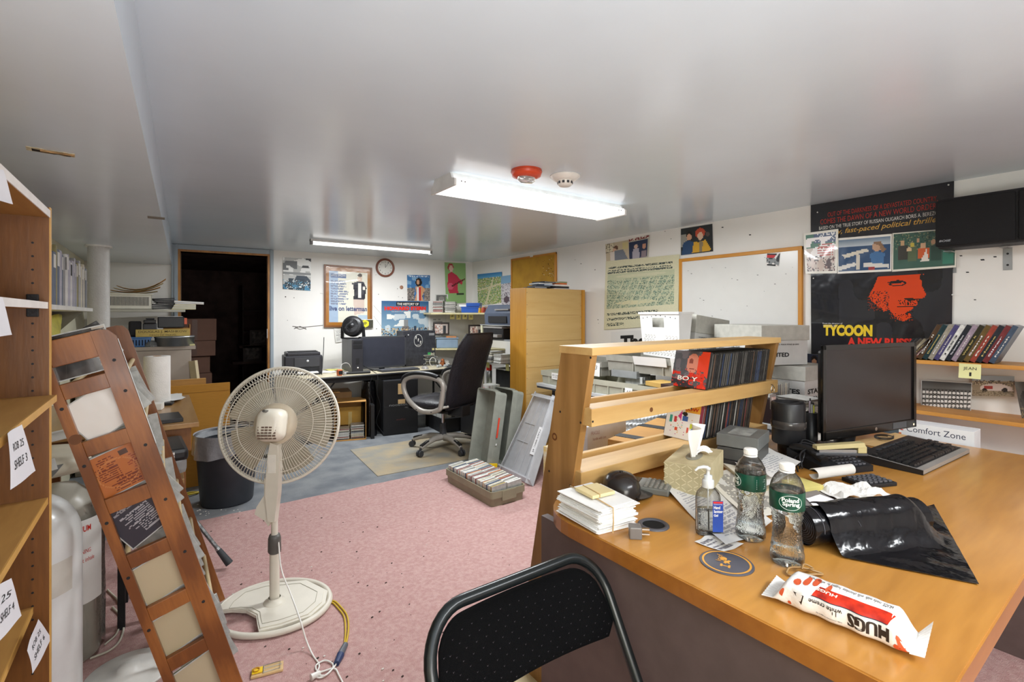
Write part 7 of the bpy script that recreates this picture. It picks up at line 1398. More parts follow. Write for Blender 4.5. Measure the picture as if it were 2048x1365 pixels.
wprint('magazine_page', 'poster of a person with a guitar in red on green, far corner', 'poster', [(889, 525), (931, 527), (932, 606), (892, 608)], 'f', [('bg', '#8fb574'), ('ell', .28, .88, .14, .10, '#a8383c'), ('ell', .30, .85, .09, .09, '#e2bcae'), ('poly', [(.1, .42), (.15, .72), (.3, .78), (.55, .70), (.85, .52), (.8, .46), (.6, .52), (.62, .26), (.16, .26)], '#c2304a'), ('ell', .25, .42, .16, .08, '#dc5a74'), ('poly', [(.3, .44), (.95, .62), (.97, .59), (.32, .40)], '#6a2028'), ('rect', .55, .20, .9, .25, '#33402c')], 30, 44, .004, seed=44)
wprint('movie_poster', 'small poster of a person in stars and stripes before skyscrapers', 'poster', [(814, 550), (860, 551), (860, 602), (815, 602)], 'f', [('bg', '#3f74a8'), ('clouds', 0, .5, 1, 1, .6, '#7ba3c4'), ('rect', 0, 0, .3, .5, '#7a7470'), ('rect', .75, 0, 1, .5, '#8a7f78'), ('speck', 0, 0, 1, .5, .4, ['#3c3a3c', '#b0a294', '#5a5450']), ('rect', .05, .92, .95, .98, '#cdd8e4'), ('speck', .05, .92, .95, .98, .4, '#3f74a8'), ('ell', .5, .72, .14, .17, '#1c1614'), ('ell', .47, .72, .07, .09, '#c89878'), ('poly', [(.34, .55), (.62, .58), (.78, .46), (.64, .2), (.7, 0), (.3, 0), (.4, .3)], '#c8946c'), ('rect', .42, 0, .5, .52, '#e0dcd8'), ('rect', .5, 0, .58, .52, '#b8282c')], 34, 38, .004, seed=45, mt=P)
t, s = wprint('movie_poster', 'blue film poster of a city skyline with red title on the far wall', 'poster', [(763, 602), (857, 603), (857, 672), (763, 676)], 'f', [('grad', 0, 0, 1, 1, '#8fb0c2', '#2f5c86'), ('clouds', 0, .15, 1, .75, .5, '#c2ccd0'), ('clouds', .1, .3, .6, .7, .62, '#e4e4de'), ('rect', .30, .86, .80, .97, '#16191e'), ('rect', .47, .1, .55, .48, '#8c8c8a'), ('rect', .43, .1, .58, .3, '#75706c'), ('speck', 0, 0, 1, .26, .5, ['#b59a76', '#4a4a52', '#2c3440', '#d2b68a']), ('rect', .68, .12, .73, .30, '#3c4858'), ('rect', .78, .1, .83, .26, '#4c5868')], 56, 44, .004, letters=[(mat('signal_red', '#e02c1e', .4), [('HOWARD STERN', .06, .74, .94, .85, .07)]), (M_wi, [('THE HISTORY OF', .32, .88, .78, .95, .03), ('ACT II', .84, .68, .95, .72), ('THE INSIDE STORY OF THE KING OF MEDIA', .2, .69, .8, .72)])], seed=46, mt=P)
wprint('photo', 'black and white portrait photo of a smiling person, far corner', 'photo', [(870, 589), (896, 589), (896, 626), (869, 627)], 'f', [('bg', '#d9d8d2'), ('rect', .08, .1, .92, .95, '#6c6b68'), ('ell', .5, .62, .2, .2, '#c2beb8'), ('ell', .5, .78, .22, .1, '#908c86'), ('poly', [(.15, .1), (.3, .42), (.7, .42), (.88, .1)], '#c9c6c0')], 20, 26, .004, seed=47)
for px4, lab, sd in (([(860, 632), (893, 630), (892, 690), (858, 688)], 'white typed sheet pinned between the film poster and the corner shelves', 48), ([(668, 657), (690, 656), (691, 683), (671, 686)], 'small white slip under the framed poster', 49)): wprint('paper_sign', lab, 'paper', px4, 'f', [('bg', '#d2d0ca'), ('rows', .15, .1, .85, .9, 10, '#9c9a98')], 16, 24, .005, seed=sd, curl=.006)
q = onf(803, 575, .002); t = thing('sticker', 'small round brown sticker below the wall clock', 'sticker', q, FA); MB().lathe([(0, .003), (.021, .003), (.023, .001), (.023, 0)], n=24, mtx=Matrix.Rotation(R(90), 4, 'X')).build('disc', mat('brown_disc', '#8f5a3c', .5, col2='#b08a70', scale=60), t)
q = onf(770, 536, .0); t = thing('wall_clock', 'round wall clock with a brown rim on the far wall', 'clock', q, FA)
Mc = Matrix.Rotation(R(90), 4, 'X')
MB().lathe([(.088, .012), (.092, .022), (.104, .026), (.112, .018), (.113, .002)], n=44, mtx=Mc).build('rim', mat('reddish_brown_rim', '#7d4a38', .35), t); MB().lathe([(0, .012), (.09, .012)], n=40, mtx=Mc).build('dial', mat('clock_dial', '#dcdad2', .4), t)
b = MB(); s0 = flat((-.09, -.0128, -.09), (.18, 0, 0), (0, 0, .18), (0, -1, 0))
for k in range(1, 13): a_ = R(90-30*k); cx_, cy_ = .5+.39*math.cos(a_), .5+.39*math.sin(a_); wv = .055 if k < 10 else .09; letter(b, str(k), s0, cx_-wv/2, cy_-.045, cx_+wv/2, cy_+.045)
b.build('numerals', M_ink, t)
for an, L_, w_2, nm in ((R(90-32), .058, .003, 'minute_hand'), (R(90-2), .042, .004, 'hour_hand')): MB().bar((0, -.0145, 0), (L_*math.cos(an), -.0145, L_*math.sin(an)), .001, w_2).build(nm, M_ink, t)
# colourful posters on the right wall near the corner
wprint('map_poster', 'colourful illustrated town poster near the far corner', 'poster', [(955, 549), (1004, 544), (1003, 606), (956, 612)], 'r', [('bg', '#9db06c'), ('grad', 0, .85, 1, 1, '#5aa0c8', '#2f78b0'), ('speck', 0, 0, 1, .86, .75, ['#6f8f3c', '#cfc9a0', '#8aa85a', '#b8a06c', '#d8d4b8', '#4f7a34', '#7a8f8c']), ('poly', [(0, .5), (1, .65), (1, .6), (0, .45)], '#cfc6a0'), ('poly', [(.3, 0), (.4, 0), (.7, .86), (.65, .86)], '#cfc6a0')], 44, 50, .004, seed=51)
wprint('map_poster', 'pale illustrated crowd poster beside the cork board', 'poster', [(1002, 553), (1024, 550), (1024, 618), (1003, 622)], 'r', [('bg', '#c8c4c6'), ('rect', 0, .78, 1, 1, '#7fa6c4'), ('speck', 0, 0, 1, .78, .5, ['#b0a8b4', '#8a8088', '#d8d0d4', '#5c5058']), ('ell', .5, .3, .25, .1, '#55454c')], 20, 40, .005, seed=52)

# ================================================================= computer table by the far wall
CT = .645; ang = FA*.3
t = thing('computer_table', 'folding table with rounded corners by the far wall holding two computer towers', 'table', (1.01, 4.88, 0))
M_tan = mat('tan_laminate', '#bfb49a', .4, var=.06); TLn = 1.86; TD = .66
b = MB(); b.prism(rrect(TLn, TD, .08, 6, TLn/2, TD/2), .018, (0, 0, CT-.018)); b.build('tabletop', M_tan, t)
b = MB(); b.tube([(x, y, CT-.014) for x, y in rrect(TLn, TD, .08, 6, TLn/2, TD/2)], .012, 8, closed=True); b.build('edge_trim', M_blk, t)
bx(t, 'apron', M_blk, .06, .05, CT-.07, TLn-.06, .07, CT-.02)
for x in (.14, TLn-.14):
    for y in (.10, .56): MB().cyl((x, y, 0), (x, y, CT-.02), .013, n=10).build('leg', M_blk, t)
    sgn = 1 if x < 1 else -1; MB().cyl((x, .10, .25), (x+sgn*.3, .12, CT-.03), .008, n=8).build('brace', M_blk, t)
cz2 = CT+.0005
def onct(px, py): return onz(px, py, cz2)
# laser printer
p0 = onct(572, 745); t = thing('laser_printer', 'black laser printer at the left end of the computer table', 'printer', (1.0, 5.26, cz2), R(-6))
M_pr = mat('printer_black', '#2b2b30', .4)
bx(t, 'body', M_pr, 0, 0, 0, .36, .30, .19, .014); bx(t, 'top_cover', M_pr, .02, .01, .186, .34, .28, .222, .012); bx(t, 'front_panel', M_dk, .09, -.008, .075, .33, .002, .17, .004); bx(t, 'paper_slot', M_blk2, .10, -.004, .035, .33, .01, .070, .002); bx(t, 'paper_tray', M_blk, .10, -.09, .004, .33, .01, .014); bx(t, 'paper_ream', M_paper, .12, -.08, .014, .31, .01, .026)
bx(t, 'paper_clip', M_blk, .19, -.085, .026, .23, -.0, .034); MB().lathe([(0, .003), (.012, .003), (.012, 0)], n=18, mtx=Mc, c=(.215, -.009, .135)).build('maker_badge', mat('badge_silver', '#c2c4c8', .3), t)
for i, y in enumerate((.06, .16)): bx(t, 'top_ridge', M_blk, .04, y, .222, .32, y+.02, .230, .003)
# left tower with small fan
t = thing('computer_tower', 'dark computer tower standing left of the far monitor', 'computer', (1.615, 5.08, cz2), R(-2)); bx(t, 'case', mat('grey_side_case', '#5d5f64', .45), 0, .012, 0, .115, .40, .345, .004); bx(t, 'front_bezel', M_pr, -.001, 0, 0, .116, .014, .346, .004); bx(t, 'drive_bay', M_blk, .012, -.002, .25, .104, .002, .29, .001); bx(t, 'drive_bay', M_blk, .012, -.002, .30, .104, .002, .33, .001); bx(t, 'port_panel', M_blk2, .04, -.003, .09, .075, .0, .15, .001); MB().lathe([(0, .003), (.008, .003), (.008, 0)], n=14, mtx=Mc, c=(.06, -.001, .05)).build('power_button', M_wp, t)
f0 = Vector((1.67, 5.24, cz2+.3465)); t = thing('desk_fan', 'round black table fan on top of the left computer tower', 'fan', f0, R(-38)); bx(t, 'base', M_blk, -.06, -.05, 0, .08, .09, .012, .005)
for s_ in (-1, 1): MB().bar((s_*.118, .02, .004), (s_*.112, .01, .13), .02, .03, up=(1, 0, 0)).build('arm', M_blk, t)
MB().box(-.12, .0, .0, .12, .035, .014).build('foot', M_blk, t)
FH = Matrix.Translation((0, .01, .135)) @ Matrix.Rotation(R(78), 4, 'X')
MB().lathe([(.075, .05), (.10, .045), (.112, .02), (.112, -.03), (.09, -.06), (.03, -.075), (0, -.075)], n=36).build('shroud', M_blk, t, mtx=FH); MB().lathe([(0, .012), (.10, .012)], n=30).build('inner_disc', mat('grey_inner', '#7d7d80', .5), t, mtx=FH)
b = MB()
for k in range(30): a_ = k*R(12); b.tube([(.028*math.cos(a_), .028*math.sin(a_), .048), (.068*math.cos(a_+.25), .068*math.sin(a_+.25), .05), (.104*math.cos(a_+.6), .104*math.sin(a_+.6), .04)], .0032, 4, caps=False)
b.build('grille', M_blk, t, mtx=FH, kind='stuff'); MB().lathe([(0, .058), (.028, .056), (.032, .045)], n=24).build('hub', M_blk, t, mtx=FH)
# monitor, keyboard, mouse
Lq, Rq = onct(697, 743), onct(815, 739); m0 = ony(719, 738, 5.14); m1 = ony(812, 738, 5.14); wm = m1.x-m0.x
t = thing('monitor', 'flat dark monitor on the far computer table between two towers', 'monitor', (m0.x, 5.14, cz2)); bx(t, 'housing', M_dk, 0, .002, .025, wm, .04, .37, .004)
for a in ((0, 0, .025, wm, .004, .045), (0, 0, .352, wm, .004, .37), (0, 0, .025, .015, .004, .37), (wm-.015, 0, .025, wm, .004, .37)): bx(t, 'bezel', M_dk, *a)
MB().box(.015, -.0002, .045, wm-.015, .003, .352).build('screen', mat('blue_grey_screen', '#34363f', .25), t); bx(t, 'stand_base', M_blk, wm/2-.11, -.03, 0, wm/2+.11, .13, .012, .005); bx(t, 'neck', M_blk, wm/2-.03, .04, .012, wm/2+.03, .06, .2)
t = thing('keyboard', 'dark keyboard in front of the far monitor', 'keyboard', (1.88, 4.93, cz2)); bx(t, 'case', M_dk, 0, 0, 0, .43, .15, .016, .004); kb = MB().cbox(0, 0, 0, .018, .018, .007, .0012).mesh('key', mat('mid_grey_key', '#5a5b5f', .4))
for i in range(20):
    for j in range(6): objm('key', kb, t, (.01+i*.0205, .012+j*.0215, .016))
t = thing('mouse', 'silver and black mouse right of the far keyboard', 'mouse', (2.40, 4.99, cz2)); b = MB(); b.grid(12, 10, lambda u, v: Vector((.06*(u-.5)*(1-.3*(2*v-1)**2), .11*(v-.5), .034*max(0, 1-(2*u-1)**2)**.5*max(0, 1-(2*v-1)**2)**.45+.001))); b.build('shell', M_sil, t); bx(t, 'wheel', M_blk, -.004, .015, .025, .004, .035, .038)
# right tower
r0 = ony(806, 738, 5.32); r1 = ony(870, 738, 5.32); t = thing('computer_tower', 'scuffed black computer tower with a round white sticker', 'computer', (r0.x, 5.32, cz2)); wr = r1.x-r0.x+.005
M_sc = mat('scuffed_black_steel', '#33343a', .45, var=.25, scale=26); bx(t, 'case', M_sc, 0, 0, 0, wr, .19, .415, .004)
for rr_, c in ((.076, '#cfd0cc'), (.070, '#2c2d33')): MB().lathe([(0, .001+(.076-rr_)*.1), (rr_*.72, .001+(.076-rr_)*.1)], n=30, mtx=Mc @ Matrix.Diagonal((1, 1.35, 1, 1)), c=(wr*.46, -.0006, .30)).build('round_sticker', mat('st_'+c[1:], c, .5), t)
b = MB(); s = flat((wr*.46-.05, -.004, .23), (.10, 0, 0), (0, 0, .14), (0, -1, 0))
for k in range(3): letter(b, '?', s, .12+.28*k, .62-.2*k, .30+.28*k, .88-.2*k, bold=.05)
letter(b, 'outlaw', s, .15, .08, .85, .18); b.build('lettering', M_wi, t)
for x, z, w2, c, nm in ((.80, .14, .035, '#3f9a54', 'green_sticker'), (.91, .13, .045, '#d6d2b4', 'square_sticker'), (.93, .19, .03, '#d4c48c', 'tan_sticker'), (.16, .37, .014, '#d8d8d8', 'white_sticker'), (.88, .385, .07, '#8c8c8e', 'maker_plate')): MB().box(wr*x-w2/2, -.0012, z-w2*.4, wr*x+w2/2, .0, z+w2*.4 if nm != 'maker_plate' else z).build(nm, mat(nm, c, .5), t)
MB().lathe([(.008, .0016), (.015, .0016)], n=16, mtx=Mc, c=(wr*.91, 0, .135)).build('square_sticker_ring', M_ink, t)
# small things on the table
t = thing('hammer', 'hammer with a black grip lying on the computer table', 'hammer', (1.50, 4.97, cz2), R(-8)); MB().cyl((.02, 0, .014), (.26, .01, .012), .011, .014, n=10).build('handle', M_blk2, t); bx(t, 'head', M_steel, -.012, -.05, .002, .018, .05, .03, .006)
t = thing('tape_measure', 'orange and black tape measure beside the hammer', 'tape measure', (1.44, 4.93, cz2)); bx(t, 'case', mat('orange_tool', '#c4602c', .4), -.02, -.03, 0, .025, .03, .06, .01); bx(t, 'face', M_blk, -.012, -.031, .012, .026, -.028, .05)
for i, (px, py) in enumerate(((655, 745), (672, 741), (690, 738))):
    t = thing('loose_sheet', ['left', 'middle', 'right'][i]+' loose paper lying between printer and tower', 'paper', onct(px, py)+Vector((0, .05, .0005+.001*i)), R(10*i-5)); MB().grid(6, 6, lambda u, v: Vector((-.09+.18*u, -.11+.2*v, .004*abs(math.sin(u*5+v*3)))), thick=.0008).build('sheet', M_paper if i != 1 else M_note, t)
t = thing('paper_coil', 'curled white paper standing by the left tower', 'paper', (1.56, 5.12, cz2)); MB().tube([(.05*math.cos(k*.35), 0, .055+.05*math.sin(k*.35)) for k in range(16)], .0022, 5).build('curl', M_wp, t)
b = MB(); b.tube(spline([(1.47, 5.60, 1.0), (1.46, 5.58, .86), (1.43, 5.50, .75), (1.40, 5.40, .68), (1.36, 5.3, CT+.008), (1.32, 5.1, CT+.006)]), .004, 5); b.tube(spline([(1.70, 5.19, .75), (1.76, 5.1, .70), (1.80, 4.95, .655), (1.81, 4.868, .62), (1.80, 4.86, .45), (1.84, 4.87, .3), (1.80, 4.88, .15), (1.86, 4.85, .03)]), .0035, 5); b.tube(spline([(1.75, 4.862, .62), (1.72, 4.862, .5), (1.76, 4.862, .35), (1.75, 4.87, .2)]), .003, 5); b.build('cable', M_blk, label='black computer cables hanging down around the computer table', cat='cables', kind='stuff')
q3 = (2.60, 5.02, cz2); t = thing('trinkets', 'clear trinkets and a thin case right of the mouse', 'trinkets', q3)
for k in range(6): MB().lathe([(.012, 0), (.016, .01), (.008, .03), (0, .032)], (-.03+.03*k, .02*(k % 3), 0), n=10).build('trinket', mat('pale_glass', '#cfd2d2', .1, trans=.5), t)
t = thing('cd_case', 'dark CD case lying by the trinkets on the computer table', 'CD case', (2.70, 5.0, cz2), .3); bx(t, 'case', M_dk, 0, 0, 0, .14, .12, .010)
t = thing('small_figure', 'small orange and black figure on the computer table', 'figure', (2.74, 5.22, cz2)); MB().lathe([(.03, 0), (.035, .02), (.02, .05), (.022, .065), (0, .085)], n=14).build('body', mat('orange_black', '#b5642a', .5, col2='#2c2018', scale=40), t)

# under the computer table
q = Vector((1.86, 4.84, .0005)); t = thing('black_cabinet', 'black cabinet with white lettering and yellow notes under the computer table', 'cabinet', q, R(-8)); bx(t, 'case', mat('dull_black_cabinet', '#1e1f24', .5, var=.2), 0, 0, 0, .365, .42, .57, .004); bx(t, 'front_panel', M_blk2, .008, -.004, .01, .357, .0, .30); s = flat((.06, -.0045, .30), (.24, 0, 0), (0, 0, .03), (0, -1, 0))
bx(t, 'upper_panel', M_blk, .008, -.004, .31, .357, 0, .565)
b = MB(); letter(b, 'noobtown', s, 0, 0, 1, .85, off=.0008); b.build('lettering', M_gry, t); s = flat((.10, -.0045, .15), (.16, 0, 0), (0, 0, .02), (0, -1, 0)); b = MB(); letter(b, 'audio', s, .2, 0, .8, .8, off=.0008); b.build('small_lettering', mat('dim_red', '#6a3030', .5), t)
for z, h, nm in ((.42, .11, 'note'), (.32, .045, 'lower_note')): bx(t, nm, mat('buff_note', '#c9a878', .7), .15, -.006, z, .225, -.0045, z+h, .0003)
t = thing('rubbish_bag', 'black plastic bag slumped left of the black cabinet', 'bag', (1.765, 5.0, .001)); MB().grid(16, 12, lambda u, v: Vector(((.075+.012*math.sin(u*25+v*4))*math.cos(u*6.283)*(1-.25*v*v), (.11+.015*math.sin(u*31))*math.sin(u*6.283)*(1-.3*v*v), .56*v))).build('bag', M_bag, t)
q = onz(668, 886, .0005); t = thing('carton', 'open brown carton on its side with CDs under the computer table', 'carton', (1.385, 4.90, .0005), R(-17)); W2, H2, D2 = .30, .385, .28
for a in ((0, 0, 0, W2, D2, .006), (0, 0, H2-.006, W2, D2, H2), (0, 0, .006, .006, D2, H2-.006), (W2-.006, 0, .006, W2, D2, H2-.006), (.006, D2-.006, .006, W2-.006, D2, H2-.006)): bx(t, 'carton_wall', M_card, *a)
bx(t, 'inner_flap', mat('yellow_cardboard', '#bf9440', .7), .02, .20, .12, W2-.02, .204, .30); bx(t, 'tape', mat('clear_tape', '#c9b070', .2), .13, .1985, .09, .165, .1995, .25)
tm = Matrix.Translation((1.385, 4.90, .0005)) @ Matrix.Rotation(R(-17), 4, 'Z'); rg = random.Random(19)
for col, (x0_, n_) in enumerate(((.012, 10), (.150, 13))):
    for i in range(n_):
        c = rg.choice(['white', 'pale grey', 'white', 'dark grey', 'dull red', 'blue', 'cream'])
        m_ = tm @ basis(Vector((x0_+rg.uniform(0, .006), .02+rg.uniform(0, .02), .0075+.0104*(i+1))), (0, 0, -1), (0, 1, 0), (1, 0, 0))
        x = objm('cd_case', cdget(c, True)); x.matrix_basis = m_; setp(x, '%s CD case, %s up in the %s stack inside the open carton' % (c, nth(i), ['left', 'right'][col]), 'CD case', 'CD cases in the open carton')
t = thing('carton', 'brown carton tilted open behind the CD carton', 'carton', (1.22, 5.22, .0005), R(-10)); bx(t, 'carton', mat('dim_carton', '#8c6a44', .8), 0, 0, 0, .42, .3, .44); bx(t, 'flap', M_card, 0, -.02, .44, .30, .12, .448); bx(t, 'opening', M_blk2, .03, -.002, .30, .27, 0, .40)
t = thing('black_case', 'dark case standing left of the open CD carton', 'case', (1.26, 4.98, .0005), R(-8)); bx(t, 'case', M_blk2, 0, 0, 0, .10, .2, .30, .01)
t = thing('bin_liner_pack', 'flat black carton leaning right of the open CD carton', 'box', (1.715, 4.80, .0005), R(-14)); bx(t, 'box', M_blk, 0, 0, 0, .035, .2, .34)

# ================================================================= corner shelves
def corner_shelf(z, lab):
    t = thing('corner_shelf', lab, 'shelf', (0, 0, z)); pts = [(2.66, 5.578), (2.66, 5.36), (2.78, 5.24), (2.96, 5.14), (3.10, 4.98), (3.12, 4.78), (3.343, 4.78), (3.343, 5.52)]; MB().prism(pts, .02, (0, 0, 0)).build('board', mat('cream_shelf', '#c9bf94', .45), t); return t
sh1, sh2 = 1.275, .845
corner_shelf(sh1-.02, 'upper curved corner shelf with hanging yellow notes'); corner_shelf(sh2-.02, 'lower curved corner shelf holding the grey-blue bin')
for z, n_ in ((sh1, 4),):
    for k in range(n_):
        p_ = onf(898+10*k, 632, .20); t = thing('sticky_note', '%s sticky note from the left hanging from the upper corner shelf' % nth(k), 'note', (p_.x, 5.345-.035*k, sh1-.004), R(-38), 'sticky notes hanging from the upper corner shelf')
        s = lambda u, v, d=0: Vector((.055*u, -.008+.004*v-d, -.075*(1-v)-.006*(k % 2))); objm('note', inkmesh('note', s, 4, 4, [('bg', '#dccf84')], P2), t); b = MB(); letter(b, '#3JA'[k], s, .3, .3, .7, .7); b.build('handwriting', M_ink, t)
def flatstack(x, y, z, n, where, group, ry=0, pick=('dark grey', 'pale grey', 'black', 'pale grey', 'white'), seed=0, th=.0104, jit=.006, light=True, face=0):
    rg = random.Random(seed)
    for i in range(n):
        c = rg.choice(pick); a_ = ry+rg.uniform(-.06, .06); m_ = Matrix.Translation((x+rg.uniform(-jit, jit), y+rg.uniform(-jit, jit), z+th*i)) @ Matrix.Rotation(a_, 4, 'Z') @ basis((0, 0, th), (0, 0, -1), (0, 1, 0), (1, 0, 0))
        o = objm('cd_case', cdget(c, light)); o.matrix_basis = m_; setp(o, '%s CD case, %s up, stack %s' % (c, nth(i), where), 'CD case', group)
flatstack(2.70, 5.40, sh1+.0005, 14, 'leftmost on the upper corner shelf', 'CD cases stacked on the upper corner shelf', R(-35), seed=61, pick=('dark grey', 'pale grey', 'dull red', 'pale grey'))
flatstack(2.83, 5.33, sh1+.0005, 13, 'second from left on the upper corner shelf', 'CD cases stacked on the upper corner shelf', R(-38), seed=62, pick=('dark grey', 'pale grey', 'white', 'pale grey'))
M_bb = mat('bright_blue_plastic', '#2858b0', .35)
t = thing('storage_bin', 'bright blue plastic bin with papers on the upper corner shelf', 'bin', (2.985, 5.20, sh1+.0005), R(-42)); bx(t, 'bin', M_bb, 0, 0, 0, .22, .16, .065, .006); bx(t, 'rim', M_bb, -.006, -.006, .06, .226, .166, .072)
bx(t, 'paper', M_paper, -.03, .01, .074, .10, .14, .10); bx(t, 'lid', M_bb, .06, .0, .075, .23, .16, .12, .006)
for k in range(7):
    c = ['#3f8f3a', '#d87a28', '#d8a828', '#cf5a2a', '#8c2c20', '#b8301c', '#c8542c'][k]; nm = ['green', 'orange', 'amber', 'dark orange', 'maroon', 'red', 'rust'][k]
    t = thing('toy_figure', '%s toy figure in the row on the upper corner shelf' % nm, 'toy', (3.16+.012*(k % 2), 5.16-.052*k, sh1+.0005), 0, 'toy figures on the upper corner shelf'); MB().lathe([(.018, 0), (.022, .015), (.014, .035), (.019, .05), (0, .068)], n=12).build('body', mat('toy_'+nm.replace(' ', '_'), c, .4), t); MB().lathe([(0, 0), (.012, .008), (0, .02)], (0, 0, .06), n=10).build('head', mat('toy_head', '#d8b088', .5), t)
for px0, lab, x_, y_ in ((900, 'left framed snapshot on the lower corner shelf', 2.72, 5.43), (958, 'right framed snapshot standing on the lower corner shelf', 3.10, 5.22)):
    t = thing('picture_frame', lab, 'picture', (x_, y_, sh2+.155 if px0 == 900 else sh2+.001), R(-20)); bx(t, 'frame', mat('dark_frame', '#2c2420', .4), 0, 0, 0, .20, .015, .155 if px0 == 900 else .28); s = flat((.02, -.001, .02), (.16, 0, 0), (0, 0, .115 if px0 == 900 else .24), (0, -1, 0)); objm('print', inkmesh('print', lambda u, v, d=0: s(u, v, d), 14, 12, [('bg', '#a89c94'), ('speck', 0, 0, .6, 1, .6, ['#c8a898', '#d8d0c8', '#8a5a50']), ('rect', .65, 0, .85, .8, '#26282c')], P2, px0), t)
t = thing('storage_bin', 'grey-blue bin on the lower corner shelf below the framed snapshot', 'bin', (2.70, 5.30, sh2+.0005), R(-25)); bx(t, 'bin', mat('slate_blue_bin', '#7f93a6', .4), 0, 0, 0, .26, .18, .12, .01); bx(t, 'rim', _m['slate_blue_bin'], -.008, -.008, .112, .268, .188, .125, .004); bx(t, 'orange_paper', mat('orange_paper', '#c9824c', .7), .12, .02, .126, .24, .14, .14)
flatstack(2.55, 5.30, CT+.001, 12, 'right of the scuffed tower', 'CD cases stacked by the scuffed tower', R(-10), ('black', 'dark grey', 'olive', 'black'), 63, jit=.02)
flatstack(2.70, 5.24, CT+.001, 5, 'under the lower corner shelf', 'CD cases stacked under the lower corner shelf', R(-20), ('pale grey', 'blue', 'white'), 64)
t = thing('headset', 'pale cable loop behind the office chair', 'cable', (2.66, 5.33, CT+.05)); MB().tube([(.04*math.cos(k*.4), 0, .05+.05*math.sin(k*.4)) for k in range(14)], .004, 5).build('loop', M_wp, t); t.location = (2.60, 5.2, CT+.001)
# rack of drawers and scanner between chair and bookcase
t = thing('media_shelf', 'pale post shelf by the right wall loaded with CDs and printers', 'shelf', (2.86, 3.95, 0)); M_post = mat('cream_post', '#c9c6a8', .45)
for z in (.30, .46, .74, .98): bx(t, 'shelf_board', M_gry if z != .46 else M_post, 0, 0, z, .46, .62, z+.015)
for x, y in ((.02, .60), (.02, .02), (.44, .02), (.44, .60)): MB().cyl((x, y, 0), (x, y, 1.14 if x < .1 and y > .5 else .99), .02, n=12).build('post', M_post, t)
bx(t, 'shelf_board', M_gry, 0, .0, 1.135, .46, .62, 1.145)
for x, y in ((.44, .02), (.44, .60), (.02, .02)): MB().cyl((x, y, .99), (x, y, 1.135), .012, n=10).build('post', M_post, t)
t = thing('printer', 'blue-grey inkjet printer on top of the pale post shelf', 'printer', (2.87, 3.98, 1.1455), R(0)); M_ij = mat('slate_plastic', '#4c5566', .4)
b = MB(); b.prism([(0, 0), (.40, 0), (.40, .15), (.34, .19), (.04, .21), (-.01, .12)], .50, (0, .50, 0), (1, 0, 0), (0, 0, 1), (0, -1, 0)); b.build('body', M_ij, t); bx(t, 'silver_bar', M_sil, -.012, .05, .15, .03, .30, .165); bx(t, 'output_slot', M_blk, -.014, .08, .02, .0, .42, .09)
t = thing('printer', 'silver and black printer tray below the blue-grey printer', 'printer', (2.85, 4.02, .9955)); bx(t, 'body', M_blk, .01, .10, 0, .40, .48, .11, .01); bx(t, 'tray', M_sil, -.05, .12, .02, .02, .46, .05, .004); bx(t, 'top', M_sil, .0, .11, .111, .38, .47, .128, .004)
flatstack(2.90, 4.35, .7555, 8, 'farthest on the post shelf', 'CD cases on the pale post shelf', R(90), ('dark grey', 'pale grey', 'white', 'dark grey'), 65); flatstack(2.90, 4.19, .7555, 11, 'midway on the post shelf', 'CD cases on the pale post shelf', R(90), ('dark grey', 'pale grey', 'cream', 'dark grey'), 66); flatstack(2.90, 4.02, .7555, 9, 'nearest on the post shelf', 'CD cases on the pale post shelf', R(90), ('pale grey', 'white', 'pale grey'), 67)
for k, (y_, lab) in enumerate(((4.36, 'sticky note hanging from the post shelf, left one'), (4.00, 'sticky note hanging from the post shelf, right one'))): t = thing('sticky_note', lab, 'note', (2.853, y_, .752)); objm('note', inkmesh('note', lambda u, v, d=0: Vector((-.002-.004*v, .06*(1-u), -.07*(1-v))), 3, 3, [('bg', '#d8d48c')], P2), t)
t = thing('spray_can', 'can with a red cap on the pale post shelf', 'can', (2.91, 4.46, .4755)); MB().lathe([(.032, 0), (.032, .16), (.028, .17)], n=20, cap=True).build('can', M_steel, t); MB().lathe([(.030, .17), (.030, .215), (.024, .23), (0, .232)], n=20).build('cap', mat('red_cap', '#c8301c', .35), t)
t = thing('carton', 'dark open carton with a white flap on the pale post shelf', 'carton', (2.93, 4.04, .4755)); bx(t, 'carton', M_blk2, 0, 0, 0, .3, .32, .2); bx(t, 'flap', M_paper, -.05, .02, .201, .22, .30, .207)
flatstack(2.88, 4.02, .3155, 6, 'low in the post shelf', 'CD cases low in the pale post shelf', R(90), ('blue', 'navy blue', 'dark grey', 'blue'), 68); flatstack(2.88, 4.20, .3155, 5, 'low beside the blue stack', 'CD cases low in the pale post shelf', R(90), ('dark grey', 'dull red', 'pale grey'), 69)
t = bin_('cd_bin', 'olive bin of CDs with a red strip left of the birch bookcase', (2.62, 4.05, .40), .24, .50, .10, R(6), mat('olive_bin', '#93936f', .5)); bx(t, 'support', M_blk2, .02, .02, -.399, .22, .48, -.0, .01); bx(t, 'red_strip', mat('red_strip', '#b8402c', .5), .0, .06, .095, .02, .22, .12)
bincases(t.matrix_basis, 9, .05, .018, .05, .012, 'in the olive bin left of the birch bookcase', 'CD cases in the olive bin', seed=9, pick=('white', 'pale grey', 'dull red', 'cream'))
t = thing('cd_crate', 'low black crate tightly packed with CDs behind the office chair', 'crate', (2.40, 4.585, .0005), R(-4)); bx(t, 'crate', M_blk2, 0, 0, 0, .44, .46, .15, .004)
for r_ in range(3): cdrow(8, Vector((2.415, 4.60+.148*r_, .152)), Vector((.053, 0, 0)), Vector((4.9, 0, 0)), Vector((0, 1, 0)), Vector((0, 0, .62)), ['pale grey', 'cream', 'dark grey', 'white'], 'in the %s row of the black crate' % ['near', 'middle', 'far'][r_], 'CD cases in the black crate', True, 70+r_)

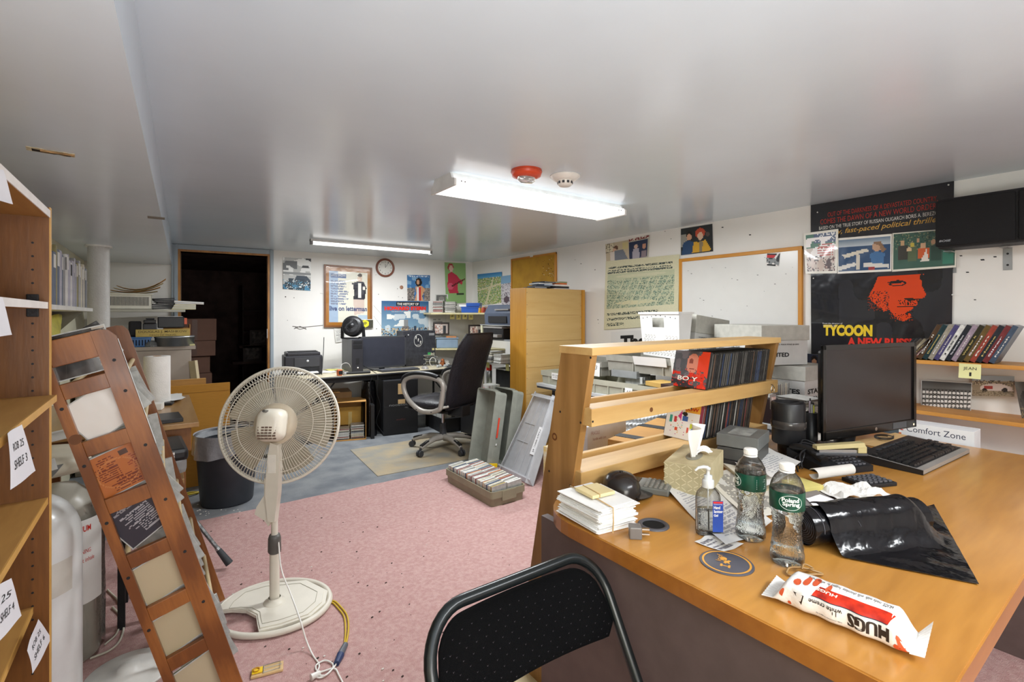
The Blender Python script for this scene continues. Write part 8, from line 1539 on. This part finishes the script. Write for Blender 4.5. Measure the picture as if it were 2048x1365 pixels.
# ================================================================= CD trays on the floor
TXs, TYs = (1.72, 2.0), (2.61, 3.24)
M_tray = mat('olive_tray_plastic', '#8f8a72', .45, var=.06); M_grt = mat('grey_tray_plastic', '#8f9288', .5, var=.08, bump=.1)
def tray(name, label, mtx, w, d, h, m, inner=None):
    t = thing(name, label, 'tray', mtx=mtx); o_ = MB(); e = .012
    def loop(x0, y0, x1, y1, z, r=.025): return [(x0+(x1-x0)/2+x, y0+(y1-y0)/2+y, z) for x, y in rrect(x1-x0, y1-y0, r, 4)]
    secs = [loop(e, e, w-e, d-e, .001), loop(e*.6, e*.6, w-e*.6, d-e*.6, h*.55), loop(0, 0, w, d, h*.58), loop(0, 0, w, d, h), loop(.006, .006, w-.006, d-.006, h), loop(e+.004, e+.004, w-e-.004, d-e-.004, .006)]
    vs = sum(secs, []); m_ = len(secs[0]); fs_ = []
    for i in range(len(secs)-1):
        for k in range(m_): k2 = (k+1) % m_; fs_.append((i*m_+k, i*m_+k2, (i+1)*m_+k2, (i+1)*m_+k))
    fs_.append(tuple(range(m_))[::-1]); fs_.append(tuple(range(5*m_, 6*m_))); o_.add(vs, fs_, 0, False); o_.build('tub', m, t)
    bx(t, 'latch_tab', m, w*.3, -.004, h*.35, w*.7, .006, h*.97); bx(t, 'latch_tab', m, w*.3, d-.006, h*.35, w*.7, d+.004, h*.97); return t
t = tray('cd_tray', 'olive plastic tray holding two rows of white CDs on the pink carpet', Matrix.Translation((1.72, 2.61, .0005)), .28, .63, .105, M_tray)
rg = random.Random(50)
for r_ in range(2):
    for i in range(28):
        c = rg.choice(['white', 'white', 'pale grey', 'cream', 'white', 'white', 'orange', 'dull red', 'blue']) if i else ('tan' if r_ == 0 else 'white')
        if c in ('orange', 'tan'): spm.setdefault(c, mat('spine_'+c, {'orange': '#b5703c', 'tan': '#9c8648'}[c], .4))
        o = objm('cd_case', cdget(c, True)); o.matrix_basis = basis(Vector((1.738+.125*r_+rg.uniform(0, .003), 2.635+i*.0205, .008+rg.uniform(0, .004))), (0, 1, .06*rg.uniform(-1, 1)), (0, -.12, .99), (.99, 0, 0)) @ Matrix.Diagonal((1.7, .90, .95, 1)); setp(o, '%s CD case, %s from front in %s row of olive tray' % (c, nth(i), ['left', 'right'][r_]), 'CD case', 'CD cases in the olive tray')
for i, (x, lab) in enumerate(((2.09, 'grey tray standing on end with its open side to the chair'), (2.24, 'second grey tray standing on end behind the first one'))):
    m_ = Matrix.Translation((x, 3.53-.03*i, .012+.0)) @ Matrix.Rotation(R(9), 4, 'Y') @ basis((0, 0, 0), (0, -1, 0), (0, 0, 1), (-1, 0, 0)) @ Matrix.Translation((0, 0, -.12))
    t = tray('cd_tray', lab, m_, .28, .63, .12, M_grt)
    if i == 0:
        bx(t, 'red_mark', mat('red_orange_mark', '#d8432a', .5), .2805, .26, .05, .2815, .42, .065, .0003); bx(t, 'yellow_tag', M_yel, .281, .02, .03, .30, .06, .10); bx(t, 'white_mark', M_paper, .2805, .20, .05, .2815, .215, .06, .0002)
BL, BRr, TLl = Vector((2.20, 3.20, .0075)), Vector((2.185, 2.77, .0085)), onx(1057, 790, 2.57)
M_clr = mat('frosted_clear_plastic', '#dfe1e4', .25, trans=.45, ior=1.1, alpha=.75); TLl = Vector((2.535, 3.16, .60)); TRr = Vector((2.52, 2.86, .60))
t = thing('clear_box', 'clear plastic lid with a handwritten label leaning beside the grey trays', 'lid', BL)  # a loose lid leaning on its edge
s = lambda u, v, d=0: (Vector((0, 0, 0))*(1-u)+(BRr-BL)*u)*(1-v)+((TLl-BL)*(1-u)+(TRr-BL)*u)*v+Vector((-.86, 0, .5))*d
b = MB(); b.grid(6, 8, lambda u, v: s(u, v), thick=Vector((.004, 0, -.002))); b.build('panel', M_clr, t)
for a_, c_ in (((0, 0), (1, 0)), ((1, 0), (1, 1)), ((1, 1), (0, 1)), ((0, 1), (0, 0))): 
    p_, q_ = s(*a_), s(*c_); b = MB(); n_ = Vector((-.86, 0, .5))*.05; i_ = (s(.5, .5)-(p_+q_)/2).normalized()*.03; b.add([p_, q_, q_+n_+i_, p_+n_+i_], [(0, 1, 2, 3)]); b.add([p_+n_+i_, q_+n_+i_, q_+n_+i_*1.4, p_+n_+i_*1.4], [(0, 1, 2, 3)]); b.build('rim', M_clr, t)
for u in (.30, .50, .70): MB().tube([s(u, .05, .002), s(u, .95, .002)], .004, 5).build('rib', M_clr, t)
for v in (.40, .62): MB().tube([s(.08, v, .004), s(.45, v, .004)], .003, 5).build('rib', M_clr, t)
s2_ = lambda u, v, d=0: s(.80-.15*(v), .62-.32*u, .010+d); objm('label', inkmesh('label', s2_, 4, 4, [('bg', '#e4e3e4')], P2), t); b = MB(); letter(b, 'LMN-BBC 6J', s2_, .1, .3, .9, .7, off=.001); b.build('handwriting', M_ink, t)
t = thing('carton', 'yellow and white carton beside the rack foot', 'carton', (2.03, 2.42, .0085), R(10)); bx(t, 'carton', mat('yellow_white_carton', '#c9a83c', .5, col2='#d8d4c8', scale=14), 0, 0, 0, .14, .10, .30); t.location = (2.24, 2.60, .0085)

# ================================================================= office chair
oc = Vector((2.13, 4.05, .0045)); t = thing('office_chair', 'black leather office chair with silver loop arms', 'chair', oc, R(23))   # its front is local +y
M_lea = mat('black_leather', '#1e1c21', .42, var=.15, bump=.35, bscale=70); M_slv = mat('silver_painted_plastic', '#a8a29a', .35, metal=.2)
for k in range(5):
    a_ = R(72*k+58-23); c_, s_ = math.cos(a_), math.sin(a_)
    b = MB(); b.tube([(c_*.03, s_*.03, .115), (c_*.12, s_*.12, .118), (c_*.23, s_*.23, .095), (c_*.30, s_*.30, .07)], [.030, .026, .021, .017], 10); b.build('base_arm', M_slv, t)
    b = MB(); b.obox((c_*.25, s_*.25, .105), (c_*.045, s_*.045, -.012), (-s_*.016, c_*.016, 0), (0, 0, .005)); b.build('foot_pad', M_blk, t)
    for d_ in (-1, 1): MB().cyl((c_*.31-s_*.006*d_, s_*.31+c_*.006*d_, .028), (c_*.31-s_*.022*d_, s_*.31+c_*.022*d_, .028), .027, n=18).build('caster_wheel', M_dk, t)
    MB().cyl((c_*.305, s_*.305, .03), (c_*.305, s_*.305, .072), .010, n=10).build('caster_stem', M_dk, t)
MB().cyl((0, 0, .09), (0, 0, .24), .033, .028, n=22).build('gas_column', M_dk, t); MB().cyl((0, 0, .24), (0, 0, .36), .014, n=16).build('piston', M_chrome, t); bx(t, 'seat_mechanism', M_blk, -.10, -.14, .345, .10, .12, .385, .01)
MB().cyl((.10, .02, .36), (.26, .06, .35), .006, n=8).build('lever', M_blk, t)
def cush(name, c, sx_, sy_, sz_, e=.5, tilt=None, m=M_lea, dents=0):
    b = MB()
    def f(u, v):
        a_ = u*2*math.pi; z_ = -math.pi/2+v*math.pi; ca = math.copysign(abs(math.cos(a_))**e, math.cos(a_)); sa = math.copysign(abs(math.sin(a_))**e, math.sin(a_)); cz = math.cos(z_)**.45 if 0 < v < 1 else 0
        return Vector((sx_*ca*cz, sy_*sa*cz, sz_*math.sin(z_)+(dents*math.sin(8*u*6.28)*math.sin(v*9) if dents else 0)))
    b.grid(36, 14, f); o = b.build(name, m, t); o.matrix_basis = Matrix.Translation(c) @ (tilt or Matrix()); return o
cush('seat', (0, .04, .44), .26, .25, .055, dents=.004)
MB().cbox(-.24, -.18, .385, .24, .26, .40, .006).build('seat_pan', M_blk, t)
# back: a tall padded shell, leaning backwards
b = MB()
def back(u, v, side):
    z = .42+.66*v; w2 = .255*(1-.10*abs(2*v-1)**3)*(1-.28*max(0, v-.86)/.14*.5) ; x = -w2+2*w2*u; yb_ = -.235-.20*v+.03*math.sin(v*3.1); yb_ -= .0
    th_ = (.055+.012*math.sin(v*16)*(1 if side > 0 else 0))*(1-abs(2*u-1)**5)*(1-abs(2*v-1)**9); return Vector((x, yb_+side*th_+.02*(2*u-1)**2*(1 if side > 0 else .6), z))
b = MB(); b.grid(22, 32, lambda u, v: back(1-u, v, 1)); b.build('back_cushion', M_lea, t); b = MB(); b.grid(22, 26, lambda u, v: back(u, v, -.75)); b.build('back_shell', M_lea, t)
b = MB(); b.tube([back(0, v/14, 0) for v in range(15)]+[back(u/14, 1, 0) for u in range(1, 15)]+[back(1, 1-v/14, 0) for v in range(1, 15)]+[back(1-u/14, 0, 0) for u in range(1, 14)], .008, 6, closed=True); b.build('seam_piping', M_lea, t)
bx(t, 'back_bracket', M_blk, -.06, -.27, .33, .06, -.10, .43, .01)
for s_ in (-1, 1):
    x = s_*.285; loop = spline([(x, -.21, .46), (x, -.23, .58), (x, -.22, .665), (x, -.10, .70), (x, .08, .70), (x, .20, .66), (x, .22, .58), (x, .16, .48), (x, .03, .405), (x, -.10, .40), (x, -.19, .43)]+[(x, -.21, .46)], 5)[:-1]
    MB().tube(loop, .022, 10, closed=True).build('arm_loop', M_slv, t)
    b = MB(); b.tube(spline([(x, -.18, .705), (x, -.08, .725), (x, .08, .725), (x, .20, .69), (x, .235, .64)]), [.016]*9+[.020]*18+[.016]*9 if False else .022, 10); b.build('arm_pad', M_blk, t)
    MB().cyl((x, .0, .40), (s_*.20, .0, .392), .014, n=10).build('arm_mount', M_slv, t); MB().cyl((x, -.2, .44), (s_*.22, -.24, .45), .012, n=10).build('arm_mount', M_slv, t)
    for yy, zz in ((.05, .41), (-.12, .402), (-.225, .6), (.2, .52)): MB().cyl((x+s_*.0215, yy, zz), (x+s_*.0235, yy, zz), .006, n=8).build('screw', M_dk, t)

# ================================================================= pieces of parts go one level deeper
bpy.context.view_layer.update()
DEEP = {'keyboard': [('key', 'case'), ('media_button', 'case')], 'telephone': [('key', 'body')], 'calculator': [('key', 'body'), ('display', 'body')], 'number_pad': [('key', 'case')],
        'pedestal_fan': [('vent_slot', 'motor_housing'), ('oscillation_knob', 'motor_housing'), ('base_groove', 'base_plate'), ('bracket_recess', 'neck_bracket')], 'monitor': [('screen', 'bezel'), ('badge', 'bezel'), ('power_light', 'bezel'), ('spec_sticker', 'bezel')],
        'ceiling_light': [('screw', 'end_cap')], 'computer_tower': [('power_button', 'front_bezel'), ('drive_bay', 'front_bezel'), ('port_panel', 'front_bezel'), ('square_sticker_ring', 'square_sticker')],
        'water_bottle': [('lettering', 'label_band'), ('label_ring', 'label_band'), ('small_print', 'label_band')], 'sanitizer_bottle': [('lettering', 'label_panel'), ('label_strip', 'label_panel')],
        'cd_rack': [('screw_hole', 'side_board'), ('screw_hole', 'stile'), ('knot', 'stile'), ('knot', 'rail')], 'plastic_crate': [('dimple', 'tub'), ('rivet_holes', 'tub')], 'basket': [('slot', 'side')], 'plastic_tray': [('slot', 'basket')],
        'office_chair': [('caster_wheel', 'caster_stem'), ('screw', 'arm_loop')], 'fax_machine': [('button', 'lid')], 'wall_clock': [('numerals', 'dial')], 'bookcase': [('pin_hole', 'side_panel')],
        'cookie_packet': [(n, 'wrapper') for n in ('red_band', 'navy_line', 'lettering', 'band_lettering', 'dot_print')], 'speaker': [('maker_badge', 'grille'), ('screw_hole', 'bracket')],
        'shelf_tag': [('handwriting', 'paper')], 'sticky_note': [('handwriting', 'note')], 'movie_poster': [('lettering', 'print')], 'framed_poster': [('lettering', 'print')], 'paper_sign': [('lettering', 'print')],
        'laser_printer': [('maker_badge', 'front_panel'), ('paper_ream', 'paper_tray')], 'smoke_detector': [('vent', 'sensor_dome')], 'tissue_box': [('herringbone_print', 'carton'), ('opening', 'carton')], 'coaster': [('ring_print', 'board'), ('emblem_print', 'board')],
        'usb_charger': [('prong', 'body')], 'bubble_wrap': [('bubble', 'film')], 'cd_bin': [('handwriting', 'paper_tag')], 'heater_carton': [('lettering', 'front_print'), ('logo_swirl', 'front_print')], 'name_plate': [('lettering', 'plate')]}
base = lambda n: n.rsplit('.', 1)[0] if n[-3:].isdigit() and '.' in n else n
def mid(o): return o.matrix_basis @ (sum((Vector(c) for c in o.bound_box), Vector())/8)
for root in [o for o in bpy.data.objects if o.parent is None and base(o.name) in DEEP]:
    kids = list(root.children)
    for cn, pn in DEEP[base(root.name)]:
        ps = [k for k in kids if base(k.name) == pn]
        if not ps: continue
        pc = [(p, mid(p)) for p in ps]
        for k in kids:
            if base(k.name) == cn and k.parent == root:
                m_ = mid(k); p = min(pc, key=lambda a: (a[1]-m_).length)[0]
                k.parent = p; k.matrix_parent_inverse = p.matrix_basis.inverted()
